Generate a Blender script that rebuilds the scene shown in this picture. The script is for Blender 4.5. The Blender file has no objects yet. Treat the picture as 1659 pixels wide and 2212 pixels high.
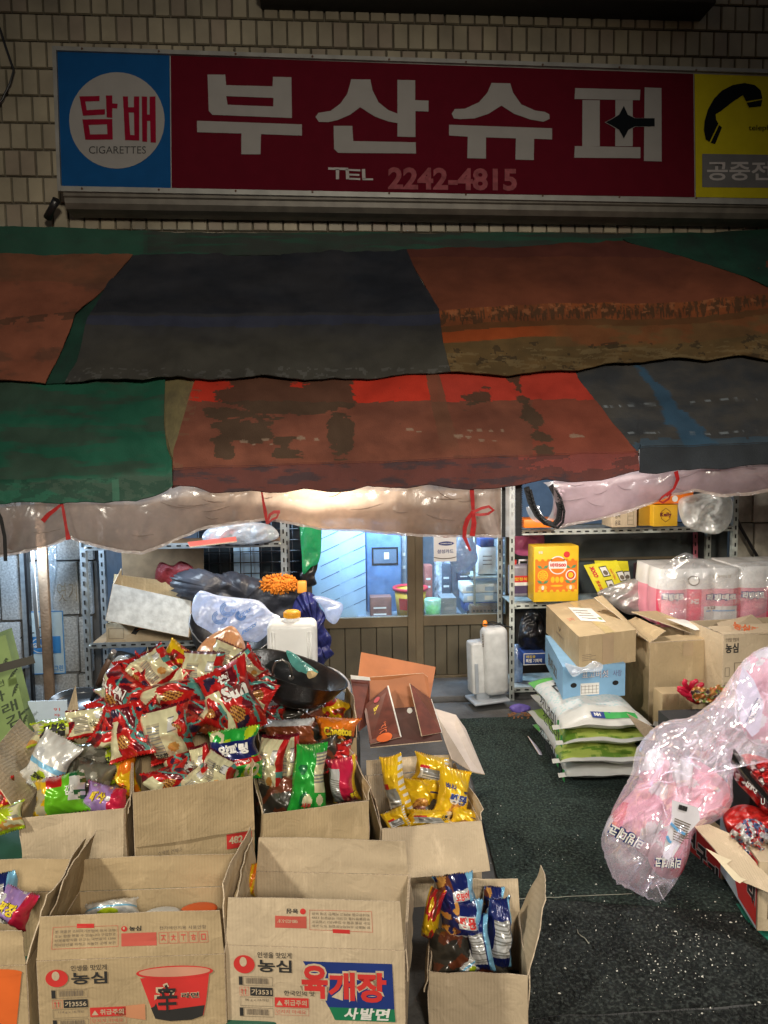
import bpy, bmesh, math, random
from math import sin, cos, pi, radians
from mathutils import Vector, Matrix, Euler, noise, geometry

S = bpy.context.scene
COL = S.collection
R = random.Random(7)
V = Vector
# ------------------------------------------------------------------ camera
H = 2.3
cam_d = bpy.data.cameras.new('camera')
cam_d.sensor_fit = 'HORIZONTAL'; cam_d.sensor_width = 36.0; cam_d.lens = 36.04
cam_d.clip_start = 0.05; cam_d.clip_end = 200
cam = bpy.data.objects.new('camera', cam_d); COL.objects.link(cam)
CAMR = Matrix.Rotation(radians(-4.0), 4, 'Z') @ Matrix.Rotation(radians(90 - 5.0), 4, 'X') @ Matrix.Rotation(radians(-0.7), 4, 'Z')
cam.matrix_world = Matrix.Translation((0, 0, H)) @ CAMR
S.camera = cam
# ------------------------------------------------------------------ world and light
w = bpy.data.worlds.new('World'); S.world = w; w.use_nodes = True
nt = w.node_tree; bg = nt.nodes['Background']
sky = nt.nodes.new('ShaderNodeTexSky'); sky.sky_type = 'NISHITA'; sky.sun_disc = False
sky.sun_elevation = radians(-1.5); sky.sun_rotation = radians(200)
nt.links.new(sky.outputs['Color'], bg.inputs['Color']); bg.inputs['Strength'].default_value = 0.15
vs = S.view_settings; vs.view_transform = 'Standard'; vs.look = 'None'; vs.exposure = 0.5; vs.gamma = 1.0

def lamp(name, kind, loc, power, col, size=0.1, target=None, spot=60, blend=0.5):
    d = bpy.data.lights.new(name, kind); d.energy = power; d.color = col
    if kind == 'AREA': d.shape = 'DISK'; d.size = size
    elif kind == 'SPOT': d.shadow_soft_size = size; d.spot_size = radians(spot); d.spot_blend = blend
    else: d.shadow_soft_size = size
    o = bpy.data.objects.new(name, d); COL.objects.link(o); o.location = loc
    if target is not None:
        o.rotation_euler = (V(target) - V(loc)).to_track_quat('-Z', 'Y').to_euler()
    return o
# street lamp behind the viewer, bulb under the awning, shop light, point light added for shop glow on the left rack
lamp('street_light', 'SPOT', (-3.3, -0.2, 4.3), 560, (1.0, 0.93, 0.79), 0.2, (-0.1, 3.2, 0.4), 64, 0.6)
lamp('market_light', 'SPOT', (2.9, 1.2, 3.9), 280, (1.0, 0.96, 0.92), 0.3, (1.7, 4.0, 0.8), 50, 0.6)
lamp('street_glow', 'SPOT', (1.0, -4.0, 4.6), 1050, (1.0, 0.89, 0.74), 0.5, (0.0, 5.2, 1.9), 60, 0.7)
lamp('awning_bulb', 'POINT', (-0.02, 5.22, 2.14), 50, (1.0, 0.88, 0.68), 0.04)
lamp('awning_bulb', 'POINT', (1.75, 5.55, 2.1), 46, (1.0, 0.96, 0.88), 0.05)
lamp('alley_light', 'POINT', (-2.35, 6.2, 1.55), 42, (0.62, 0.80, 1.0), 0.06)
lamp('shop_light', 'AREA', (0.55, 7.42, 2.5), 150, (0.48, 0.72, 1.0), 0.7, (0.6, 8.3, 0.9))
lamp('rack_fill', 'POINT', (-1.25, 5.75, 2.0), 26, (0.74, 0.87, 1.0), 0.06)
# ------------------------------------------------------------------ pixel rays (1659 x 2212 frame) -> world points
FPX = 36.04 / 36.0 * 1659.0
def ray(u, v):
    return (CAMR.to_3x3() @ V(((u - 829.5) / FPX, -(v - 1106.0) / FPX, -1.0)))
def at(u, v, Y):
    d = ray(u, v); return V((0, 0, H)) + d * (Y / d.y)
def gz(u, v, z):
    d = ray(u, v); return V((0, 0, H)) + d * ((z - H) / d.z)
# ------------------------------------------------------------------ materials
MATS = {}
def rgb(h):   # sRGB 0-255 tuple -> linear
    return tuple(((c / 255) / 12.92 if c / 255 <= 0.04045 else ((c / 255 + 0.055) / 1.055) ** 2.4) for c in h)
def mat(name, col=(0.5, 0.5, 0.5), rough=0.6, metal=0.0, var=0.12, scale=8.0, bump=0.0, bscale=60.0, coat=0.0, attr=False, spec=0.5, emit=None, alpha=None, trans=0.0):
    if name in MATS: return MATS[name]
    m = bpy.data.materials.new(name); m.use_nodes = True
    n = m.node_tree.nodes; l = m.node_tree.links; b = n['Principled BSDF']
    tc = n.new('ShaderNodeTexCoord'); nz = n.new('ShaderNodeTexNoise')
    nz.inputs['Scale'].default_value = scale; nz.inputs['Detail'].default_value = 5
    l.new(tc.outputs['Object'], nz.inputs['Vector'])
    mx = n.new('ShaderNodeMix'); mx.data_type = 'RGBA'; mx.blend_type = 'MULTIPLY'
    mr = n.new('ShaderNodeMapRange'); mr.inputs['From Min'].default_value = 0.3; mr.inputs['From Max'].default_value = 0.7
    mr.inputs['To Min'].default_value = 1 - var; mr.inputs['To Max'].default_value = 1 + var * 0.6
    l.new(nz.outputs['Fac'], mr.inputs['Value'])
    mx.inputs['Factor'].default_value = 1.0
    if attr:
        a = n.new('ShaderNodeVertexColor'); a.layer_name = 'Col'; l.new(a.outputs['Color'], mx.inputs['A'])
    else: mx.inputs['A'].default_value = (*col, 1)
    l.new(mr.outputs['Result'], mx.inputs['B'])
    l.new(mx.outputs['Result'], b.inputs['Base Color'])
    b.inputs['Roughness'].default_value = rough; b.inputs['Metallic'].default_value = metal
    b.inputs['Coat Weight'].default_value = coat; b.inputs['Coat Roughness'].default_value = 0.12
    b.inputs['Specular IOR Level'].default_value = spec
    if trans: b.inputs['Transmission Weight'].default_value = trans
    if bump:
        nb = n.new('ShaderNodeTexNoise'); nb.inputs['Scale'].default_value = bscale; nb.inputs['Detail'].default_value = 4
        l.new(tc.outputs['Object'], nb.inputs['Vector'])
        bp = n.new('ShaderNodeBump'); bp.inputs['Strength'].default_value = bump; bp.inputs['Distance'].default_value = 0.01
        l.new(nb.outputs['Fac'], bp.inputs['Height']); l.new(bp.outputs['Normal'], b.inputs['Normal'])
    if emit:
        b.inputs['Emission Color'].default_value = (*emit[:3], 1); b.inputs['Emission Strength'].default_value = emit[3]
    MATS[name] = m; return m

def film(name, tint=(0.9, 0.92, 1.0), clear=0.75, rough=0.12, diff=0.5, bump=0.6, bscale=25.0, gloss=0.5, mod=1.0):
    """thin plastic: transparent mixed with a milky diffuse/translucent sheet and a glossy top"""
    if name in MATS: return MATS[name]
    m = bpy.data.materials.new(name); m.use_nodes = True
    n = m.node_tree.nodes; l = m.node_tree.links; n.remove(n['Principled BSDF'])
    out = n['Material Output']
    tc = n.new('ShaderNodeTexCoord'); nb = n.new('ShaderNodeTexNoise'); nb.inputs['Scale'].default_value = bscale; nb.inputs['Detail'].default_value = 6
    l.new(tc.outputs['Object'], nb.inputs['Vector'])
    bp = n.new('ShaderNodeBump'); bp.inputs['Strength'].default_value = bump; bp.inputs['Distance'].default_value = 0.02
    l.new(nb.outputs['Fac'], bp.inputs['Height'])
    tr = n.new('ShaderNodeBsdfTransparent'); tr.inputs['Color'].default_value = (*[min(1, t * 1.02) for t in tint], 1)
    df = n.new('ShaderNodeBsdfDiffuse'); df.inputs['Color'].default_value = (*tint, 1)
    tl = n.new('ShaderNodeBsdfTranslucent'); tl.inputs['Color'].default_value = (*tint, 1)
    gl = n.new('ShaderNodeBsdfGlossy'); gl.inputs['Roughness'].default_value = rough
    for x in (df, tl, gl): l.new(bp.outputs['Normal'], x.inputs['Normal'])
    m1 = n.new('ShaderNodeMixShader'); m1.inputs[0].default_value = diff; l.new(df.outputs[0], m1.inputs[1]); l.new(tl.outputs[0], m1.inputs[2])
    m2 = n.new('ShaderNodeMixShader'); l.new(m1.outputs[0], m2.inputs[1]); l.new(tr.outputs[0], m2.inputs[2])
    mr = n.new('ShaderNodeMapRange'); mr.inputs['From Min'].default_value = 0.35; mr.inputs['From Max'].default_value = 0.7
    mr.inputs['To Min'].default_value = min(1, clear + 0.1 * mod); mr.inputs['To Max'].default_value = max(0, clear - 0.18 * mod)
    l.new(nb.outputs['Fac'], mr.inputs['Value']); l.new(mr.outputs[0], m2.inputs[0])
    gl.inputs['Color'].default_value = (gloss * .34, gloss * .34, gloss * .34, 1)
    m3 = n.new('ShaderNodeAddShader'); l.new(m2.outputs[0], m3.inputs[0]); l.new(gl.outputs[0], m3.inputs[1])
    l.new(m3.outputs[0], out.inputs['Surface'])
    MATS[name] = m; return m

def cardboard(name, col):
    if name in MATS: return MATS[name]
    m = mat(name, col, 0.85, var=0.12, scale=5.0, spec=0.2)
    n = m.node_tree.nodes; l = m.node_tree.links; b = n['Principled BSDF']
    tc = n.new('ShaderNodeTexCoord'); wv = n.new('ShaderNodeTexWave'); wv.inputs['Scale'].default_value = 26; wv.inputs['Distortion'].default_value = 0.6
    wv.bands_direction = 'X'; l.new(tc.outputs['Object'], wv.inputs['Vector'])
    nz = n.new('ShaderNodeTexNoise'); nz.inputs['Scale'].default_value = 14; nz.inputs['Detail'].default_value = 6; nz.inputs['Distortion'].default_value = 1.2
    l.new(tc.outputs['Object'], nz.inputs['Vector'])
    ad = n.new('ShaderNodeMath'); ad.operation = 'MULTIPLY_ADD'; ad.inputs[1].default_value = 0.12
    l.new(wv.outputs['Fac'], ad.inputs[0]); l.new(nz.outputs['Fac'], ad.inputs[2])
    bp = n.new('ShaderNodeBump'); bp.inputs['Strength'].default_value = 0.45; bp.inputs['Distance'].default_value = 0.014
    l.new(ad.outputs[0], bp.inputs['Height']); l.new(bp.outputs['Normal'], b.inputs['Normal'])
    # scuffs
    n2 = n.new('ShaderNodeTexNoise'); n2.inputs['Scale'].default_value = 3.5; n2.inputs['Detail'].default_value = 9; n2.inputs['Roughness'].default_value = 0.7
    mp = n.new('ShaderNodeMapping'); mp.inputs['Scale'].default_value = (3.0, 3.0, 0.7); l.new(tc.outputs['Object'], mp.inputs['Vector']); l.new(mp.outputs[0], n2.inputs['Vector'])
    rp = n.new('ShaderNodeMapRange'); rp.inputs['From Min'].default_value = 0.56; rp.inputs['From Max'].default_value = 0.72; rp.inputs['To Max'].default_value = 0.7
    l.new(n2.outputs['Fac'], rp.inputs['Value'])
    mx = n.new('ShaderNodeMix'); mx.data_type = 'RGBA'; src = b.inputs['Base Color'].links[0].from_socket
    l.new(rp.outputs[0], mx.inputs['Factor']); l.new(src, mx.inputs['A']); mx.inputs['B'].default_value = (*[min(1, c * 1.35 + 0.04) for c in col], 1)
    l.new(mx.outputs['Result'], b.inputs['Base Color'])
    return m

KRAFT = cardboard('kraft_card', (0.455, 0.345, 0.20))
KRAFT2 = cardboard('kraft_card_pale', (0.56, 0.45, 0.305))
KRAFTE = mat('card_edge', (0.62, 0.50, 0.36), 0.9, var=0.3, scale=90)
INK = mat('ink_black', (0.025, 0.024, 0.023), 0.7)
INKR = mat('ink_red', (0.62, 0.035, 0.03), 0.65)
INKR2 = mat('ink_pale_red', (0.56, 0.10, 0.07), 0.7)
INKG = mat('ink_grey', (0.15, 0.12, 0.09), 0.8)
INKB = mat('ink_blue', (0.012, 0.035, 0.20), 0.6)
INKGR = mat('ink_green', (0.01, 0.19, 0.08), 0.6)
WHITE = mat('white_print', (0.78, 0.77, 0.72), 0.6)
PWHITE = mat('white_plastic', (0.80, 0.80, 0.78), 0.35, var=0.06)
BLACKP = mat('black_plastic', (0.018, 0.018, 0.02), 0.35)
METAL = mat('grey_angle_steel', (0.30, 0.34, 0.37), 0.45, metal=0.35, var=0.25, scale=20)
METALW = mat('pale_angle_steel', (0.50, 0.54, 0.50), 0.5, metal=0.2, var=0.3, scale=18)
DARK = mat('dark_hollow', (0.01, 0.01, 0.01), 0.9)
PAINT = mat('printed_foil', attr=True, rough=0.28, metal=0.2, var=0.05, coat=0.7, bump=0.15, bscale=18)
PAINTM = mat('printed_matt', attr=True, rough=0.6, var=0.08, scale=30, bump=0.1, bscale=40)
FOIL = mat('silver_foil', (0.62, 0.64, 0.66), 0.22, metal=0.8, var=0.2, scale=20, bump=0.4, bscale=40)

# ------------------------------------------------------------------ text to flat triangles
_tc = {}
_fc = bpy.data.curves.new('text_maker', 'FONT'); _fo = bpy.data.objects.new('text_maker', _fc); COL.objects.link(_fo)
def text2d(s, bold=0.0, res=3):
    k = (s, bold, res)
    if k in _tc: return _tc[k]
    _fc.body = s; _fc.offset = bold; _fc.resolution_u = res; _fc.size = 1.0; _fc.align_x = 'LEFT'
    dg = bpy.context.evaluated_depsgraph_get(); dg.update()
    me = bpy.data.meshes.new_from_object(_fo.evaluated_get(dg))
    vs_ = [(p.co.x, p.co.y) for p in me.vertices]; fs = [tuple(p.vertices) for p in me.polygons]
    bpy.data.meshes.remove(me)
    x0 = min(p[0] for p in vs_); x1 = max(p[0] for p in vs_); y0 = min(p[1] for p in vs_); y1 = max(p[1] for p in vs_)
    vs_ = [((p[0] - x0) / (x1 - x0 + 1e-9), (p[1] - y0) / (y1 - y0 + 1e-9)) for p in vs_]
    _tc[k] = (vs_, fs, (x1 - x0) / (y1 - y0 + 1e-9)); return _tc[k]

# ------------------------------------------------------------------ mesh collector
class MB:
    def __init__(s): s.v = []; s.f = []; s.m = []; s.c = []; s.mats = []; s.sm = []
    def mi(s, m):
        if m not in s.mats: s.mats.append(m)
        return s.mats.index(m)
    def face(s, idx, m, col=None, smooth=False):
        s.f.append(tuple(idx)); s.m.append(s.mi(m)); s.c.append(col or (1, 1, 1)); s.sm.append(smooth)
    def poly(s, pts, m, col=None):
        b = len(s.v); s.v += [V(p) for p in pts]; s.face(range(b, b + len(pts)), m, col)
    def quadbox(s, P, m):            # 8 corners: bottom 0-3, top 4-7
        b = len(s.v); s.v += [V(p) for p in P]
        for q in ((0, 3, 2, 1), (4, 5, 6, 7), (0, 1, 5, 4), (1, 2, 6, 5), (2, 3, 7, 6), (3, 0, 4, 7)):
            s.face([b + i for i in q], m)
    def box(s, c, d, m, M=None, bev=0.0, seg=2):
        bm = bmesh.new(); bmesh.ops.create_cube(bm, size=1.0)
        bmesh.ops.scale(bm, vec=V(d), verts=bm.verts)
        if bev: bmesh.ops.bevel(bm, geom=bm.edges[:] + bm.verts[:], offset=bev, segments=seg, profile=0.5, affect='EDGES')
        T = Matrix.Translation(V(c)); T = (M @ T) if M is not None else T
        s.bm(bm, m, T, bev > 0 and seg > 1)
    def bm(s, bm, m, T=None, smooth=False):
        bm.verts.index_update(); b = len(s.v)
        s.v += [(T @ p.co if T is not None else p.co.copy()) for p in bm.verts]
        for f in bm.faces: s.face([b + p.index for p in f.verts], m, None, smooth)
        bm.free()
    def grid(s, fn, nu, nv, m, colfn=None, smooth=True, flip=False, wrap=False):
        b = len(s.v)
        for j in range(nv + 1):
            for i in range(nu + (0 if wrap else 1)): s.v.append(V(fn(i / nu, j / nv)))
        st = nu if wrap else nu + 1
        for j in range(nv):
            for i in range(nu):
                i2 = (i + 1) % nu if wrap else i + 1
                q = [b + j * st + i, b + j * st + i2, b + (j + 1) * st + i2, b + (j + 1) * st + i]
                if flip: q.reverse()
                cc = None; mm = m
                if colfn:
                    r = colfn((i + .5) / nu, (j + .5) / nv)
                    if isinstance(r, bpy.types.Material): mm = r
                    elif r is None: continue
                    else: cc = r
                s.face(q, mm, cc, smooth)
    def tube(s, pts, r, m, n=8, caps=True):
        pts = [V(p) for p in pts]; rs = r if isinstance(r, (list, tuple)) else [r] * len(pts)
        b = len(s.v); up = None
        for k, p in enumerate(pts):
            t = (pts[min(k + 1, len(pts) - 1)] - pts[max(k - 1, 0)]).normalized()
            if up is None: up = t.orthogonal().normalized()
            up = (up - t * up.dot(t)); up = up.normalized() if up.length > 1e-6 else t.orthogonal().normalized()
            sd = t.cross(up)
            for i in range(n):
                a = 2 * pi * i / n; s.v.append(p + (up * cos(a) + sd * sin(a)) * rs[k])
        for k in range(len(pts) - 1):
            for i in range(n):
                s.face([b + k * n + i, b + k * n + (i + 1) % n, b + (k + 1) * n + (i + 1) % n, b + (k + 1) * n + i], m, None, True)
        if caps:
            s.face([b + i for i in range(n)][::-1], m); s.face([b + (len(pts) - 1) * n + i for i in range(n)], m)
    def ribbon(s, pts, wd, m, nrm=V((0, -1, 0))):
        pts = [V(p) for p in pts]; L = []
        for k, p in enumerate(pts):
            t = (pts[min(k + 1, len(pts) - 1)] - pts[max(k - 1, 0)]).normalized()
            ww = wd[k] if isinstance(wd, (list, tuple)) else wd
            d = t.cross(nrm).normalized() * ww / 2; L.append((p + d, p - d))
        for a, b2 in zip(L, L[1:]):
            e = nrm * 0.0012
            s.quadbox([a[0] - e, b2[0] - e, b2[1] - e, a[1] - e, a[0] + e, b2[0] + e, b2[1] + e, a[1] + e], m)
    def lathe(s, prof, m, T=None, n=28, a0=0, a1=2 * pi):
        full = abs(a1 - a0 - 2 * pi) < 1e-6; nn = n if full else n + 1; b = len(s.v)
        for (r, z) in prof:
            for i in range(nn):
                a = a0 + (a1 - a0) * i / n; p = V((r * cos(a), r * sin(a), z)); s.v.append(T @ p if T is not None else p)
        for j in range(len(prof) - 1):
            for i in range(n):
                i2 = (i + 1) % nn if full else i + 1
                s.face([b + j * nn + i, b + j * nn + i2, b + (j + 1) * nn + i2, b + (j + 1) * nn + i], m, None, True)
    def text(s, t, fn, x0, y0, w, h, m, bold=0.0, rot=False, col=None):
        """fn(x,y) maps the flat coords of a surface to a point just off that surface; text fills x0..x0+w, y0..y0+h"""
        vs_, fs, asp = text2d(t, bold); b = len(s.v)
        for (x, y) in vs_:
            if rot: x, y = 1 - x, 1 - y
            s.v.append(V(fn(x0 + x * w, y0 + y * h)))
        for f in fs: s.face([b + i for i in f], m, col)
    def shape(s, pts, fn, m, holes=(), col=None):
        loops = [[V((p[0], p[1], 0)) for p in pts]] + [[V((p[0], p[1], 0)) for p in h] for h in holes]
        tri = geometry.tessellate_polygon(loops); flat = [p for lp in loops for p in lp]; b = len(s.v)
        for p in flat: s.v.append(V(fn(p.x, p.y)))
        for t in tri: s.face([b + i for i in t], m, col)
    def rect(s, fn, x0, y0, w, h, m, n=1, col=None):
        n = max(n, 3) if getattr(fn, 'curved', False) else n
        s.grid(lambda a, b: fn(x0 + a * w, y0 + b * h), n, n, m, (lambda a, b: col) if col else None, False)
    def frame(s, fn, x0, y0, w, h, t, m):
        for a in ((x0, y0, w, t), (x0, y0 + h - t, w, t), (x0, y0 + t, t, h - 2 * t), (x0 + w - t, y0 + t, t, h - 2 * t)): s.rect(fn, *a, m)
    def barcode(s, fn, x0, y0, w, h, m):
        x = x0; rr = random.Random(int(w * 1e5))
        while x < x0 + w * 0.97:
            d = w * rr.choice((.012, .02, .03)); s.rect(fn, x, y0, d, h, m); x += d + w * rr.choice((.012, .018, .026))
    def ellipse(s, fn, cx, cy, rx, ry, m, n=28, col=None):
        s.shape([(cx + rx * cos(2 * pi * i / n), cy + ry * sin(2 * pi * i / n)) for i in range(n)], fn, m, col=col)
    def build(s, name, parent=None, origin=None, world=True):
        if origin is None:
            if parent is not None: origin = V(parent.location)
            else:
                xs = [p.x for p in s.v]; ys = [p.y for p in s.v]; zs = [p.z for p in s.v]
                origin = V(((min(xs) + max(xs)) / 2, (min(ys) + max(ys)) / 2, min(zs)))
        org = V(origin)
        me = bpy.data.meshes.new(name)
        me.from_pydata([tuple(p - org) for p in s.v], [], s.f)
        for m in s.mats: me.materials.append(m)
        me.polygons.foreach_set('material_index', s.m); me.polygons.foreach_set('use_smooth', s.sm)
        if any(c != (1, 1, 1) for c in s.c):
            at_ = me.color_attributes.new('Col', 'FLOAT_COLOR', 'CORNER'); buf = []
            for p, c in zip(me.polygons, s.c): buf += [c[0], c[1], c[2], 1.0] * p.loop_total
            at_.data.foreach_set('color', buf)
        me.validate()
        o = bpy.data.objects.new(name, me); COL.objects.link(o)
        if parent is not None:
            # every parent sits unrotated: local = world - sum of parent locations
            off = V((0, 0, 0)); p = parent
            while p is not None: off += V(p.location); p = p.parent
            o.parent = parent; o.location = org - off if origin is not parent.location else V((0, 0, 0))
        else: o.location = org
        return o

def wloc(o):
    off = V((0, 0, 0))
    while o is not None: off += V(o.location); o = o.parent
    return off
def child(mb, name, parent):       # mesh in world coords -> child
    o = mb.build(name, None, origin=wloc(parent)); o.parent = parent; o.location = (0, 0, 0); return o
def tag(o, label, cat, group=None, kind=None):
    if label: o['label'] = label
    if cat: o['category'] = cat
    if group: o['group'] = group
    if kind: o['kind'] = kind
    return o
def empty(name, loc, label, cat, group=None):
    o = bpy.data.objects.new(name, None); COL.objects.link(o); o.location = loc; o.empty_display_size = 0.05
    return tag(o, label, cat, group)
def plane_fn(O, ex, ey, off=0.002):
    """flat frame: origin, x axis, y axis (unit); normal = ex x ey, offset outwards"""
    ex = V(ex).normalized(); ey = V(ey).normalized(); nn = ex.cross(ey) * off; O = V(O)
    return lambda x, y: O + ex * x + ey * y + nn
def off_fn(fn, d):   # lift a planar fn a little more
    a = fn(0, 0); e = (fn(1, 0) - a).cross(fn(0, 1) - a).normalized() * d
    return lambda x, y: fn(x, y) + e
def _h(i, j, s):
    n = (i * 374761393 + j * 668265263 + s * 974711) & 0xffffffff; n = ((n ^ (n >> 13)) * 1274126177) & 0xffffffff; return ((n ^ (n >> 16)) & 0xffff) / 65535.0 - .5
def facet(x, y, s=0.0):
    """crumple: random lattice heights joined by flat triangles, so the folds are sharp"""
    s_ = int(s * 17) + 5; i, j = math.floor(x), math.floor(y)
    def P(a, b): return _h(a, b, s_)
    fx, fy = x - i, y - j
    if fx + fy < 1: a = P(i, j); return a + (P(i + 1, j) - a) * fx + (P(i, j + 1) - a) * fy
    a = P(i + 1, j + 1); return a + (P(i, j + 1) - a) * (1 - fx) + (P(i + 1, j) - a) * (1 - fy)
def crinkle(x, y, s=0.0):
    wx, wy = x + .45 * noise.noise(V((x * .7, y * .7, s))), y + .45 * noise.noise(V((x * .7, y * .7, s + 9)))
    return facet(wx + wy * .35, wy, s) + .40 * facet(wx * 1.9 - wy * .8, wy * 2.1 + wx * .6, s + 3) + .07 * facet(wx * 4.3 + wy, wy * 4.1 - wx, s + 7)
def nz(x, y=0, z=0): return noise.noise(V((x, y, z)))
def lerp(a, b, t): return a + (b - a) * t
def pl(curve, x):     # piecewise linear
    if x <= curve[0][0]:
        (a, b), (c, d) = curve[0], curve[1]; return b + (x - a) * (d - b) / (c - a) * 0.3
    for (a, b), (c, d) in zip(curve, curve[1:]):
        if x <= c: return b + (d - b) * (x - a) / (c - a)
    (a, b), (c, d) = curve[-2], curve[-1]; return d + (x - c) * (d - b) / (c - a) * 0.3
# ================================================================== SETTING
def struct(mb, name):
    o = mb.build(name); o['kind'] = 'structure'; return o
# ground: concrete sheet with mats
m_conc = mat('worn_concrete', (0.10, 0.10, 0.098), 0.8, var=0.5, scale=3.0, bump=0.5, bscale=40)
mb = MB(); mb.rect(lambda x, y: V((x, y, 0)), -30, -20, 60, 60, m_conc); struct(mb, 'ground')

def turf_mat(name, c1, c2, bsc):
    m = mat(name, c1, 0.85, var=0.6, scale=5.0, bump=1.0, bscale=bsc, spec=0.25)
    n = m.node_tree.nodes; l = m.node_tree.links; b = n['Principled BSDF']
    tc = n.new('ShaderNodeTexCoord'); a = n.new('ShaderNodeTexNoise'); a.inputs['Scale'].default_value = 62; a.inputs['Detail'].default_value = 5
    l.new(tc.outputs['Object'], a.inputs['Vector']); mr = n.new('ShaderNodeMapRange'); mr.inputs['From Min'].default_value = .47; mr.inputs['From Max'].default_value = .66
    l.new(a.outputs['Fac'], mr.inputs['Value']); mx = n.new('ShaderNodeMix'); mx.data_type = 'RGBA'
    src = b.inputs['Base Color'].links[0].from_socket; l.new(src, mx.inputs['A']); mx.inputs['B'].default_value = (*c2, 1); l.new(mr.outputs[0], mx.inputs['Factor'])
    l.new(mx.outputs['Result'], b.inputs['Base Color']); return m
m_turf = turf_mat('coil_mat_green', (0.019, 0.031, 0.026), (0.065, 0.095, 0.080), 160)
m_rub = turf_mat('rubber_mat_black', (0.018, 0.022, 0.021), (0.065, 0.076, 0.069), 150)
m_rub2 = turf_mat('rubber_mat_ribbed', (0.018, 0.021, 0.020), (0.06, 0.068, 0.062), 120)
def matpiece(name, corners, m, z, label, seed):
    P = [gz(u, v, z) for u, v in corners]; mb = MB()
    def top(a, b):
        p = P[0].lerp(P[1], a).lerp(P[3].lerp(P[2], a), b)
        e = min(a, 1 - a, b, 1 - b); return V((p.x + 0.012 * nz(p.y * 6, seed), p.y + 0.015 * nz(p.x * 5, seed), z + 0.005 * nz(p.x * 4, p.y * 4, seed) * min(1, e * 10)))
    n = 60; mb.grid(top, n, n, m)
    pts = [top(i / n, 0) for i in range(n + 1)]
    for a, b in zip(pts, pts[1:]): mb.poly([(a.x, a.y, 0.001), (b.x, b.y, 0.001), b, a], m)
    # curled fibre loops standing off the mat
    rr = random.Random(seed)
    for k in range(5200):
        a, b = rr.random(), rr.random(); p = top(a, b); an = rr.random() * pi; L = rr.uniform(.006, .016); hgt = rr.uniform(.004, .012)
        d = V((cos(an), sin(an), 0)) * L; q = V((-sin(an), cos(an), 0)) * 0.0011
        mb.poly([p - q, p + q, p + d * .5 + q + V((0, 0, hgt)), p + d * .5 - q + V((0, 0, hgt))], m)
        mb.poly([p + d * .5 - q + V((0, 0, hgt)), p + d * .5 + q + V((0, 0, hgt)), p + d + q, p + d - q], m)
    return tag(mb.build(name), label, 'mat', 'floor mats in front of the shop')
matpiece('floor_mat', [(1085, 1932), (1800, 1985), (1530, 1535), (985, 1552)], m_turf, 0.018, 'dark green coil mat running to the shop door, uncut far piece', 3)
matpiece('floor_mat', [(1100, 2196), (1990, 2140), (1780, 1930), (1092, 1940)], m_rub, 0.014, 'black coil mat strewn with white grains, middle piece before the cartons', 5)
matpiece('floor_mat', [(1000, 2420), (1980, 2380), (1900, 2160), (1110, 2203)], m_rub2, 0.012, 'black coil mat nearest the viewer at the bottom right corner', 8)
# white grains and bits strewn over the mats
mb = MB(); m_gr = mat('rice_grain', (0.75, 0.74, 0.66), 0.5)
rr = random.Random(11)
for k in range(380):
    u, v = rr.uniform(1060, 1680), rr.triangular(1690, 2230, 1960)
    if rr.random() < .35: u, v = rr.gauss(1480, 70), rr.gauss(2060, 60)
    p = gz(u, v, 0.027 if v < 1930 else 0.022); r = rr.choice((.0012, .0015, .002, .0025, .0025, .0045)); an = rr.random() * pi
    a = V((cos(an), sin(an), 0)) * r * rr.uniform(1, 1.8); b = V((-sin(an), cos(an), 0)) * r * .8
    T = V((0, 0, r * .8)); mb.quadbox([p - a, p - b, p + a, p + b, p - a * .6 + T, p - b * .6 + T, p + a * .6 + T, p + b * .6 + T], m_gr)
tag(mb.build('grain_litter'), 'white rice grains and crumbs scattered over the black mats', 'litter', kind='stuff')
mb = MB(); m_str = mat('string', (0.42, 0.42, 0.34), 0.8)
mb.tube([gz(1105 + t * 20, 1942 - t * .9 + 2 * nz(t * .7), 0.028) for t in range(0, 14)], 0.0013, m_str, 5)
tag(mb.build('loose_string'), 'thin pale string lying along the seam between the mats', 'string')
mb = MB(); mb.tube([gz(u, v, .022) for u, v in ((1247, 2008), (1249, 2016), (1256, 2022), (1263, 2026), (1272, 2038))], 0.002, m_str, 5)
tag(mb.build('loose_string'), 'short kinked white thread alone on the black mat', 'string')

# --------------------------------------------------- tiled building wall above the awning
YW = 6.9
def tile_mat():
    m = mat('ceramic_tile', (0.46, 0.37, 0.25), 0.42, var=0.28, scale=2.0, spec=0.4)
    n = m.node_tree.nodes; l = m.node_tree.links; b = n['Principled BSDF']
    n2 = n.new('ShaderNodeObjectInfo'); return m
m_tiles = [mat('ceramic_tile_%s' % k, c, 0.45, var=0.3, scale=3.0, bump=0.15, bscale=14) for k, c in
           (('ochre', (0.30, 0.265, 0.185)), ('tan', (0.275, 0.24, 0.17)), ('brown', (0.265, 0.22, 0.16)), ('pale', (0.33, 0.29, 0.20)))]
m_grout = mat('tile_grout', (0.13, 0.115, 0.085), 0.9, var=0.5)
mb = MB()
mb.box((0, YW + 0.12, 4.2), (14, 0.20, 4.0), m_grout)
tw, th, g = 0.129, 0.218, 0.009
z = 3.72; row = 0; rr = random.Random(4)
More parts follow.
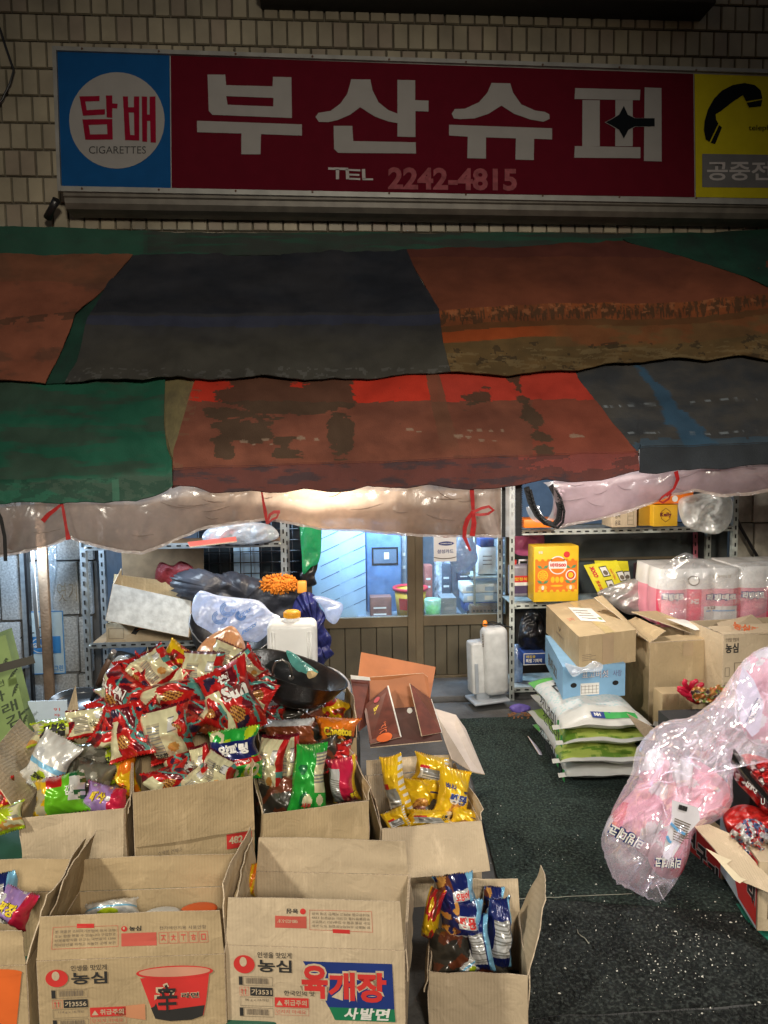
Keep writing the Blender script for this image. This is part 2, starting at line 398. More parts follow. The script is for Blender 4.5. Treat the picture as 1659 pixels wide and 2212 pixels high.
while z < 6.2:
    x = -5 + (row % 2) * 0.06 + rr.uniform(-.01, .01)
    while x < 6:
        dx = rr.uniform(-.002, .002); dz = rr.uniform(-.0015, .0015); t = rr.uniform(0.0, .003); c = rr.choices(m_tiles, (4, 3, 2, 2))[0]
        x0, x1, z0, z1 = x + dx, x + tw - g + dx, z + dz, z + th - g * 1.4 + dz; y0 = YW - 0.012 - t; e = .006
        if -4.3 < x < 5.2:
            mb.quadbox([(x0, y0 + .02, z0), (x1, y0 + .02, z0), (x1, y0 + .02, z1), (x0, y0 + .02, z1), (x0 + e, y0, z0 + e), (x1 - e, y0, z0 + e), (x1 - e, y0, z1 - e), (x0 + e, y0, z1 - e)], c)
        x += tw
    z += th; row += 1
tag(mb.build('tiled_wall'), 'dim wall of upright cream ceramic tiles behind the sign', 'wall')
# dark ledge at the top right
mb = MB(); m_ledge = mat('ledge_concrete', (0.03, 0.028, 0.022), 0.9)
a = at(1120, -40, 6.7); b = at(1535, 26, 6.7); mb.box(((at(560, 0, 6.7).x + b.x) / 2, 6.75, (a.z + b.z) / 2 + .02), (b.x - at(560, 0, 6.7).x, 0.30, a.z - b.z), m_ledge, bev=.01)
tag(mb.build('window_ledge'), 'dark ledge jutting from the tiled wall at the very top', 'ledge')
# cable on the wall, upper left
mb = MB(); mb.tube([at(u, v, 6.84) for u, v in ((-30, 20), (0, 62), (12, 100), (30, 152), (22, 180), (5, 215), (-30, 262))], 0.010, BLACKP, 6)
tag(mb.build('wall_cable'), 'black cable looping over the tiles left of the sign', 'cable')

# --------------------------------------------------- shop sign
YS = 6.55
root = empty('shop_sign', at(830, 430, YS), 'long dark lightbox sign with white Korean shop name on red panel', 'sign')
zsg = lambda u, v: at(u, v, YS)
m_al = mat('sign_frame_alu', (0.27, 0.27, 0.25), 0.45, metal=0.3, var=0.2)
m_blue = mat('sign_blue', (0.006, 0.065, 0.20), 0.8, spec=0.08, var=0.08); m_red = mat('sign_red', (0.085, 0.003, 0.010), 0.8, spec=0.08, var=0.08)
m_yel = mat('sign_yellow', (0.42, 0.36, 0.01), 0.8, spec=0.08, var=0.08); m_swhite = mat('sign_white', (0.27, 0.262, 0.25), 0.8, spec=0.08, var=0.05)
m_sgrey = mat('sign_grey', (0.13, 0.13, 0.13), 0.8, spec=0.08); m_sletter = mat('sign_pale_letter', (0.40, 0.38, 0.37), 0.8, spec=0.08); m_tel = mat('sign_faded_digit', (0.25, 0.07, 0.08), 0.8, spec=0.08, var=0.3, scale=20)
m_dred = mat('sign_dark_red', (0.20, 0.004, 0.02), 0.8, spec=0.08)
TL, BL, TR, BR = zsg(124, 112), zsg(134, 405), zsg(1800, 164), zsg(1800, 434)
def sf(x, y, d=0.0):    # picture frame of the sign, metres off its front
    p = zsg(x, y); return V((p.x, YS - d, p.z))
def panel(name, c, m, d=0.004):
    mb = MB(); P = [sf(*q, d) for q in c]; Q = [p + V((0, 0.02, 0)) for p in P]; mb.quadbox(Q + P, m); return mb
tl = lambda x: 112 + (x - 124) * (160 - 112) / (1500 - 124); bl = lambda x: 405 + (x - 134) * (426 - 405) / (1500 - 134)
mb = MB()   # frame
def bar(c0, c1, th_, d0, d1):
    pass
mb.quadbox([V((p.x, YS + .26, p.z)) for p in (zsg(118, 108), zsg(1806, 158), zsg(1806, 440), zsg(130, 412))][::-1] + [V((p.x, YS + .003, p.z)) for p in (zsg(118, 104), zsg(1806, 158), zsg(1806, 442), zsg(130, 412))][::-1], m_al)
for (a, b, w1) in (((115, 103), (1806, 158), 9), ((128, 404), (1806, 437), 11)):
    A, B = sf(*a, .03), sf(*b, .03); A2, B2 = sf(a[0], a[1] + w1, .03), sf(b[0], b[1] + w1 * .9, .03); o_ = V((0, .05, 0))
    mb.quadbox([A2 + o_, B2 + o_, B + o_, A + o_, A2, B2, B, A], m_al)
A, B, C, D = sf(115, 104, .032), sf(124, 104, .032), sf(134, 414, .032), sf(127, 414, .032); o_ = V((0, .06, 0))
mb.quadbox([D + o_, C + o_, B + o_, A + o_, D, C, B, A], m_al)
child(mb, 'frame', root)
m_scr = mat('rust_screw', (.10, .05, .03), .7)
sc = MB()
for x in range(180, 1790, 165):
    for f_ in (tl, bl): c_ = sf(x, f_(x) + (-4.5 if f_ is tl else 4.5), .034); sc.lathe([(0, .004), (.008, .003), (.009, 0)], m_scr, Matrix.Translation(c_) @ Matrix.Rotation(pi / 2, 4, 'X'), 8)
child(sc, 'screws', root)['kind'] = 'stuff'
# curved housing below
mb = MB(); m_house = mat('sign_housing', (0.13, 0.12, 0.10), 0.5, metal=0.2, var=0.3)
prof = [(0.0, 0.0), (0.0, -0.025), (0.02, -0.035), (0.024, -0.075), (0.06, -0.112), (0.15, -0.122), (0.26, -0.122)]
L0, L1 = zsg(136, 415), zsg(1806, 442)
mb.grid(lambda a, b: (lambda i: V((lerp(L0.x, L1.x, a), YS + .005 + prof[i][0], lerp(L0.z, L1.z, a) + prof[i][1])))(min(6, int(b * 6 + .01))), 8, 6, m_house, smooth=False)
mb.poly([V((L0.x, YS + .005 + p[0], L0.z + p[1])) for p in prof] + [V((L0.x, YS + .265, L0.z))], m_house)
child(mb, 'bottom_housing', root)
for nm, (x0, x1), m in (('blue_panel', (124, 366), m_blue), ('red_panel', (369, 1497), m_red), ('yellow_panel', (1500, 1800), m_yel)):
    xb0 = x0 + (10 if x0 == 124 else 3 if x0 > 369 else 2); xb1 = x1 + 3 if x1 < 1600 else x1
    mb = panel(nm, [(xb0, bl(x0) ), (xb1, bl(x1)), (x1, tl(x1)), (x0, tl(x0))], m)
    f1 = lambda x, y: sf(x, y, .008); f2 = lambda x, y: sf(x, y, .011)
    K = .5291
    def z1(pts): return [(p[0] * K, p[1] * K) for p in pts]
    def z2(pts): return [(822.9 + p[0] * .50396, p[1] * .50396) for p in pts]
    def stroke(p, q, wd, fn=f2, m_=None):
        a, b = V((p[0], p[1])), V((q[0], q[1])); d = (b - a).normalized(); n_ = V((-d.y, d.x)) * wd / 2
        mb.shape([tuple(a + n_), tuple(b + n_), tuple(b - n_), tuple(a - n_)], fn, m_)
    if nm == 'blue_panel':
        mb.ellipse(f1, 253, 261, 103, 104, m_swhite, 48)
        d = m_dred
        for P in ([(326, 396), (408, 394), (408, 415), (350, 417), (356, 452), (430, 448), (430, 470), (340, 475)],
                  [(434, 392), (460, 392), (460, 424), (482, 426), (480, 446), (460, 444), (460, 484), (437, 482)]):
            mb.shape(z1(P), f2, d)
        mb.shape(z1([(338, 490), (460, 488), (462, 572), (350, 573)]), f2, d, [z1([(364, 512), (438, 510), (440, 550), (370, 551)])])
        mb.shape(z1([(503, 396), (524, 396), (525, 440), (548, 440), (548, 396), (570, 396), (570, 576), (512, 574)]), f2, d, [z1([(527, 462), (548, 462), (550, 554), (533, 553)])])
        for P in ([(580, 396), (602, 397), (602, 470), (612, 470), (612, 397), (636, 396), (638, 585), (616, 584), (614, 496), (602, 496), (602, 582), (582, 580)],):
            mb.shape(z1(P), f2, d)
        mb.text('CIGARETTES', lambda x, y: f2(x, 333 - y), 193, 0, 123, 16, INK, 0.0)
    if nm == 'red_panel':
        d = m_swhite
        mb.shape(z1([(848, 307), (920, 307), (924, 350), (1113, 355), (1115, 316), (1190, 318), (1192, 484), (868, 471), (853, 455)]), f2, d, [z1([(924, 395), (1117, 402), (1116, 437), (930, 430)])])
        mb.shape(z1([(805, 495), (1233, 510), (1233, 556), (1066, 550), (1064, 632), (986, 632), (986, 547), (806, 542)]), f2, d)
        mb.shape(z1([(1434, 326), (1512, 327), (1520, 370), (1545, 420), (1585, 452), (1622, 466), (1622, 505), (1585, 498), (1530, 478), (1470, 440), (1430, 470), (1380, 492), (1340, 501), (1302, 500), (1288, 480), (1300, 463), (1350, 455), (1390, 425), (1418, 385)]), f2, d)
        f2b = lambda x, y: sf(x, y, .0125)
        mb.shape(z2([(70, 345), (146, 347), (146, 432), (203, 434), (203, 481), (147, 479), (147, 590), (70, 588)]), f2b, d)
        P = z1([(1362, 516), (1438, 516), (1442, 578)]) + z2([(148, 612), (150, 660)]) + z1([(1380, 626), (1364, 610)])
        mb.shape(P, f2, d)
        mb.shape(z2([(473, 358), (553, 360), (565, 400), (600, 450), (660, 476), (700, 482), (720, 492), (722, 512), (695, 524), (640, 515), (570, 490), (515, 455), (460, 490), (400, 510), (340, 513), (312, 510), (303, 490), (315, 470), (360, 468), (420, 440), (455, 400)]), f2, d)
        mb.shape(z2([(291, 537), (732, 552), (732, 600), (655, 597), (654, 688), (575, 686), (577, 595), (449, 591), (449, 682), (369, 680), (371, 588), (291, 583)]), f2, d)
        mb.shape(z2([(831, 380), (1110, 387), (1107, 432), (828, 427)]), f2, d); mb.shape(z2([(829, 628), (1110, 633), (1110, 680), (827, 678)]), f2, d)
        for x in (862, 1003): mb.shape(z2([(x, 431), (x + 74, 432), (x + 74, 629), (x - 1, 629)]), f2, d)
        mb.shape(z2([(1128, 377), (1200, 380), (1201, 694), (1125, 692)]), f2, d)
        st = [(1038, 457), (1055, 495), (1085, 510), (1170, 510), (1170, 545), (1085, 545), (1058, 560), (1038, 597), (1018, 560), (985, 540), (960, 527), (985, 515), (1018, 495)]
        mb.shape([(p[0] + (2 if i > 3 else -1) * 0, p[1]) for i, p in enumerate(z2([(1036 + (x - 1036) * 1.05, 527 + (y - 527) * 1.06) for x, y in st]))], lambda x, y: sf(x, y, .014), m_swhite)
        mb.shape(z2(st), lambda x, y: sf(x, y, .016), mat('sign_black', (0.004, 0.006, 0.008), 0.8, spec=0.08))
        # TEL, slanted strokes
        for a, b, w_ in (((709, 365), (752, 366), 5), ((729, 366), (729, 388), 7), ((750, 366), (751, 388), 7), ((753, 368), (778, 369), 4), ((753, 378), (776, 379), 4), ((753, 387), (778, 388), 4), ((785, 366), (786, 388), 7), ((783, 388), (806, 388.5), 4)): stroke(a, b, w_, f2, m_sletter)
        mb.text('2242-4815', lambda x, y: f2(x, 410 + (x - 840) * .012 - y), 838, 0, 278, 48, m_tel, 0.035)
    if nm == 'yellow_panel':
        bk = mat('sign_black', (0.004, 0.006, 0.008), 0.8, spec=0.08)
        P = z2([(1382, 560), (1385, 520), (1400, 470), (1425, 425), (1460, 390), (1505, 367), (1555, 358), (1600, 367), (1625, 390), (1632, 425), (1562, 436), (1556, 422), (1548, 410), (1500, 442), (1455, 478), (1432, 492), (1434, 515), (1444, 532), (1406, 610), (1390, 600)])
        mb.shape(P, f2, bk)
        mb.shape(z2([(1565, 443), (1632, 430), (1626, 458), (1575, 463)]), f2, bk); mb.shape(z2([(1447, 538), (1459, 548), (1430, 620), (1411, 614)]), f2, bk)
        mb.text('telephone', lambda x, y: f2(x, 286 - y), 1616, 0, 76, 15, bk)
        mb.shape([(1516, 333), (1790, 337), (1790, 407), (1516, 405)], f1, m_sgrey)
        mb.text('공중전화', lambda x, y: f2(x, 391 - y), 1526, 0, 190, 42, m_sletter, 0.02)
    child(mb, nm, root)
# black strut below the sign's left end
mb = MB(); mb.tube([at(122, 432, 6.62), at(112, 450, 6.66), at(103, 470, 6.72)], [.035, .03, .036], BLACKP, 8)
tag(mb.build('wall_bracket'), 'short black bracket under the left end of the sign', 'bracket')

# --------------------------------------------------- awnings
fabric_cache = {}
def fab(name, col, stain, dirt=0.5, scale=2.2, streak=0.5, rough=0.75, edge=(0.46, 0.60)):
    """awning cloth: base colour with grime patches of a fixed shape"""
    if name in MATS: return MATS[name]
    m = mat(name, col, rough, var=0.28, scale=4.0, bump=0.35, bscale=110, spec=0.35)
    n = m.node_tree.nodes; l = m.node_tree.links; b = n['Principled BSDF']
    tc = n.new('ShaderNodeTexCoord'); mp = n.new('ShaderNodeMapping'); mp.inputs['Scale'].default_value = (1.0, streak, streak)
    l.new(tc.outputs['Object'], mp.inputs['Vector'])
    a = n.new('ShaderNodeTexNoise'); a.inputs['Scale'].default_value = scale; a.inputs['Detail'].default_value = 9; a.inputs['Roughness'].default_value = 0.66
    l.new(mp.outputs[0], a.inputs['Vector'])
    r = n.new('ShaderNodeMapRange'); r.inputs['From Min'].default_value = edge[0]; r.inputs['From Max'].default_value = edge[1]; r.inputs['To Max'].default_value = dirt
    l.new(a.outputs['Fac'], r.inputs['Value'])
    mx = n.new('ShaderNodeMix'); mx.data_type = 'RGBA'; src = b.inputs['Base Color'].links[0].from_socket
    l.new(r.outputs[0], mx.inputs['Factor']); l.new(src, mx.inputs['A']); mx.inputs['B'].default_value = (*stain, 1)
    l.new(mx.outputs['Result'], b.inputs['Base Color'])
    return m
ROW_UT = [(0, 547), (312, 550), (630, 545), (878, 539), (1075, 530), (1277, 522), (1500, 505), (1659, 495)]
ROW_UF = [(0, 690), (164, 676), (476, 680), (878, 674), (944, 671), (1176, 656), (1478, 654), (1659, 631)]
ROW_UB = [(0, 820), (100, 828), (180, 822), (212, 816), (307, 825), (386, 811), (460, 821), (561, 813), (656, 820), (725, 813), (794, 816), (878, 804), (969, 802), (1024, 803), (1100, 811), (1176, 799), (1251, 798), (1307, 784), (1387, 783), (1453, 772), (1528, 777), (1604, 766), (1659, 777)]
ROW_LT = [(0, 760), (1659, 730)]; ROW_LT0 = [(0, 752), (1659, 712)]
ROW_LR = [(0, 1040), (360, 1030), (376, 1014), (529, 1008), (878, 996), (1327, 978), (1377, 976), (1382, 968), (1659, 958)]
ROW_LV = [(0, 1087), (138, 1084), (180, 1082), (288, 1080), (370, 1055), (376, 1048), (420, 1052), (460, 1067), (529, 1060), (582, 1062), (610, 1062), (659, 1054), (730, 1061), (760, 1058), (794, 1047), (840, 1053), (878, 1053), (924, 1045), (989, 1055), (1070, 1055), (1130, 1046), (1176, 1038), (1230, 1041), (1300, 1036), (1377, 1018), (1420, 1022), (1468, 1013), (1528, 1013), (1560, 1014), (1629, 1003), (1659, 1002), (1720, 1000), (1900, 992)]
def row_pt(u, k, rows, Ys):      # k: real 0..len-1
    i = min(len(rows) - 2, int(k)); t = k - i
    return lerp(pl(rows[i], u), pl(rows[i + 1], u), t), lerp(Ys[i], Ys[i + 1], t)
def cloth(name, parent, rows, Ys, xl, xr, m, k0=0.0, k1=None, lift=0.0, nu=60, nv=36, seed=0, wr=0.012, thick=True, colfn=None, paint=None):
    """xl, xr: curves v -> u (pixel seam lines)"""
    k1 = len(rows) - 1 if k1 is None else k1
    def P(a, b):
        k = lerp(k0, k1, b); u = lerp(pl(xl, 0), pl(xr, 0), a)
        for _ in range(5):
            v, Y = row_pt(u, k, rows, Ys); u = lerp(pl(xl, v), pl(xr, v), a)
        v, Y = row_pt(u, k, rows, Ys)
        d = wr * (nz(u * .006 + seed, v * .02, 1) + .5 * nz(u * .02, v * .01 + seed, 4)) + wr * .35 * nz(u * .05, v * .04, seed)
        d += wr * .9 * crinkle(u * .011 + seed, v * .016, seed); p = at(u, v, Y); return p + V((0, -lift - d * .6, d))
    def UV(a, b):
        k = lerp(k0, k1, b); u = lerp(pl(xl, 0), pl(xr, 0), a)
        for _ in range(4):
            v, Y = row_pt(u, k, rows, Ys); u = lerp(pl(xl, v), pl(xr, v), a)
        return u, v
    if paint: colfn = lambda a, b: paint(*UV(a, b))
    mb = MB(); mb.grid(P, nu, nv, m, colfn)
    mb.grid(lambda a, b: P(a, b) + V((0, 0.006, -0.004)), nu // 3, nv // 3, m, (lambda a, b: mixc(paint(*UV(a, b)), (0, 0, 0), .35)) if paint else None, flip=True)
    for e in ((lambda s_: (s_, 1.0)), (lambda s_: (0.0, s_)), (lambda s_: (1.0, s_))):
        q = [P(*e(i / 60)) for i in range(61)]
        for i, (a, b) in enumerate(zip(q, q[1:])): mb.poly([a, b, b + V((0, .006, -.004)), a + V((0, .006, -.004))], m, mixc(paint(*UV(*e((i + .5) / 60))), (0, 0, 0), .3) if paint else None)
    return child(mb, name, parent)
TARP = mat('tarp_paint', attr=True, rough=0.72, var=0.22, scale=4.0, bump=0.35, bscale=110, spec=0.35)
def fr(u, v, s_=0.0, o=4):
    t = 0; a = 1.0; q = 1.0
    for _ in range(o): t += a * noise.noise(V((u * q + s_, v * q, s_ * 1.3))); a *= .55; q *= 2.1
    return t
def mixc(a, b, t): t = min(1, max(0, t)); return tuple(lerp(x, y, t) for x, y in zip(a, b))
def sm(x, a, b): t = min(1, max(0, (x - a) / (b - a))); return t * t * (3 - 2 * t)
def blobw(u, v, L):
    w_ = 0
    for cx, cy, rx, ry, st in L: w_ = max(w_, st * max(0, 1 - ((u - cx) / rx) ** 4 - ((v - cy) / ry) ** 4))
    return w_
DOTS = ((527, 955, 10), (548, 962, 4), (574, 950, 9), (586, 962, 4), (650, 947, 11), (684, 949, 6), (885, 928, 9), (905, 932, 6), (990, 943, 11), (1012, 944, 7), (1015, 932, 6), (1035, 930, 7), (1060, 931, 6), (1085, 930, 5), (1040, 950, 7), (1068, 952, 5), (1240, 941, 12), (1255, 943, 8), (205, 940, 7), (215, 935, 5))
def p_red(u, v):
    edge_ = 868 + 1.5 * sin(u * .01) - (u - 423) * .004
    c = (.60, .042, .020) if v < edge_ else mixc((.25, .085, .052), (.19, .066, .042), fr(u * .01, v * .02, 3) + .5)
    if v < edge_ and u > 945: c = mixc(c, (.48, .06, .04), .6)
    if v >= edge_ and u > 1150: c = mixc(c, (.30, .06, .035), .5)
    cl = 933 + (v - 806) * .24; w_ = 15 + (v - 806) * .03
    if abs(u - cl) < w_ and v < 975: c = mixc(c, (.19, .085, .05), .85 - max(0, v - 900) * .008)
    n_ = fr(u * .010, v * .045, 7, 5) * .75
    g = blobw(u, v, ((610, 850, 170, 62, .95), (520, 905, 85, 62, .8), (735, 900, 32, 95, .9), (485, 960, 26, 34, .9), (625, 968, 44, 26, .8), (1030, 862, 36, 34, .6)))
    cx = 1108 + (v - 806) * .42; g = max(g, .85 * max(0, 1 - abs(u - cx) / (20 + (v - 806) * .06)) if v < 985 else 0)
    if g > 0: c = mixc(c, (.085, .055, .034), .92 * sm(n_ + g + .10 * fr(u * .08, v * .25, 31, 3), .42, .52))
    elif n_ > .62: c = mixc(c, (.14, .06, .04), .6)
    for (x, y, a) in DOTS:
        if abs(u - x) < a * 1.3 and abs(v - y) < a * .8:
            q = ((u - x) / a) ** 2 + ((v - y) / (a * .45)) ** 2 + .35 * nz(u * .3, v * .4); c = mixc(c, (.34, .24, .17), .75 * (1 - sm(q, .6, 1.1)))
    if u < 440 and n_ > .05 and u < pl(ls, v) + 22: c = mixc(c, (.22, .12, .07), .5)
    return c
def p_val(u, v):
    n_ = fr(u * .012, v * .05, 9, 5); c = mixc((.12, .033, .026), (.055, .028, .032), sm(n_, -.1, .35))
    if u > 1120 and v < 1020 and n_ > 0: c = mixc(c, (.26, .05, .035), .7)
    return c
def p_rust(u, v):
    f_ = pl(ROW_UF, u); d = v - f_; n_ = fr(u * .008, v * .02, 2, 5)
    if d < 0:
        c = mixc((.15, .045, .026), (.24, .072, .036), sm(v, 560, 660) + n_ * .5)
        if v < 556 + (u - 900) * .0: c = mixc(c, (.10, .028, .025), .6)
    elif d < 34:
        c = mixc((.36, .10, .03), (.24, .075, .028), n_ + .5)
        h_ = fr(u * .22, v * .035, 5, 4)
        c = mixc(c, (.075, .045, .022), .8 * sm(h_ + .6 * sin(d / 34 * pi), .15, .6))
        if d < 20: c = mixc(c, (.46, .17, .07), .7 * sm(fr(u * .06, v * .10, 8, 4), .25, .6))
    elif d < 48: c = mixc((.13, .075, .030), (.18, .07, .025), n_ + .5)
    else:
        c = mixc((.13, .085, .035), (.20, .12, .045), n_ + .4)
        t = (1 - sm(abs(d - 60), 11, 14)) * (1 - sm(u, 1120, 1290)); c = mixc(c, (.42, .085, .02), t)
        if u > 1200 and d < 90: c = mixc(c, (.27, .085, .03), .5 * sm(fr(u * .012, v * .03, 4), -.1, .3) + .2)
        if fr(u * .03, v * .05, 12, 4) > .42 and d > 85: c = mixc(c, (.05, .035, .02), .7)
        if d > 95 and fr(u * .02, v * .12, 14, 4) > .15: c = mixc(c, (.26, .19, .09), .5)
    return c
def p_slate(u, v):
    n_ = fr(u * .012, v * .03, 6, 5); c = mixc((.082, .078, .072), (.050, .055, .062), n_ + .45)
    cx = 1382 + (v - 794) * .78; w_ = 14 + (v - 794) * .16
    if abs(u - cx + n_ * 22) < w_: c = mixc(c, (.035, .11, .20), .75 * sm(w_ - abs(u - cx + n_ * 22), 0, 10))
    if 862 < v < 886 or 926 < v < 940:
        ln = 880 - (u - 1280) * .05 if v < 900 else 934
        c = mixc(c, (.26, .30, .33), .8 * sm(fr(u * .07, 2, 41, 3), .0, .3) * (1 - sm(abs(v - ln), 1, 3.5)))
    if v > pl(ROW_LR, u) - 16 + n_ * 8: c = mixc(c, (.05, .11, .17), .55)
    return c
def p_green(u, v):
    n_ = fr(u * .006, v * .03, 11, 4); n2_ = fr(u * .03, v * .05, 13, 4); c = mixc((.020, .13, .078), (.045, .092, .064), sm(n_, -.25, .35))
    if v > 1035 + 12 * n_ and n2_ > 0: c = mixc(c, (.012, .060, .038), .65)
    if abs(u - 250) < 8 and v > 1040: c = mixc(c, (.06, .20, .13), .6)
    return c
def p_navy(u, v):
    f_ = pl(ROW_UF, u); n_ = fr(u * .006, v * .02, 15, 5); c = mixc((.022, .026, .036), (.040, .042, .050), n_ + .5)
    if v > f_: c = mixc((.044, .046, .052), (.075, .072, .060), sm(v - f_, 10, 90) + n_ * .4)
    if 6 < v - f_ < 26: c = mixc(c, (.040, .050, .10), .6)
    if v - f_ > 118 and fr(u * .04, v * .08, 17, 4) > .25: c = mixc(c, (.14, .14, .13), .6)
    return c
def p_orange(u, v):
    f_ = pl(ROW_UF, u); n_ = fr(u * .012, v * .025, 19, 5); c = mixc((.30, .10, .055), (.19, .08, .048), sm(n_, -.1, .4))
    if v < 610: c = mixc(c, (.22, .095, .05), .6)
    if -4 < v - f_ < 14 and fr(u * .03, v * .06, 21, 3) > 0: c = mixc(c, (.09, .05, .03), .7)
    return c
cst = lambda x: [(0, x), (2000, x)]
UY = [6.82, 6.05, 5.5]; UR = [ROW_UT, ROW_UF, ROW_UB]
ROW_LH = [(u, v - 9) for u, v in ROW_UB]
LY = [6.4, 5.62, 4.86, 4.83]; LR = [ROW_LT0, ROW_LH, ROW_LR, ROW_LV]
m_orange = fab('tarp_orange', (0.36, 0.085, 0.032), (0.15, 0.062, 0.035), 0.55, 2.5)
m_navy = fab('tarp_navy', (0.030, 0.036, 0.050), (0.062, 0.060, 0.052), 0.7, 2.6)
m_rust = fab('tarp_rust', (0.33, 0.065, 0.018), (0.10, 0.062, 0.028), 0.75, 1.6, 2.0)
m_olive = fab('tarp_olive', (0.12, 0.085, 0.038), (0.24, 0.055, 0.02), 0.35, 1.4, 2.0)
m_green = fab('tarp_green', (0.012, 0.13, 0.075), (0.035, 0.095, 0.062), 0.6, 2.0, 1.6)
m_dgreen = fab('tarp_dark_green', (0.018, 0.075, 0.050), (0.02, 0.035, 0.03), 0.7)
m_khaki = fab('tarp_khaki', (0.24, 0.20, 0.095), (0.12, 0.10, 0.06), 0.7, 6)
m_redb = fab('tarp_red', (0.62, 0.045, 0.02), (0.085, 0.058, 0.035), 0.96, 3.4, 0.9, edge=(0.565, 0.60))
m_redd = fab('tarp_faded_red', (0.27, 0.075, 0.040), (0.085, 0.058, 0.035), 0.9, 2.6, 0.6, edge=(0.57, 0.62))
m_redv = fab('tarp_maroon', (0.12, 0.030, 0.024), (0.055, 0.028, 0.03), 0.6, 6)
m_slate = fab('tarp_slate', (0.085, 0.082, 0.078), (0.040, 0.045, 0.055), 0.6, 2.0)
m_sblue = fab('tarp_worn_blue', (0.035, 0.10, 0.18), (0.075, 0.078, 0.080), 0.5, 6)
up = empty('upper_awning', at(830, 815, 5.5), 'upper patched awning of navy, orange and green tarpaulins below the sign', 'awning')
# green strip at the wall
gs = [(0, 492), (1500, 505), (1659, 497)]
cloth('wall_strip', up, [[(0, 488), (190, 492), (400, 503), (900, 502), (1440, 505), (1800, 495)], [(0, 552), (312, 556), (878, 546), (1075, 537), (1400, 520), (1800, 500)]], [6.84, 6.80], cst(-300), cst(1950), TARP, nu=240, nv=14, wr=.012, paint=lambda u, v: mixc((.016, .075, .048), (.030, .040, .034), .9 * sm(u, 300, 325) * (1 - .8 * sm(fr(u * .004, v * .06, 51, 3), .0, .25)) + .25 * fr(u * .02, v * .1, 52, 3)))
seam1 = [(500, 300), (547, 290), (563, 280), (608, 238), (640, 205), (677, 162), (720, 150), (780, 120), (828, 98)]
seam1b = [(500, 296), (547, 288), (563, 278), (608, 236), (690, 188), (730, 178), (777, 166), (828, 138)]
seam2 = [(500, 875), (540, 878), (589, 900), (666, 948), (741, 957), (803, 974)]
cloth('green_wedge', up, UR, UY, [(500, 200), (547, 195), (677, 130), (828, 60)], [(500, 300), (677, 200), (828, 170)], m_dgreen, lift=-.035, seed=3, wr=.004)
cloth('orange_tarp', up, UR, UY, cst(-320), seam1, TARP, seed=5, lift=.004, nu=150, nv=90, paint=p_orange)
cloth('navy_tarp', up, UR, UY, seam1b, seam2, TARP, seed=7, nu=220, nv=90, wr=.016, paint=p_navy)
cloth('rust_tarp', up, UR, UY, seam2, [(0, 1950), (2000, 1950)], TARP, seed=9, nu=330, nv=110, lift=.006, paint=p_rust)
cloth('green_corner', up, UR, UY, [(470, 1290), (522, 1350), (540, 1428), (570, 1528), (620, 1659), (660, 1760)], cst(1950), m_dgreen, k1=1.0, lift=.016, seed=12)
lo = empty('lower_awning', at(830, 1050, 4.83), 'lower awning of green, red and slate tarpaulins with scalloped edge', 'awning')
cloth('green_tarp', lo, LR, LY, cst(-320), [(700, 352), (816, 357), (915, 354), (973, 362), (994, 372), (1055, 374)], TARP, seed=21, lift=.008, wr=.02, nu=180, nv=90, paint=p_green)
cloth('khaki_gusset', lo, LR, LY, [(700, 330), (1080, 350)], [(700, 470), (815, 425), (915, 393), (973, 376), (1060, 372)], m_khaki, seed=22, lift=-.03, k1=2.3, wr=.004)
ls = [(700, 465), (815, 423), (915, 391), (973, 375), (1060, 371)]; rs = [(700, 1190), (799, 1241), (852, 1276), (918, 1327), (973, 1377), (1060, 1383)]
cloth('red_tarp', lo, LR, LY, ls, rs, TARP, k1=2.0, seed=23, nu=420, nv=130, lift=.004, paint=p_red)
cloth('maroon_valance', lo, LR, LY, ls, rs, TARP, k0=1.985, seed=23, nu=260, nv=16, lift=.006, paint=p_val)
cloth('slate_tarp', lo, LR, LY, [(700, 1188), (799, 1239), (852, 1274), (918, 1325), (973, 1375), (1060, 1381)], cst(1950), TARP, k1=2.0, seed=25, nu=200, nv=80, lift=-.002, paint=p_slate)
cloth('slate_valance', lo, LR, LY, [(900, 1381), (1060, 1381)], cst(1950), fab('tarp_black_blue', (0.030, 0.037, 0.045), (0.02, 0.022, 0.026), 0.5), k0=1.985, seed=25, nu=80, nv=10, lift=.002)
def lowf(x, y, d=.016):
    k = (y - pl(ROW_LT, x)) / (pl(ROW_LR, x) - pl(ROW_LT, x)); p = at(x, y, lerp(5.74, 4.86, k)); return p + V((0, -d, d))
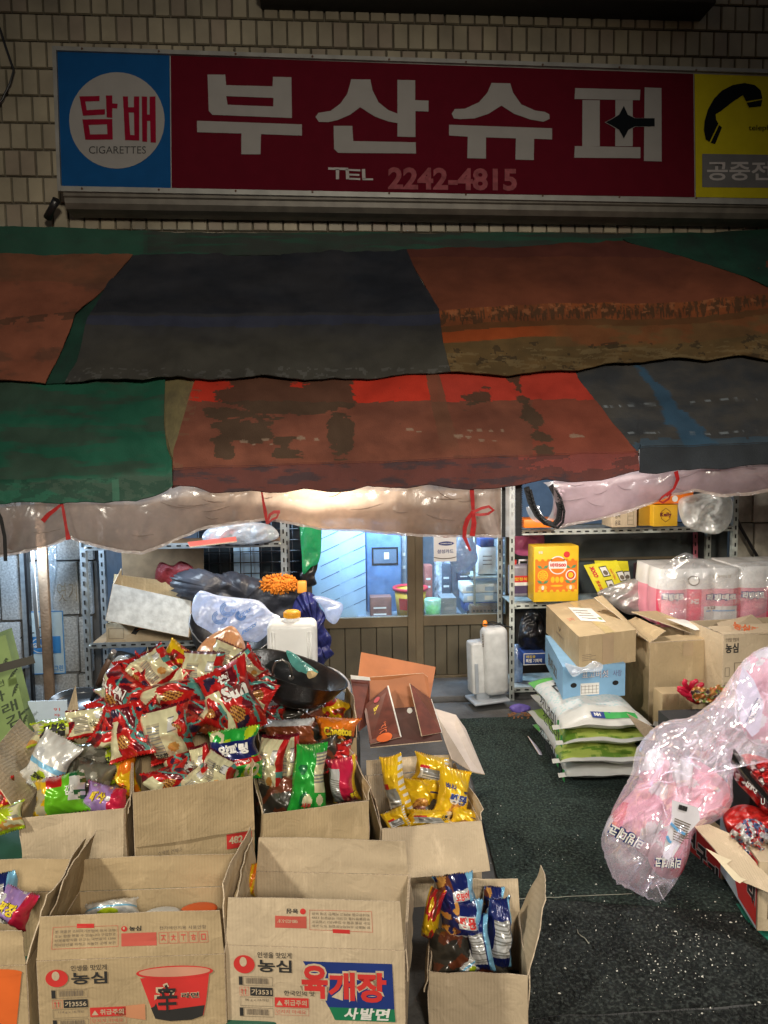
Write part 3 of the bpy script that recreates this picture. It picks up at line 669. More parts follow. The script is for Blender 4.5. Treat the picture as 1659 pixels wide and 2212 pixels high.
# ================================================================== rolled plastic curtains
pvc = film('pvc_curtain', (0.44, 0.36, 0.31), clear=0.46, rough=0.22, diff=0.6, bump=0.5, bscale=7.0, gloss=0.14)
pvc2 = film('pvc_curtain_pink', (0.52, 0.43, 0.45), clear=0.42, rough=0.2, diff=0.4, bump=0.5, bscale=7.0, gloss=0.18)
pvcc = film('pvc_window', (0.66, 0.66, 0.66), clear=0.5, rough=0.1, diff=0.4, bump=0.4, bscale=9.0, gloss=0.6)
m_hem = film('pvc_hem', (0.62, 0.53, 0.48), clear=0.3, rough=0.15, diff=0.4, bump=0.7, bscale=25.0, gloss=0.2)
def curtain(name, top, bot, u0, u1, Y, m, label, rad=0.09, seed=0, n=110, hemh=7):
    mb = MB()
    def P(a, b):
        u = lerp(u0, u1, a); vt, vb = pl(top, u), pl(bot, u)
        d = .018 * nz(u * .012 + seed, b * 2.5, 3) + .010 * nz(u * .03, b * 5 + seed, 7) + .030 * crinkle(u * .022 + b * 1.2, b * 2.4 - u * .008, seed)
        if b <= .72:
            t = b / .72; v = lerp(vt, vb, t ** 1.0); y = Y - rad * sin(pi * min(1, t * .95)) ** .7
            return at(u, v, y - d)
        t = (b - .72) / .28; v = lerp(vb, lerp(vt, vb, .35), t); return at(u, v, Y + rad * .8 * sin(pi * t * .8) + .01 - d)
    mb.grid(P, n * 2, 44, m)
    o = mb.build(name); tag(o, label, 'curtain', 'rolled up plastic curtains under the awning')
    h = MB()
    h.grid(lambda a, b: (lambda u: at(u, pl(bot, u) - hemh * (1 - b) + hemh * .3 + 2 * nz(u * .05, b, seed), Y - .035 - .012 * b + .006 * nz(u * .08, b * 3)))(lerp(u0, u1, a)), n, 4, m_hem)
    child(h, 'hem', o)
    # stiff creases
    c = MB(); rr = random.Random(seed)
    for k in range(int((u1 - u0) / 45)):
        u = rr.uniform(u0 + 10, u1 - 30); vt, vb = pl(top, u), pl(bot, u); v = rr.uniform(vt + 15, vb - 25); a = rr.uniform(-.9, .9); L = rr.uniform(20, 75)
        pts = [at(u + L * t * cos(a), v + L * t * sin(a) * .6 + 3 * sin(t * 4), Y - rad - .022) for t in (0, .25, .5, .75, 1)]
        c.tube(pts, [.0008, .0025, .003, .0025, .0008], m, 5)
    child(c, 'creases', o)['kind'] = 'stuff'
    return o
CT = [(0, 1040), (360, 1020), (900, 1010), (1377, 985), (1659, 975)]
c1 = curtain('rolled_curtain', CT, [(-60, 1215), (0, 1202), (55, 1192), (100, 1183), (148, 1162), (200, 1178), (260, 1192), (307, 1196), (350, 1180), (400, 1158), (440, 1142), (500, 1132), (580, 1122), (640, 1133), (700, 1144), (770, 1146), (840, 1153), (900, 1157), (1000, 1159), (1082, 1160)], -200, 1082, 4.98, pvc, 'long brownish plastic curtain bundled up below the green and red awning', seed=2, n=170)
# zip strip curtain
mb = MB(); mb.grid(lambda a, b: at(lerp(1080, 1113, a), lerp(1020, 1160, b), 4.95 + .006 * nz(a * 4, b * 3)), 8, 20, pvcc)
zc = tag(mb.build('zip_curtain_edge'), 'straight clear curtain edge with black zip left of the rack', 'curtain', 'rolled up plastic curtains under the awning')
m_zip = mat('black_zip', (0.012, 0.012, 0.013), 0.55, bump=.3)
for u, w_, vb in ((1088, 8, 1160), (1120, 14, 1158)):
    z_ = MB(); z_.grid(lambda a, b: at(u - w_ / 2 + w_ * a, lerp(1020, vb, b), 4.935), 2, 6, m_zip)
    if w_ > 10:
        for k in range(34): p = at(u + w_ / 2, 1024 + k * 4, 4.932); z_.box(p, (.010, .006, .006), m_zip)
    child(z_, 'zip', zc)
curt2 = curtain('rolled_curtain', CT, [(1130, 1120), (1176, 1146), (1200, 1142), (1235, 1133), (1300, 1120), (1360, 1105), (1420, 1082), (1450, 1070), (1500, 1060), (1560, 1072), (1620, 1068), (1659, 1060), (1900, 1050)], 1196, 1900, 4.98, pvc2, 'pinkish plastic curtain bundled up below the slate awning at the right', seed=6, n=90)
mb = MB()
def zloop(a, b):   # looped zip band with a clear cuff
    t = a * pi * 1.15; cx, cy = 1180, 1078
    return None
lp = [(1137, 1052), (1146, 1085), (1160, 1112), (1178, 1128), (1196, 1134), (1207, 1122), (1210, 1098), (1203, 1072), (1190, 1048)]
for k, w_ in ((0, .030), (1, .012)):
    pts = [at(u + k * 9, v + k * 6, 4.90 - .02 * k - .02 * sin(i * .4)) for i, (u, v) in enumerate(lp)]
    mb.ribbon(pts, w_ * 1.4, m_zip, V((0.25, -1, 0.1)).normalized())
    for a, b in zip(pts, pts[1:]):
        for t in range(4): mb.box(a.lerp(b, t / 4) + V((.0, -.01, .0)), (.007, .012, .007), m_zip)
zl = tag(mb.build('zip_loop'), 'black zip band hanging in a loop from the pink curtain end', 'zip')
mb = MB(); mb.grid(lambda a, b: (lambda t: at(1165 + 30 * cos(t) + 28 * b, 1085 + 44 * sin(t) - 4 * b, 4.96 - .05 * sin(a * pi)))(-1.3 + a * 4.2), 24, 8, pvcc)
child(mb, 'cuff', zl)
mb = MB(); mb.grid(lambda a, b: (lambda t: at(-20 + 40 * sin(t) * 1.2 + 20 * b, 1140 + 62 * -cos(t), 4.93))(0.2 + a * 2.4), 20, 8, pvcc)
lc = tag(mb.build('zip_cuff'), 'clear cuff and black zip of a curtain end at the left edge', 'curtain end')
mb = MB(); mb.ribbon([at(u, v, 4.88) for u, v in ((-14, 1090), (2, 1120), (10, 1160), (12, 1212))], .022, m_zip); child(mb, 'zip', lc)
# red ribbons
m_rib = mat('red_ribbon', (0.42, 0.012, 0.012), 0.5, var=.3, scale=30)
def ribs(name, segs, label):
    mb = MB()
    for pts, w_ in segs: mb.ribbon([at(u, v, 4.845 + .004 * i) for i, (u, v) in enumerate(pts)], w_, m_rib, V((.15, -1, .1)).normalized())
    return tag(mb.build(name), label, 'ribbon', 'red ribbons tying up the curtains')
ribs('red_ribbon', [([(134, 1086), (138, 1110), (143, 1140), (148, 1166)], [.012, .018, .016, .03]), ([(134, 1088), (120, 1100), (104, 1112), (92, 1126)], [.012, .022, .026, .030])], 'red ribbon under the green awning, its tail pointing left')
ribs('red_ribbon', [([(565, 1060), (569, 1085), (573, 1106), (577, 1132)], [.010, .014, .022, .012]), ([(577, 1130), (583, 1112), (592, 1106), (605, 1106)], [.01, .018, .02, .022]), ([(577, 1132), (588, 1122), (598, 1118), (601, 1110)], [.01, .014, .014, .012])], 'dark red ribbon with a small bow under the red awning')
ribs('red_ribbon', [([(1018, 1040), (1020, 1070), (1022, 1102)], [.03, .028, .022]), ([(1022, 1106), (1040, 1098), (1056, 1094), (1066, 1102), (1054, 1110), (1036, 1112), (1022, 1110)], .018), ([(1022, 1104), (1010, 1122), (1004, 1140), (1003, 1160), (1016, 1190)], [.02, .03, .028, .026, .014]), ([(1022, 1106), (1024, 1130), (1020, 1158)], [.02, .034, .036])], 'bright red ribbon tied in a long looped bow by the zip curtain')
ribs('red_ribbon', [([(1460, 1018), (1464, 1035), (1456, 1055), (1440, 1072)], [.03, .026, .016, .012]), ([(1456, 1055), (1444, 1064), (1430, 1074), (1424, 1082), (1432, 1086), (1444, 1078), (1450, 1066)], .012)], 'dark red ribbon around the pink curtain at the right')

# ================================================================== shop front behind
YD = 7.2
m_brn = mat('bronze_aluminium', (0.135, 0.105, 0.062), 0.5, metal=.15, var=.25, scale=4, bump=.12)
m_brn2 = mat('bronze_panel', (0.095, 0.080, 0.050), 0.55, metal=.1, var=.25, scale=4, bump=.15)
glass = film('door_glass', (0.95, 0.98, 1.0), clear=0.975, rough=0.03, diff=0.5, bump=0.02, bscale=3, gloss=0.12, mod=.1)
def R3(u0, v0, u1, v1, Y):
    a = at(u0, v0, Y); b = at(u1, v1, Y); c = at(u0, v1, Y); d = at(u1, v0, Y)
    return (a.x + c.x) / 2, (b.x + d.x) / 2, (c.z + b.z) / 2, (a.z + d.z) / 2
def pbox(mb, u0, v0, u1, v1, Y, dep, m, bev=0.0):
    x0, x1, z0, z1 = R3(u0, v0, u1, v1, Y); mb.box(((x0 + x1) / 2, Y + dep / 2, (z0 + z1) / 2), (x1 - x0, dep, z1 - z0), m, bev=bev); return x0, x1, z0, z1
def door(ul, ur, name, label, lines):
    x0, x1, zr, zt = R3(ul, 1000, ur, 1340, YD)
    _, _, zb, _ = R3(ul, 1340, ur, 1496, YD); st = .075
    root = empty(name, ((x0 + x1) / 2, YD, zb), label, 'door')
    mb = MB(); zt = 2.15; zb = max(zb, .05)
    for x in (x0, x1 - st): mb.box((x + st / 2, YD, (zt + zb) / 2), (st, .05, zt - zb), m_brn, bev=.004, seg=1)
    zr0, zr1 = at(890, 1352, YD).z, at(890, 1330, YD).z
    for a, b in ((zb, at(890, 1460, YD).z), (zr0, zr1), (zt - .08, zt)): mb.box(((x0 + x1) / 2, YD, (a + b) / 2), (x1 - x0 - 2 * st, .046, b - a), m_brn, bev=.004, seg=1)
    child(mb, 'frame', root)
    mb = MB(); n = lines; W = (x1 - x0 - 2 * st) / n; za, zc_ = at(890, 1460, YD).z, zr0
    for i in range(n): mb.box((x0 + st + W * (i + .5), YD + .008, (za + zc_) / 2), (W - .006, .02, zc_ - za), m_brn2, bev=.004, seg=1)
    mb.box(((x0 + x1) / 2, YD + .02, (za + zc_) / 2), (x1 - x0 - 2 * st, .01, zc_ - za), mat('groove', (0.012, 0.010, 0.008), .9)); child(mb, 'lower_panel', root)
    mb = MB(); mb.box(((x0 + x1) / 2, YD, (zr1 + zt - .08) / 2), (x1 - x0 - 2 * st, .005, zt - .08 - zr1), glass); child(mb, 'pane', root)
    return root
d1 = door(655, 896, 'sliding_door', 'bronze sliding door leaf with blue-lit glass, behind the white jerrycan', 6)
d2 = door(896, 1108, 'sliding_door', 'bronze sliding door leaf with the card sign, behind the white heater', 7)
# card sticker on the pane
mb = MB(); pbox(mb, 937, 1154, 987 - 1, 1213, 7.165, .006, PWHITE); x0, x1, z0, z1 = R3(937, 1154, 986, 1213, 7.16)
f = plane_fn((x0, 7.162, z0), (1, 0, 0), (0, 0, 1), .001); W_, H_ = x1 - x0, z1 - z0
mb.ellipse(f, W_ * .55, H_ * .66, W_ * .34, H_ * .075, INKB); mb.text('SAMSUNG', off_fn(f, .001), W_ * .3, H_ * .635, W_ * .5, H_ * .05, WHITE, .02)
mb.text('삼성카드', f, W_ * .15, H_ * .30, W_ * .72, H_ * .15, INKB, .01); mb.rect(f, 0, H_ * .93, W_, H_ * .03, INKB)
mb.grid(lambda a, b: f(W_ * (a), H_ * (.12 + .06 * (2 * a - 1) ** 2 - .03 * b)), 12, 1, INKG)
mb.rect(off_fn(f, .003), W_ * .42, H_ * .88, W_ * .22, H_ * .22, m_rib)
tag(mb.build('card_sign'), 'small white credit card sign taped to the right door glass', 'sign')
# walls around the doors and the shop room
m_int = mat('room_paint', (0.14, 0.17, 0.21), .7, var=.2)
xl, xr = at(655, 1300, YD).x, at(1108, 1300, YD).x
mb = MB(); m_dw = mat('dark_front', (0.05, 0.047, 0.042), .8, var=.4)
mb.box((-.1, 7.28, 2.75), (9.6, .1, 1.3), m_dw)
mb.box(((xr + 4.6) / 2 + .0, 7.28, .5), (4.6 - xr, .1, 1.05), m_dw)
mb.box(((xl - .95) / 2 - .35, 7.28, .35), (xl + 2.1 - .25, .1, .7), m_dw)
tag(mb.build('shop_front_wall'), 'dark wall around the sliding doors under the awning', 'wall')
mb = MB()
mb.box((.6, 9.9, 1.4), (7, .1, 3), m_int); mb.box((-2.2, 8.6, 1.4), (.1, 2.5, 3), m_int); mb.box((3.6, 8.6, 1.4), (.1, 2.5, 3), m_int); mb.box((.6, 8.6, 2.85), (7, 2.6, .1), m_int)
tag(mb.build('shop_room'), 'bluish walls and ceiling of the room seen through the door glass', 'room')
mb = MB(); mb.box((0, 6.95, .028), (9, .62, .06), m_conc, bev=.01)
tag(mb.build('door_step'), 'worn concrete step in front of the sliding doors', 'step')
# things in the room
m_film = mat('pale_blue_film', (0.42, 0.66, 0.92), .5, var=.05)
mb = MB(); x0, x1, z0, z1 = pbox(mb, 655, 1130, 790, 1345, 7.9, .5, m_film, .01)
f = plane_fn((x0, 7.9, z0), (1, 0, 0), (0, 0, 1), .002); W_, H_ = x1 - x0, z1 - z0
for k in range(9):
    y = H_ * (-.05 + k * .135)
    for a, b, t in ((.28, .58, .006), (.80, 1.0, .006), (.0, .2, .003)):
        ya, yb = y + W_ * a * .45, y + W_ * b * .45
        if 0 < ya and yb < H_: mb.shape([(W_ * a, ya), (W_ * b, yb), (W_ * b, yb + t), (W_ * a, ya + t)], f, INKB)
    if 0 < y + W_ * .3 < H_ * .9: mb.text('STAINLESS', lambda p, q: f(p, y + q + p * .45), W_ * .6, 0, W_ * .19, .012, mat('film_print', (.16, .3, .6), .6), 0)
tag(mb.build('refrigerator'), 'fridge wrapped in pale blue striped film behind the left glass', 'fridge')
mb = MB(); x0, x1, z0, z1 = pbox(mb, 792, 1130, 868, 1345, 8.05, .5, mat('blue_cabinet', (0.13, 0.24, 0.46), .5, var=.35, scale=6), .02)
f = plane_fn((x0, 8.05, z0), (1, 0, 0), (0, 0, 1), .003); W_, H_ = x1 - x0, z1 - z0
mb.rect(f, W_ * .15, H_ * .58, W_ * .75, H_ * .18, BLACKP); mb.rect(off_fn(f, .003), W_ * .2, H_ * .6, W_ * .65, H_ * .14, mat('grey_panel', (.12, .17, .25), .5)); mb.rect(off_fn(f, .005), W_ * .5, H_ * .64, W_ * .14, H_ * .07, WHITE)
tag(mb.build('blue_cabinet'), 'blue cabinet with black control panel inside the shop', 'cabinet')
m_by = mat('bucket_yellow', (0.62, 0.40, 0.04), .5)
mb = MB(); p = at(887, 1333, 7.75); T = Matrix.Translation(p); r_ = .17
mb.lathe([(0, 0), (.135, 0), (.165, .30), (.158, .30), (.13, .02), (0, .02)], m_by, T); bk = tag(mb.build('bucket', origin=p), 'yellow bucket with red rim inside behind the door stiles', 'bucket')
mb = MB(); mb.lathe([(.165, .285), (.180, .285), (.184, .315), (.165, .32), (.155, .30)], mat('bucket_red', (.55, .03, .05), .4), T); child(mb, 'rim', bk)
mb = MB(); mb.lathe([(.1475, .10), (.1592, .22)], INKR, T, 20, pi * 1.2, pi * 1.75); child(mb, 'label_band', bk)
mb = MB(); mb.box((p.x, 8.0, p.z / 2), (1.1, .6, p.z), m_int); tag(mb.build('low_counter'), 'low counter carrying the bucket inside the shop', 'counter')
mb = MB(); x0, x1, z0, z1 = pbox(mb, 953, 1292, 986, 1338, 7.6, .25, mat('dull_carton', (.20, .22, .24), .7)); tag(mb.build('grey_carton'), 'upright dull grey carton just inside the right door glass', 'box')
mb = MB(); mb.lathe([(0, 0), (.07, 0), (.085, .2), (.08, .21), (0, .205)], film('jar_clear', (.7, .9, .8), .4, gloss=.4), Matrix.Translation(at(935, 1338, 7.5)), 16); mb.lathe([(0, .02), (.06, .02), (.065, .13), (0, .14)], mat('lime_stuff', (.12, .62, .10), .5), Matrix.Translation(at(935, 1338, 7.5)), 14)
tag(mb.build('plastic_tub'), 'clear tub of bright green stuff behind the door glass', 'tub')
mb = MB(); mb.grid(lambda a, b: at(800 + 60 * a, 0, 8.3) * 0 + V((lerp(at(937, 1100, 8.4).x, at(975, 1100, 8.4).x, a), 8.4 + .03 * sin(a * 12), lerp(at(937, 1340, 8.4).z, at(937, 1130, 8.4).z, b))), 12, 6, mat('white_blossom_paper', (.55, .60, .66), .7, var=.6, scale=22))
tag(mb.build('hanging_sheet'), 'pale mottled sheet hanging inside behind the card sign', 'sheet')
sh = empty('wire_shelf', at(1060, 1340, 7.55), 'slim metal shelf inside behind the right door glass', 'shelf')
mb = MB()
for u in (1025, 1095):
    for y in (7.55, 7.9): a, b = at(u, 1352, y), at(u, 1110, y); mb.tube([a, V((a.x, y, b.z))], .012, METALW, 8)
child(mb, 'post', sh); mb = MB()
for v in (1243, 1338): x0, x1, z0, z1 = R3(1018, v, 1100, v + 4, 7.55); mb.box(((x0 + x1) / 2, 7.73, z0), (x1 - x0, .38, .012), METALW)
child(mb, 'board', sh)
def simple(name, label, cat, u0, v0, u1, v1, Y, dep, m, bev=.004, deco=None, group=None):
    mb = MB(); x0, x1, z0, z1 = pbox(mb, u0, v0, u1, v1, Y, dep, m, bev)
    if deco: deco(mb, plane_fn((x0, Y, z0), (1, 0, 0), (0, 0, 1), .0015), x1 - x0, z1 - z0)
    return tag(mb.build(name), label, cat, group)
m_bb = mat('pale_blue_box', (0.40, 0.52, 0.66), .6); m_bd = mat('dark_blue_box', (.03, .07, .25), .5)
simple('small_box', 'white box on the inner shelf under a dark blue box', 'box', 1033, 1182, 1072, 1240, 7.6, .2, PWHITE, deco=lambda mb, f, W, H: [mb.rect(f, W * .25, H * k, W * .5, H * .03, INKG) for k in (.35, .5, .65)])
simple('small_box', 'dark blue box on top of the white box on the inner shelf', 'box', 1037, 1164, 1068, 1181, 7.6, .2, m_bd)
for k, (v0, v1, m_) in enumerate(((1262, 1280, PWHITE), (1281, 1300, m_bb), (1301, 1320, m_bd))):
    simple('flat_box', ('white flat box topmost of the stack inside the shop', 'pale blue flat box in the middle of the stack inside the shop', 'dark blue flat box lowest of the stack inside the shop')[k], 'box', 998 + k * 3, v0, 1088 - k * 4, v1, 7.62, .25, m_,
           deco=lambda mb, f, W, H: [mb.rect(f, W * q, H * .2, W * .22, H * .5, m_bb if k != 1 else WHITE) for q in (.1, .55)], group='flat boxes inside the shop')
mb = MB(); p = at(1025, 1240, 7.56); mb.lathe([(0, 0), (.045, 0), (.048, .16), (.03, .21), (.02, .22), (0, .22)], PWHITE, Matrix.Translation(p - V((.09, 0, 0))), 14); mb.lathe([(0, .22), (.025, .22), (.025, .27), (0, .27)], mat('cap_green', (.05, .4, .12), .4), Matrix.Translation(p - V((.09, 0, 0))), 12)
tag(mb.build('spray_bottle'), 'white bottle with green cap on the inner shelf', 'bottle')
simple('wicker_basket', 'brown perforated basket low inside the right door glass', 'basket', 1018, 1308, 1085, 1345, 7.5, .25, mat('basket_brown', (.13, .09, .06), .7), deco=lambda mb, f, W, H: [mb.rect(f, W * (.05 + .12 * i), H * (.15 + .25 * j), W * .06, H * .1, DARK) for i in range(8) for j in range(3)])
def blob(mb, c, r, m, seed=0, amp=.22, fr=2.2, nu=44, nv=26, ridge=True, squash=None, T=None):
    """crumpled bag: a lumpy closed surface with sharp creases"""
    c = V(c); 
    def P(a, b):
        th, ph = a * 2 * pi, (b - .5) * pi; d = V((cos(th) * cos(ph), sin(th) * cos(ph), sin(ph)))
        q = d * fr + V((seed * 3.1, seed * 1.7, seed)); k = 1 + amp * noise.noise(q)
        if ridge: k += amp * .55 * (0.35 - abs(noise.noise(q * 2.1))) + amp * .25 * (0.3 - abs(noise.noise(q * 4.7)))
        p = V((d.x * r[0], d.y * r[1], d.z * r[2])) * k
        if squash: p = squash(p)
        return c + (T @ p if T is not None else p)
    mb.grid(P, nu, nv, m, wrap=True)
mb = MB(); blob(mb, at(1000, 1195, 7.45), (.13, .07, .2), film('bag_bluegrey', (.35, .42, .52), .25, gloss=.5), 4)
tag(mb.build('hanging_bag'), 'grey crinkled plastic bag hung inside beside the inner shelf', 'bag')

for k, (u0, v0, u1, v1, y, c_, l_) in enumerate(((868, 1150, 878, 1262, 8.2, (.35, .40, .45), 'pale tall item at the right edge of the left pane'), (918, 1222, 934, 1290, 8.3, (.45, .15, .12), 'reddish packet by the door stile inside the right pane'), (955, 1218, 975, 1290, 8.35, (.09, .12, .16), 'dark box standing behind the grey carton inside'), (990, 1215, 1016, 1260, 8.3, (.05, .07, .12), 'dark blue packet beside the inner shelf'), (1040, 1215 - 30, 1066, 1180, 8.2, (.5, .45, .2), 'yellowish packet at the back of the inner shelf'), (1074, 1168, 1098, 1240, 8.0, (.28, .30, .34), 'grey carton at the far end of the inner shelf'), (1040, 1285, 1096, 1306, 8.0, (.60, .62, .66), 'white folded paper behind the flat boxes'), (800, 1290, 846, 1345, 7.85, (.22, .10, .08), 'brown crate below the blue cabinet inside'))):
    simple('shop_item', l_, 'goods', u0, v0, u1, v1, y, .15, mat('shop_item_%s' % 'abcdefgh'[k], c_, .6, var=.4, scale=9), deco=lambda mb, f, W, H: [mb.rect(f, W * .15, H * q, W * .6, H * .06, WHITE) for q in (.3, .55)])
# mesh window behind the left rack
mb = MB(); x0, x1, z0, z1 = R3(430, 1120, 655, 1330, 7.24); mb.box(((x0 + x1) / 2, 7.30, (z0 + z1) / 2), (x1 - x0, .01, z1 - z0), mat('dark_glass', (.02, .03, .04), .15, spec=.6))
gw = tag(mb.build('grille_window'), 'dark window behind a black wire grid over the tarp bundle', 'window'); mb = MB()
for k in range(11): x = lerp(x0, x1, k / 10); mb.tube([(x, 7.22, z0), (x, 7.22, z1)], .005, BLACKP, 5)
for k in range(10): z = lerp(z0, z1, k / 9); mb.tube([(x0, 7.21, z), (x1, 7.21, z)], .005, BLACKP, 5)
child(mb, 'grid', gw)
mb = MB(); pbox(mb, 505, 1170, 560, 1262, 7.27, .012, m_film); child(mb, 'pane_patch', gw)['label'] = 'pale patch of light blue film on the glass'
# granite pillar at the left
m_gran = mat('granite', (0.46, 0.48, 0.49), .7, var=.4, scale=60, bump=.3, bscale=90); m_gap = mat('stone_joint', (.10, .095, .09), .9)
mb = MB(); pbox(mb, -260, 1000, 212, 1560, 6.96, .3, m_gap)
for (u0, u1) in ((-220, -110), (-105, -5), (0, 46), (66, 94), (94, 168), (172, 198)):
    for (v0, v1) in ((1060, 1210), (1214, 1328), (1333, 1452), (1457, 1575)) if u0 > 60 else ((1050, 1195), (1200, 1340), (1345, 1480), (1484, 1590)):
        pbox(mb, u0, v0, u1, v1, 6.90 + (.03 if u0 < 60 else 0), .1, m_gran, .008)
tag(mb.build('stone_pillar'), 'grey granite block wall at the left behind the wooden pole', 'wall')
mb = MB(); m_wd = mat('weathered_wood', (0.24, 0.16, 0.10), .8, var=.4, scale=6, bump=.4)
a, b = at(84, 1180, 6.35), at(100, 1530, 6.35); mb.box(((a.x + b.x) / 2 + .03, 6.35, (b.z + 3.0) / 2 - .3), (.075, .05, 3.2 - b.z + .6), m_wd, bev=.006)
tag(mb.build('wooden_pole'), 'upright weathered wooden pole at the left behind the cartons', 'pole')
mb = MB(); mb.ribbon([at(u, v, 6.3) for u, v in ((70, 1190), (74, 1260), (76, 1310), (82, 1370), (84, 1400))], .03, mat('grey_strap', (.10, .10, .10), .7)); mb.tube([at(72 + i * 2, 1190 + i * 28, 6.27) for i in range(7)], .004, PWHITE, 5)
tag(mb.build('hanging_straps'), 'dark strap and white wire dangling beside the wooden pole', 'strap')
# metal door frame and posters at far left
mb = MB(); pbox(mb, 46, 1000, 56, 1575, 6.80, .05, METAL); pbox(mb, 56, 1000, 61, 1575, 6.78, .05, BLACKP); pbox(mb, -40, 1455 - 20, 60, 1445, 6.75, .05, METAL)
tag(mb.build('metal_frame'), 'narrow steel upright and rail at the far left edge', 'frame')
m_pb = mat('poster_blue', (.05, .26, .62), .4); m_pp = mat('poster_pale', (.52, .66, .72), .45)
mb = MB(); x0, x1, z0, z1 = R3(64, 1320, 139, 1456, 6.84); f = plane_fn((x0, 6.84, z0), (1, 0, 0), (0, 0, 1), .002); W_, H_ = x1 - x0, z1 - z0
mb.box(((x0 + x1) / 2, 6.843, (z0 + z1) / 2), (W_, .004, H_), m_pp); mb.frame(f, 0, 0, W_, H_, .008, m_pb)
mb.rect(off_fn(f, .001), W_ * .05, H_ * .33, W_ * .85, H_ * .27, m_pb); g2 = off_fn(f, .003); mb.ellipse(g2, W_ * .3, H_ * .46, W_ * .25, H_ * .12, WHITE); mb.ellipse(off_fn(f, .004), W_ * .3, H_ * .46, W_ * .235, H_ * .105, m_pb)
mb.text('Green', off_fn(f, .006), W_ * .10, H_ * .43, W_ * .4, H_ * .07, WHITE, .04); mb.text('그린', off_fn(f, .006), W_ * .68, H_ * .05, W_ * .26, H_ * .09, m_pb, .02)
tag(mb.build('drink_poster'), 'blue and white drink poster on the stone behind the wooden pole', 'poster')
mb = MB(); x0, x1, z0, z1 = R3(68, 1345, 100, 1392, 6.80); mb.text('사다', lambda x, y: V((x0 - .10 + x, 6.80, z0 + .02 + y)), 0, 0, .26, .15, INK, -.005); mb.text('여기', lambda x, y: V((x0 - .05 + x, 6.80, z0 - .05 + y)), 0, 0, .14, .05, INKG, 0)
tag(mb.build('handwriting'), 'black handwritten letters on the stone above the blue poster', 'writing')
mb = MB(); mb.grid(lambda a, b: at(92 + 26 * a + 4 * sin(b * 6), 1170 + 160 * b, 6.86 - .02 * abs(nz(a * 3, b * 4))), 8, 16, film('clear_sheet', (.75, .86, .95), .45, gloss=.7, bump=.8))
tag(mb.build('plastic_sheet'), 'wrinkled clear sheet taped to the granite above the poster', 'sheet')
mb = MB(); mb.text('엿기', lambda x, y: V((at(122, 1260, 6.86).x + x, 6.862, at(122, 1300, 6.86).z + y)), 0, 0, .17, .17, mat('carved_ochre', (.30, .27, .20), .9), -.01)
tag(mb.build('wall_lettering'), 'brown painted letters on the granite block by the left rack', 'writing')

# ================================================================== slotted-angle racks
def slotted(mb, a, b, w, axis, m):
    """L-shaped slotted angle from a to b; the slots are inset dark bars"""
    a, b = V(a), V(b); L = (b - a).length; t = (b - a).normalized(); s_ = V(axis); fr = V((0, -1, 0))
    C = (a + b) / 2; X = t; Mx = Matrix((t, s_, t.cross(s_))).transposed().to_4x4(); Mx.translation = C
    mb.box((0, 0, 0), (L, w, .004), m, Mx)
    Mx2 = Matrix((t, fr, t.cross(fr))).transposed().to_4x4(); Mx2.translation = C + s_ * (w / 2) + V((0, w / 2, 0)); mb.box((0, 0, 0), (L, w, .004), m, Mx2)
    n = max(1, int(L / .075))
    for k in range(n): q = a + t * (L * (k + .5) / n) + V((0, -.004, 0)); Mk = Mx.copy(); Mk.translation = q; mb.box((0, 0, 0), (.036, w * .26, .005), DARK, Mk)
def rack(name, label, u0, u1, vb, Yf, dep, levels, m, zt, rear=True, board=None):
    a = at(u0, vb, Yf); b = at(u1, vb, Yf); zb = max(0.0, min(a.z, b.z)) if vb < 1600 else 0
    root = empty(name, ((a.x + b.x) / 2, Yf + dep / 2, 0), label, 'shelf rack'); w = .045
    for x, s_ in ((a.x, 1), (b.x, -1)):
        for y in (Yf, Yf + dep):
            mb = MB(); slotted(mb, (x, y, 0.002), (x, y, zt), w, (s_, 0, 0), m); child(mb, 'post', root)
    for v in levels:
        z = at((u0 + u1) / 2, v, Yf).z
        mb = MB(); slotted(mb, (a.x + .02, Yf - .004, z), (b.x - .02, Yf - .004, z), .045, (0, 0, -1), m)
        mb.box(((a.x + b.x) / 2, Yf + dep / 2, z - .004), (b.x - a.x - .04, dep - .01, .012), board or m, bev=.002); bd_ = child(mb, 'shelf', root)
        for s_ in (a.x + .03, b.x - .03): mb = MB(); mb.lathe([(0, 0), (.012, .0), (.009, .006), (0, .008)], METALW, Matrix.Translation((s_ - .005 * 0, Yf - .012, z)) @ Matrix.Rotation(pi / 2, 4, 'X'), 8); child(mb, 'bolt', bd_)
    return root
m_ply = mat('ply_board', (.34, .22, .12), .7, var=.3)
rack('steel_rack', 'grey slotted steel rack at the left piled with bags', 216, 632, 2000, 6.3, .5, (1178, 1388, 1520), METAL, 1.72, board=m_ply)
rack('steel_rack', 'pale slotted steel rack beside the sliding door at the right', 1105, 1578, 1530, 6.62, .48, (1146, 1303, 1482), METALW, 1.95)
mb = MB(); mb.tube([at(1082, 1160, 7.12), at(1084, 1420, 7.12)], .018, METAL, 8); mb.tube([at(1076, 1150, 7.14), at(1078, 1500, 7.14)], .012, METALW, 8)
tag(mb.build('steel_pipe'), 'thin grey pipes standing at the right edge of the door', 'pipe')
mb = MB(); slotted(mb, at(1502, 1150, 7.1), at(1502, 1500, 7.1), .045, (1, 0, 0), mat('pink_post', (.45, .12, .16), .5)); tag(mb.build('pink_upright'), 'pink slotted upright standing behind the right rack', 'post')
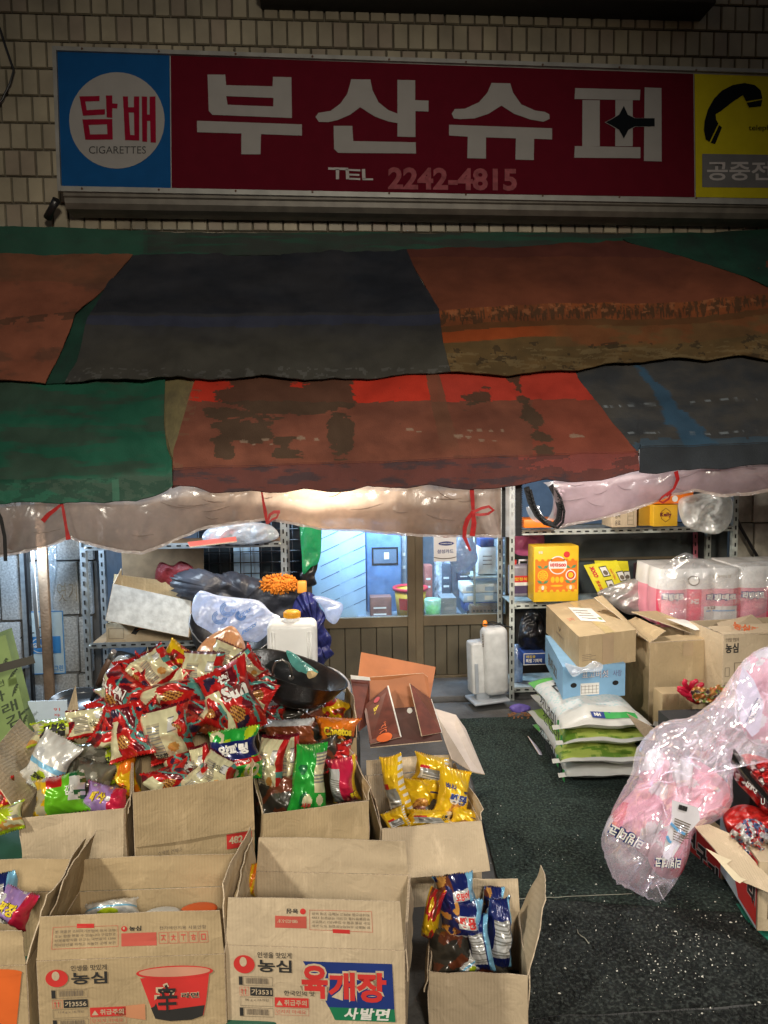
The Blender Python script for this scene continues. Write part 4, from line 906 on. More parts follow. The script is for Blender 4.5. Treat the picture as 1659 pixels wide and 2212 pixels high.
# wall seen right of the right rack
mb = MB(); m_pale = mat('pale_stone', (.40, .37, .30), .75, var=.4, scale=8, bump=.3)
pbox(mb, 1588, 980, 1980, 1560, 7.05, .25, m_gap)
for (u0, u1) in ((1588, 1626), (1630, 1700), (1704, 1850)):
    for (v0, v1) in ((990, 1128), (1131, 1260), (1264, 1400)): pbox(mb, u0, v0, u1, v1, 7.0, .1, m_pale, .008)
tag(mb.build('stone_pillar'), 'cream stone block wall at the right behind the rack', 'wall')
mb = MB(); mb.tube([at(u, v, 6.9) for u, v in ((1578, 1090), (1600, 1140), (1640, 1210), (1700, 1260))], .016, BLACKP, 8); tag(mb.build('wall_cable'), 'black cable slanting down the cream stone at the right', 'cable')
# curtain back wall behind right rack (dim glass)
mb = MB(); pbox(mb, 1108, 1130, 1570, 1310, 7.16, .02, mat('dim_window', (.10, .115, .115), .12, var=.5, scale=3)); pbox(mb, 1150, 1190, 1160, 1310, 7.14, .02, m_brn); pbox(mb, 1495, 1130, 1520, 1500, 7.14, .03, BLACKP)
pbox(mb, 1110, 1205, 1480, 1210, 7.13, .02, m_brn); tag(mb.build('side_window'), 'dim brown-framed window behind the right rack', 'window')
# ================================================================== cartons
UP = V((0, 0, 1))
def slab(mb, P00, P10, P11, P01, th, m, nrm, nu=1, nv=1, warp=0.0, seed=0, taper=0.0, edge=None):
    """thin board with thickness; P00-P10 hinge edge, P01-P11 free edge"""
    def F(a, b, o):
        a2 = lerp(a, .5 + (a - .5) * (1 - taper), b)
        p = P00.lerp(P10, a2).lerp(P01.lerp(P11, a2), b)
        d = warp * (nz(a * 2.3 + seed, b * 1.7, 2) * 1.6 + .5 * nz(a * 7, b * 6, seed)) * (b ** .7)
        return p + nrm * (d + o)
    mb.grid(lambda a, b: F(a, b, th / 2), nu, nv, m, smooth=warp > 0); mb.grid(lambda a, b: F(a, b, -th / 2), nu, nv, m, smooth=warp > 0, flip=True)
    e = edge or KRAFTE
    for k in range(nu):
        for bb in (0, 1): a0, a1 = k / nu, (k + 1) / nu; mb.poly([F(a0, bb, th / 2), F(a1, bb, th / 2), F(a1, bb, -th / 2), F(a0, bb, -th / 2)], e)
    for k in range(nv):
        for aa in (0, 1): b0, b1 = k / nv, (k + 1) / nv; mb.poly([F(aa, b0, th / 2), F(aa, b1, th / 2), F(aa, b1, -th / 2), F(aa, b0, -th / 2)], e)
    return F
def carton(label, uL, vL, YL, uR, vR, dep, hgt, flaps, m=None, name='open_carton', front=None, group='cardboard cartons of snacks', fprint=None, rz=None, side=None, inner=None, bulge=.004, zrim=None, lab={}):
    m = m or KRAFT
    A = at(uL, vL, YL); B = gz(uR, vR, A.z); ex = (B - A); W = ex.length; ex.normalize(); ey = V((-ex.y, ex.x, 0)); th = .005
    C = A + ex * W / 2 + ey * dep / 2
    root = empty(name, (C.x, C.y, A.z - hgt), label, 'box', group)
    mb = MB(); D = V((0, 0, -hgt)); A2 = A + ey * dep; B2 = B + ey * dep; sd = int(uL * 7) % 97
    def wall(p, q, nrm):
        slab(mb, p + D, q + D, q, p, th, m, nrm, 10, 8, bulge * (.35 if front or side else 3), sd)
    # walls: warp fades at the foot only
    wall(A, B, -ey); wall(B, B2, ex); wall(B2, A2, ey); wall(A2, A, -ex)
    mb.poly([A + D + UP * .003, B + D + UP * .003, B2 + D + UP * .003, A2 + D + UP * .003], m)
    ff = plane_fn(A, ex, UP, .0062)         # y negative = down the front face
    tp_ = mat('clear_tape', (.40, .29, .175), .18, coat=.8)
    if front: front(mb, ff, W, hgt)
    if side: side(mb, plane_fn(A2, -ey, UP, .0062), dep, hgt)
    child(mb, 'body', root)
    H_ = {'front': (A, B, -ey), 'back': (A2, B2, ey), 'left': (A, A2, -ex), 'right': (B, B2, ex)}
    for k, spec in flaps.items():
        ang, L = spec[:2]; tp = spec[2] if len(spec) > 2 else .04; p, q, out = H_[k]
        d = UP * cos(radians(ang)) + out * sin(radians(ang)); nrm = (out * cos(radians(ang)) - UP * sin(radians(ang)))
        sh = (q - p).normalized() * (spec[3] * L if len(spec) > 3 else 0)
        o = out * (.006 if ang > 120 else .001) + UP * .003; mb = MB()
        Fq = slab(mb, p + o, q + o, q + o + d * L + sh, p + o + d * L + sh, .004, m, nrm, 12, 8, .007 if (k == 'front' and fprint) else .012, sd + len(k), tp)
        if k == 'front' and fprint:
            g_ = lambda x, y: Fq(x / W, y / L, .002 + .0018); g_.curved = True; fprint(mb, g_, W, L)
        fo = child(mb, 'flap', root)
        if k in lab: fo['label'] = lab[k]
    root['_f'] = 0; del root['_f']
    return root, A, ex, ey, W

def drops(mb, f, x, y, r, m=INKR, bg=None):
    """red egg shaped emblem with a pale seed"""
    mb.ellipse(f, x, y, r, r * .95, m, 26); mb.ellipse(off_fn(f, .0012), x - r * .08, y + r * .28, r * .34, r * .5, bg or KRAFT2, 18)
def noodle_front(code, cnt, ky=.88):
    def F(mb, f0, W, hgt):
        f = lambda x, y: f0(x, y * ky)
        u = W / .60
        drops(mb, f, .062 * u, -.066 * u, .036 * u)
        mb.text('인생을 맛있게', f, .108 * u, -.040 * u, .115 * u, .022 * u, INK, .01); mb.text('농심', f, .108 * u, -.093 * u, .115 * u, .047 * u, INK, .028)
        for y, h_ in ((-.145, .034), (-.262, .034)):
            mb.frame(f, .042 * u, y * u, .115 * u, h_ * u, .0012, INKG); mb.barcode(f, .066 * u, (y + .007) * u, .078 * u, .022 * u, INKG); mb.rect(f, .043 * u, (y + .002) * u, .012 * u, (h_ - .004) * u, INK)
        mb.frame(f, .044 * u, -.183 * u, .032 * u, .032 * u, .0012, INKR2)
        for i in (0, 1): mb.rect(f, (.051 + i * .011) * u, -.179 * u, .003 * u, .016 * u, INKR2); mb.shape([((.0485 + i * .011) * u, -.164 * u), ((.0565 + i * .011) * u, -.164 * u), ((.0525 + i * .011) * u, -.156 * u)], f, INKR2)
        mb.rect(f, .080 * u, -.183 * u, .077 * u, .032 * u, INK); mb.text(code, off_fn(f, .001), .084 * u, -.178 * u, .069 * u, .022 * u, KRAFT2, .015)
        mb.frame(f, .044 * u, -.222 * u, .113 * u, .034 * u, .0012, INKG); mb.text(cnt, f, .062 * u, -.205 * u, .08 * u, .012 * u, INKG, 0)
        mb.rect(f, .163 * u, -.222 * u, .115 * u, .036 * u, INKR); mb.text('취급주의', off_fn(f, .001), .195 * u, -.215 * u, .076 * u, .022 * u, KRAFT2, .02)
        mb.shape([(.168 * u, -.215 * u), (.190 * u, -.215 * u), (.179 * u, -.196 * u)], off_fn(f, .001), KRAFT2)
        mb.frame(f, .163 * u, -.252 * u, .115 * u, .027 * u, .001, INKR2); mb.text('던지지 마세요', f, .168 * u, -.246 * u, .10 * u, .015 * u, INKR2)
    return F
def bowl_front(mb, f, W, hgt):
    noodle_front('가3556', '114 g x 16개입')(mb, f, W, hgt); u = W / .60; cx, cy = .440 * u, -.038 * u; f0_ = f; f = lambda x, y: f0_(x, cy + (y - cy) * .80)
    # shadow print, bowl body, rim, black foot
    mb.shape([(cx - .20 * u, cy - .185 * u), (cx - .16 * u, cy - .155 * u), (cx - .10 * u, cy - .15 * u), (cx - .10 * u, cy - .22 * u), (cx - .16 * u, cy - .205 * u)], f, mat('ink_faint_red', (.60, .26, .13), .7))
    body = [(cx - .112 * u, cy - .04 * u), (cx + .112 * u, cy - .02 * u), (cx + .098 * u, cy - .15 * u), (cx + .088 * u, cy - .21 * u), (cx + .05 * u, cy - .226 * u), (cx - .02 * u, cy - .228 * u), (cx - .068 * u, cy - .215 * u), (cx - .085 * u, cy - .15 * u)]
    mb.shape(body, f, INKR); g = off_fn(f, .0012)
    mb.shape([(cx - .081 * u, cy - .168 * u), (cx - .07 * u, cy - .162 * u), (cx - .064 * u, cy - .148 * u), (cx - .058 * u, cy - .178 * u), (cx - .03 * u, cy - .18 * u), (cx + .093 * u, cy - .165 * u), (cx + .086 * u, cy - .211 * u), (cx + .05 * u, cy - .2265 * u), (cx - .02 * u, cy - .2285 * u), (cx - .068 * u, cy - .2155 * u)], g, INK)
    mb.ellipse(g, cx, cy - .018 * u, .124 * u, .028 * u, INKR, 36); mb.ellipse(off_fn(f, .0022), cx, cy - .015 * u, .115 * u, .021 * u, mat('ink_faint_red2', (.62, .30, .20), .7), 36)
    t3 = off_fn(f, .0036); wh = off_fn(f, .0026)
    mb.text('辛', wh, cx - .068 * u, cy - .194 * u, .082 * u, .134 * u, KRAFT2, .055); mb.text('辛', t3, cx - .060 * u, cy - .186 * u, .066 * u, .118 * u, INK, .018)
    mb.text('라면', wh, cx + .018 * u, cy - .131 * u, .059 * u, .026 * u, KRAFT2, .06); mb.text('라면', t3, cx + .020 * u, cy - .129 * u, .055 * u, .022 * u, INK, .02)
def yuk_front(mb, f, W, hgt):
    noodle_front('가3531', '86 g x 24개입', .95)(mb, f, W, hgt); u = W / .60
    mb.shape([(.262 * u, -.045 * u), (.560 * u, -.045 * u), (.566 * u, -.205 * u), (.345 * u, -.205 * u), (.315 * u, -.145 * u)], f, INKB)
    mb.shape([(.346 * u, -.205 * u), (.566 * u, -.205 * u), (.569 * u, -.250 * u), (.366 * u, -.250 * u)], f, INKGR)
    g = off_fn(f, .0012); t = off_fn(f, .0026)
    for s_, x, y, w_, h_ in (('육', .256, -.175, .088, .118), ('개', .345, -.178, .090, .100), ('장', .440, -.182, .100, .106)):
        mb.text(s_, g, (x - .006) * u, (y - .006) * u, (w_ + .012) * u, (h_ + .012) * u, KRAFT2, .085); mb.text(s_, t, x * u, y * u, w_ * u, h_ * u, INKR, .04)
    sl = lambda x, y: t(x + y * .25, y)
    for s_, x in (('사', .395), ('발', .448), ('면', .500)): mb.text(s_, lambda a, b: t(a + (b + .24 * u) * .2, b), x * u, -.244 * u, .046 * u, .042 * u, WHITE, .035)
    mb.text('한국인의 맛', g, .195 * u, -.168 * u, .105 * u, .018 * u, INK, .012)
def flap_print(rot):
    def F(mb, f, W, L):
        u = W / .60
        def T(s_, x, y, w_, h_, m, b=0.0):
            if rot: mb.text(s_, f, W - (x + w_) * u, L - (y + h_) * u, w_ * u, h_ * u, m, b, rot=True)
            else: mb.text(s_, f, x * u, y * u, w_ * u, h_ * u, m, b)
        def Q(x, y, w_, h_, m): mb.rect(f, (W - (x + w_) * u) if rot else x * u, (L - (y + h_) * u) if rot else y * u, w_ * u, h_ * u, m)
        def FR(x, y, w_, h_, m): mb.frame(f, (W - (x + w_) * u) if rot else x * u, (L - (y + h_) * u) if rot else y * u, w_ * u, h_ * u, .0013, m)
        x0 = .10 if rot else .045; y0 = .035
        FR(x0, y0, .215, .070, INKR2); Q(x0 + .078, y0 + .064, .058, .014, INKR)
        for i, s_ in enumerate(('본 제품은 소비자기본법에 의거 교환', '또는 환불 받을 수 있습니다 구입한곳', '부정불량식품 신고는 국번없이 1399', '직사광선을 피하고 서늘한 곳에 보관')): T(s_, x0 + .008, y0 + .050 - i * .014, .198, .0095, INKG)
        x1 = x0 + .225
        if rot:
            Q(x1, .058, .108, .042, INKR2); T('080-023-5181', x1 + .03, .070, .07, .012, KRAFT2, .02); f2 = off_fn(f, .001)
            T('농심', x1 + .028, .033, .040, .016, INK, .03); mb.ellipse(f, W - (x1 + .012) * u, L - .041 * u, .010 * u, .010 * u, INKR)
        else:
            Q(x1, .035, .115, .042, INKR2); drops(mb, f, (x1 + .010) * u, .092 * u, .010 * u); T('농심', x1 + .026, .084, .040, .016, INK, .03)
            T('전자레인지용 사용안함', x1 + .125, .084, .155, .011, INKG)
            for i in range(5): FR(x1 + .122 + i * .033, .040, .030, .036, INKR2); T('ㅈㅊㅜㅎㅁ'[i], x1 + .129 + i * .033, .048, .016, .020, INKR2, .02)
    return F

# stand that carries the two front rows
mb = MB(); m_tab = mat('stand_dark', (.03, .03, .03), .8)
zt = .355
mb.box((-1.02, 3.45, zt - .02), (2.35, 1.95, .03), mat('stand_green', (.02, .10, .06), .7), bev=.004)
for x in (-2.1, -1.0, .05):
    for y in (2.6, 3.4, 4.3): mb.box((x, y, (zt - .035) / 2), (.05, .05, zt - .035), m_tab)
tag(mb.build('display_stand'), 'low dark stand with green cover carrying the rows of cartons', 'table')
mb = MB(); mb.box((-1.0, 4.75, .30), (2.3, .72, .56), m_tab, bev=.01); tag(mb.build('back_crate'), 'dark crate behind the snack cartons that props up the pans', 'crate')

carton('tan noodle carton cut off by the left edge, orange bowl printed on it', -340, 2096, 2.5, 56, 2084, .42, .33, {'front': (-3, .11), 'right': (14, .20, .1, .25), 'back': (8, .12)},
       front=lambda mb, f, W, h: (mb.shape([(W - .115, -.025), (W - .012, -.020), (W - .045, -.25), (W - .14, -.26)], f, mat('ink_orange', (.75, .14, .02), .7)), mb.ellipse(off_fn(f, .001), W - .085, -.022, .075, .014, mat('ink_orange', (.75, .14, .02), .7))))
carton('tan noodle carton printed with a red bowl and black characters', 80, 2076, 2.5, 484, 2060, .40, .34, {'front': (-6, .145), 'left': (-12, .20, .05, .5), 'right': (12, .18, .1, .3), 'back': (4, .125)}, front=bowl_front, fprint=flap_print(False))
carton('tan noodle carton with a blue and green panel and red letters', 488, 2041, 2.5, 873, 2053, .45, .365, {'front': (-2, .165), 'left': (10, .17, .12, .3), 'back': (3, .135), 'right': (176, .12)}, front=yuk_front, fprint=flap_print(True), m=KRAFT2)
carton('plain tan carton of blue snack bags standing on the black mat', 927, 2096, 2.78, 1140, 2108, .40, .39, {'right': (26, .21, .35, .55), 'back': (2, .14), 'left': (176, .1)}, front=None, m=KRAFT2)
carton('white-rimmed carton of green and purple bags, flap hanging in front', 44, 1767, 3.31, 268, 1746, .66, .33, {'front': (176, .225), 'left': (38, .27, .1, .2)}, m=KRAFT2)
def b_front(mb, f, W, h):
    mb.rect(f, W * .76, -.325, W * .22, .07, INKR); mb.text('482 g', off_fn(f, .001), W * .78, -.312, W * .18, .044, KRAFT2, .04)
    mb.text('스낵은 언제나', f, W * .18, -.30, W * .2, .02, INKG); drops(mb, f, W * .12, -.335, .02)
carton('brown carton heaped with red snack bags, behind the red-bowl carton', 287, 1713, 3.3, 545, 1676, .62, .42, {'front': (177, .245, .0), 'left': (172, .1), 'right': (4, .05)}, front=b_front)
carton('brown carton of green, beige and pink snack bags, third of its row', 567, 1759, 3.3, 796, 1730, .68, .36, {'front': (177, .23), 'right': (3, .06), 'left': (5, .05)})
carton('pale carton of yellow snack bags with a big flap hanging forward', 825, 1791, 3.62, 1039, 1773, .62, .50, {'front': (163, .235, -.10), 'right': (7, .05, .1), 'back': (3, .085, .0), 'left': (176, .2)}, m=KRAFT2)
# second row behind: three cartons
carton('tan carton behind the green and purple bags, left of the red heap', 108, 1630, 4.02, 262, 1612, .45, .42, {'right': (-10, .22, .95)}, group='cardboard cartons of snacks')
carton('carton buried under the heap of red snack bags', 300, 1600, 4.0, 540, 1580, .45, .50, {'left': (6, .30, .95), 'back': (10, .2)}, m=KRAFT)
carton('carton holding brown and orange snack bags beneath the black wok', 562, 1612, 4.05, 770, 1594, .50, .50, {'right': (2, .18, .3)}, m=KRAFT)
mb = MB(); mb.box(at(104, 1537, 4.46) , (.22, .006, .13), mat('pale_print', (.50, .60, .70), .5), Matrix.Identity(4)); x_, y_ = at(104, 1537, 4.45), 0
for i, s_ in enumerate(('16', '4x', 'en')): mb.text(s_, lambda a, b: V((x_.x + .03 + a, 4.455, x_.z - .0 - i * .035 + b)), 0, 0, .035, .018, INKR2, rot=True)
tag(mb.build('white_card'), 'pale blue white card with faint red figures behind the left cartons', 'card')
# loose pointed flaps
def loose_flap(pts, Y, label, m=KRAFT2):
    mb = MB(); P = [at(u, v, Y + (0.02 * i)) for i, (u, v) in enumerate(pts)]; nn = (P[1] - P[0]).cross(P[2] - P[0]).normalized() * .002
    mb.poly([p + nn for p in P], m); mb.poly([p - nn for p in P][::-1], m)
    for a, b in zip(P, P[1:] + P[:1]): mb.poly([a + nn, b + nn, b - nn, a - nn], KRAFTE)
    return tag(mb.build('card_piece'), label, 'card')
loose_flap([(135, 1568), (163, 1480), (172, 1552), (170, 1580)], 4.3, 'pointed tan card flap standing before the frying pan')
loose_flap([(303, 1465), (319, 1398), (327, 1452), (322, 1475)], 4.5, 'pointed tan card flap sticking up above the red snack heap')

# ================================================================== snack bags
C_ = dict(red=(.52, .016, .014), dred=(.13, .006, .014), cream=(.72, .68, .42), silver=(.55, .56, .56), green=(.02, .36, .04), dgreen=(.01, .14, .04), lime=(.48, .62, .02), yellow=(.80, .50, .01), navy=(.010, .018, .12), white=(.72, .72, .68),
          orange=(.80, .20, .01), brown=(.16, .045, .02), pink=(.62, .02, .07), lilac=(.42, .26, .60), chip=(.62, .30, .07), black=(.015, .013, .012), teal=(.10, .34, .30), sky=(.20, .48, .70), grey=(.25, .25, .23), clear=(.34, .33, .27), beige=(.50, .44, .28))
def n2(x, y, s_): return noise.noise(V((x, y, s_ * 3.7)))
def st_sun(u, v, s_):
    if v < .07 or v > .93: return C_['red']
    n_ = n2(u * 4, v * 4, s_)
    if u < .30 + .06 * n_ and v < .7: return C_['cream']
    if (u - .45) ** 2 * 2 + (v - .30) ** 2 * 3 < .05: return C_['chip'] if sin((u * 1.3 + v) * 60) > -.2 else C_['brown']
    if abs(u - .8 - .2 * n_) < .04 or abs(u + v - 1.25) < .03: return C_['teal']
    if n_ > .12: return C_['dred']
    if n_ < -.42: return (.03, .02, .05)
    return C_['red']
def st_sunback(u, v, s_):
    if v < .10: return C_['red']
    if v > .95: return C_['dred']
    if u > .88 - .1 * v: return C_['red'] if n2(u, v * 5, s_) > -.2 else C_['teal']
    if u < .16 + .5 * n2(v * 2, s_, 3) and v < .6: return C_['dred'] if n2(u * 5, v * 5, s_) > 0 else C_['red']
    if .15 < u < .45 and .15 < v < .75: return C_['beige'] if sin(v * 170) > -.3 else C_['grey']
    if .62 < u < .78 and .55 < v < .8: return C_['grey'] if sin(v * 260) > .1 else C_['white']
    if (u - .62) ** 2 * 2 + (v - .26) ** 2 * 3 < .025: return C_['chip']
    return C_['cream']
def st_kko(u, v, s_):
    n_ = n2(u * 5, v * 5, s_); a = math.atan2(v - .62, u - .5); r = math.hypot(u - .5, (v - .62) * 1.1)
    if r < .30 + .05 * sin(a * 14): return C_['lime']
    if v > .9 or v < .08: return C_['lime']
    if v < .38 and n_ > -.05: return C_['chip']
    return C_['clear'] if n_ > .0 else C_['cream']
def st_white(u, v, s_):
    if v < .36 and (u - .5) ** 2 + (v - .2) ** 2 < .03: return C_['lime']
    if .4 < v < .5: return C_['sky']
    return C_['white'] if n2(u * 4, v * 4, s_) > -.2 else C_['silver']
def st_onion(u, v, s_):
    if abs(v - .62 - .15 * (u - .5) ** 2) < .17: return C_['navy']
    if abs(v - .40) < .055: return C_['red']
    r = math.hypot(u - .3, v - .15); r2 = math.hypot(u - .75, v - .2)
    if .09 < r < .16 or .10 < r2 < .17 or .08 < math.hypot(u - .15, v - .85) < .15: return C_['cream']
    return C_['green'] if n2(u * 4, v * 4, s_) > -.25 else C_['lime']
def st_green(u, v, s_):
    if u > .62 and .35 < v < .88: return C_['cream'] if sin(v * 150) > -.5 else C_['grey']
    if math.hypot(u - .42, (v - .22) * 1.4) < .13 or math.hypot(u - .78, (v - .24) * 1.3) < .10: return C_['cream']
    if v < .04: return C_['red']
    return C_['green'] if n2(u * 3, v * 5, s_) > -.3 else C_['dgreen']
def st_pink(u, v, s_):
    if u < .38 and v < .85: return C_['silver'] if sin(v * 140) > -.4 else C_['grey']
    if u > .88: return C_['yellow']
    return C_['pink']
def st_lilac(u, v, s_): return C_['pink'] if u > .62 + .1 * v else C_['lilac'] if n2(u * 4, v * 4, s_) > -.35 else C_['white']
def st_mix(u, v, s_):
    if u < .33: return C_['yellow'] if n2(u * 6, v * 6, s_) > -.1 else C_['beige']
    if v > .66 and u < .62: return C_['red']
    if u > .75 and v > .3: return C_['dgreen'] if n2(u * 9, v * 9, s_) > .1 else C_['white']
    return (.16, .55, .02)
def st_cheet(u, v, s_): return C_['orange'] if v > .5 or n2(u * 4, v * 4, s_) > .2 else C_['black'] if v < .3 else (.55, .12, .01)
def st_brown(u, v, s_): return C_['silver'] if v > .66 and n2(u * 3, v * 3, s_) > -.4 else (.22, .055, .018) if n2(u * 5, v * 4, s_) > -.2 else C_['brown']
def st_flame(u, v, s_): return C_['yellow'] if n2(u * 4, v * 4, s_) > 0 else C_['red'] if n2(u * 4, v * 4, s_) > -.3 else C_['brown']
def st_yel(u, v, s_):
    if math.hypot((u - .5) * 1.0, (v - .22) * 1.0) < .20: return C_['chip'] if n2(u * 22, v * 22, s_) > -.1 else (.38, .16, .03)
    if .58 < v < .63: return C_['navy'] if u > .7 else C_['yellow']
    return C_['yellow']
def st_yelback(u, v, s_):
    if .12 < u < .75 and .18 < v < .52: return C_['grey'] if (v > .36 or sin(v * 200) > 0) and u > .2 else C_['white']
    if .12 < u < .4 and .52 < v < .62: return C_['red']
    if u > .86: return C_['white'] if sin(v * 220) > 0 else C_['yellow']
    return C_['yellow']
def st_blue(u, v, s_):
    n_ = n2(u * 3, v * 3, s_)
    if v < .22: return C_['white']
    if u < .38 and n2(u * 7, v * 7, s_ + 2) > .02: return C_['brown'] if n_ > 0 else C_['chip']
    if u > .80: return C_['sky']
    if .42 < v < .70 and u > .35: return C_['silver']
    return C_['navy']
def st_blueback(u, v, s_):
    if u > .78: return C_['sky']
    if .1 < u < .75 and .2 < v < .75: return C_['silver'] if sin(v * 160) > -.5 else C_['grey']
    return C_['navy']
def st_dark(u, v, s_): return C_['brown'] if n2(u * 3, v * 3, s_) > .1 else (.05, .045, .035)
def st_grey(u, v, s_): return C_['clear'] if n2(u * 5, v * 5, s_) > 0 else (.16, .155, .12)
def st_org(u, v, s_): return C_['orange'] if n2(u * 3, v * 3, s_) > .0 else C_['yellow']
def st_redpack(u, v, s_):
    n_ = n2(u * 6, v * 6, s_); return C_['red'] if n_ > -.15 else C_['white'] if n_ < -.32 else C_['dred']

def bag(label, style, u, v, Y, w, h, roll=0, tilt=20, yaw=0, T=.045, txt=(), seed=None, cat='snack bag', name='snack_bag', group='snack bags in the cartons', nu=34, nv=44, mtl=None, crump=1.0, puff=1.0):
    seed = (int(u * 13 + v * 7) % 211) / 7.0 if seed is None else seed
    rr = random.Random(int(seed * 1000)); C = at(u, v, Y)
    Mr = (Matrix.Rotation(radians(yaw), 3, 'Z') @ Matrix.Rotation(radians(-tilt), 3, 'X') @ Matrix.Rotation(radians(-roll), 3, 'Y'))
    k1, k2 = rr.uniform(-.24, .24), rr.uniform(-.16, .16); bx, bz = rr.uniform(-.16, .22), rr.uniform(-.12, .18)
    def F(a, b, s_):       # a,b in 0..1 ; s_ -1 front (towards viewer) / +1 back
        x = 2 * a - 1; z = 2 * b - 1
        t = max(0, 1 - abs(z) ** 2.2) ** .8 * max(0, 1 - abs(x) ** 2.6) ** .62 * T * puff * 1.55
        cr = crump * .030 * min(w, h) * 5
        q = V((x * 1.3 + seed, z * 1.6, seed + s_ * 2))
        d = min(w, h) * .21 * crump * crinkle(a * 3.2 * w / min(w, h) + seed, b * 3.2 * h / min(w, h), seed + (s_ > 0) * 4)
        e = 1 - max(0, 1 - (1 - abs(x)) * 6)
        # radial pleats running in from the seals
        pl_ = .010 * crump * sin(x * 19 + seed * 5 + z) * max(0, abs(z) - .45) * (1 if abs(z) < .93 else .4)
        y = s_ * (t + d * (.30 + .70 * e)) + pl_ + .04 * h * noise.noise(V((x * .8, z * .8, seed))) + bx * w * x * x + bz * h * z * z
        xx = x * w / 2 * 1.08 * (1 - .15 * (1 - z * z)) * (1 + k2 * z) + .10 * w * noise.noise(V((z * 1.3, seed, 2.0))) * crump + .015 * h * z * z * k1 * 4
        zz = z * h / 2 * 1.06 * (1 - .05 * (1 - x * x)) * (1 + .05 * x * k1 * 5) + (0.0035 * (1 if int(a * nu) % 2 else -1) if abs(z) > .985 else 0)
        fold = k1 * abs(z) ** 3 * h * .8
        return C + Mr @ V((xx, y + fold, zz))
    mb = MB(); m = mtl or PAINT
    mb.grid(lambda a, b: F(a, b, -1), nu, nv, m, lambda a, b: style(a, b, seed))
    mb.grid(lambda a, b: F(a, b, 1), nu, nv, m, lambda a, b: style(1 - a, b, seed), flip=True)
    def f(x, y, o=.0025):
        x = min(max(x, .01), .99); y = min(max(y, .01), .99); e = .02
        p = F(x, y, -1); du = F(min(1, x + e), y, -1) - F(x - e if x > e else 0, y, -1); dv = F(x, min(1, y + e), -1) - F(x, y - e if y > e else 0, -1)
        n_ = du.cross(dv).normalized(); n_ = n_ if n_.dot(V((0, -1, 0.3))) > 0 or True else -n_
        return p + n_ * o
    for t in txt:
        s_, x0, y0, tw, tht, m1 = t[:6]; outl = t[6] if len(t) > 6 else None; b_ = t[7] if len(t) > 7 else .04
        if outl: mb.text(s_, f, x0 - .012, y0 - .008, tw + .024, tht + .016, outl, b_ + .07)
        mb.text(s_, lambda x, y: f(x, y, .0042), x0, y0, tw, tht, m1, b_)
    return tag(mb.build(name), label, cat, group)
W_, N_, RD, BK, YL_ = WHITE, INKB, INKR, INK, mat('print_yellow', (.8, .6, .02), .5)
MAR = mat('print_maroon', (.12, .01, .01), .5)
sunT = lambda w1='썬': [(w1, .52, .42, .30, .22, W_, MAR), ('오리지널', .2, .62, .3, .08, W_, MAR, .02)]
# -- heap behind (over the buried carton)
bag('red snack bag with big white curling letters and ridged chips, right of the heap', st_sun, 503, 1512, 3.72, .23, .34, 22, 18, 8, .05, [('Sun', .34, .50, .56, .22, W_, MAR, .05), ('썬', .35, .76, .25, .13, W_, MAR)])
bag('snack bag at the top of the heap showing its cream back panel', st_sunback, 437, 1452, 3.95, .23, .20, -4, 10, 0, .05)
bag('snack bag high on the heap with a silver-cream rolled seam, against the wok', st_sunback, 502, 1428, 4.02, .25, .15, -26, 25, 5, .045)
bag('small cream-backed snack bag tucked beneath the wok rim', st_sunback, 536, 1440, 3.92, .12, .16, 35, 5, 0, .03)
bag('snack bag with a pale square panel, upper left of the heap', st_sunback, 340, 1440, 4.0, .18, .19, 38, 22, -5, .045)
bag('red snack bag with white lettering slanting up at the heap left end', st_sun, 258, 1497, 3.9, .27, .18, -33, 18, -12, .05, [('고소한', .14, .42, .34, .22, W_, MAR), ('썬', .50, .40, .24, .32, W_, MAR)])
bag('long red bag lying across the middle of the heap', st_sun, 378, 1496, 3.86, .36, .15, 9, 35, 0, .05)
bag('dark red bag wedged below the long red bag', st_sun, 424, 1541, 3.80, .30, .14, -6, 30, 0, .045, [('고소한', .45, .25, .22, .18, BK)])
bag('red snack bag with yellow-rimmed top corner behind the heap', st_flame, 388, 1425, 4.08, .20, .13, -38, 15, 0, .035)
bag('snack bag with chip picture and cream seam, in front of the heap', st_sun, 283, 1578, 3.68, .19, .25, 14, 20, -8, .05)
bag('upside-down bag with long cream back panel, centre of the heap', st_sunback, 358, 1586, 3.62, .22, .25, 12, 14, 4, .045, [('고소한', .16, .10, .3, .10, BK)])
bag('red and cream bag lying on the left carton rim', st_sunback, 205, 1562, 3.78, .25, .13, 8, 30, 0, .045, [('농심', .45, .3, .15, .2, BK, None, .01)])
bag('yellow-green bag with black letters lying across the left cartons', st_kko, 120, 1578, 3.8, .28, .11, 8, 25, 0, .045, [('꼬북칩', .30, .18, .42, .55, BK, None, .06)])
bag('orange-brown shiny bag at the bottom of the heap', st_brown, 462, 1562, 3.75, .24, .12, -22, 20, 0, .035)
bag('narrow red bag with crimped tail pointing right under the wok', st_sun, 545, 1490, 3.85, .15, .22, 62, 20, 0, .03)
bag('red bag showing only its torn flap at the upper left heap', st_sun, 310, 1462, 4.03, .20, .12, -50, 12, 0, .03)
bag('dark red bag hidden deep in the centre of the heap', st_sun, 440, 1500, 4.0, .3, .24, 10, 40, 0, .06)
bag('red bag lying at the back of the heap behind the long one', st_sun, 340, 1475, 4.12, .30, .2, -10, 40, 0, .06)
bag('red striped bag leaning on the heap just left of centre', st_sun, 318, 1520, 3.95, .22, .2, -30, 25, 0, .05)
rr = random.Random(77)
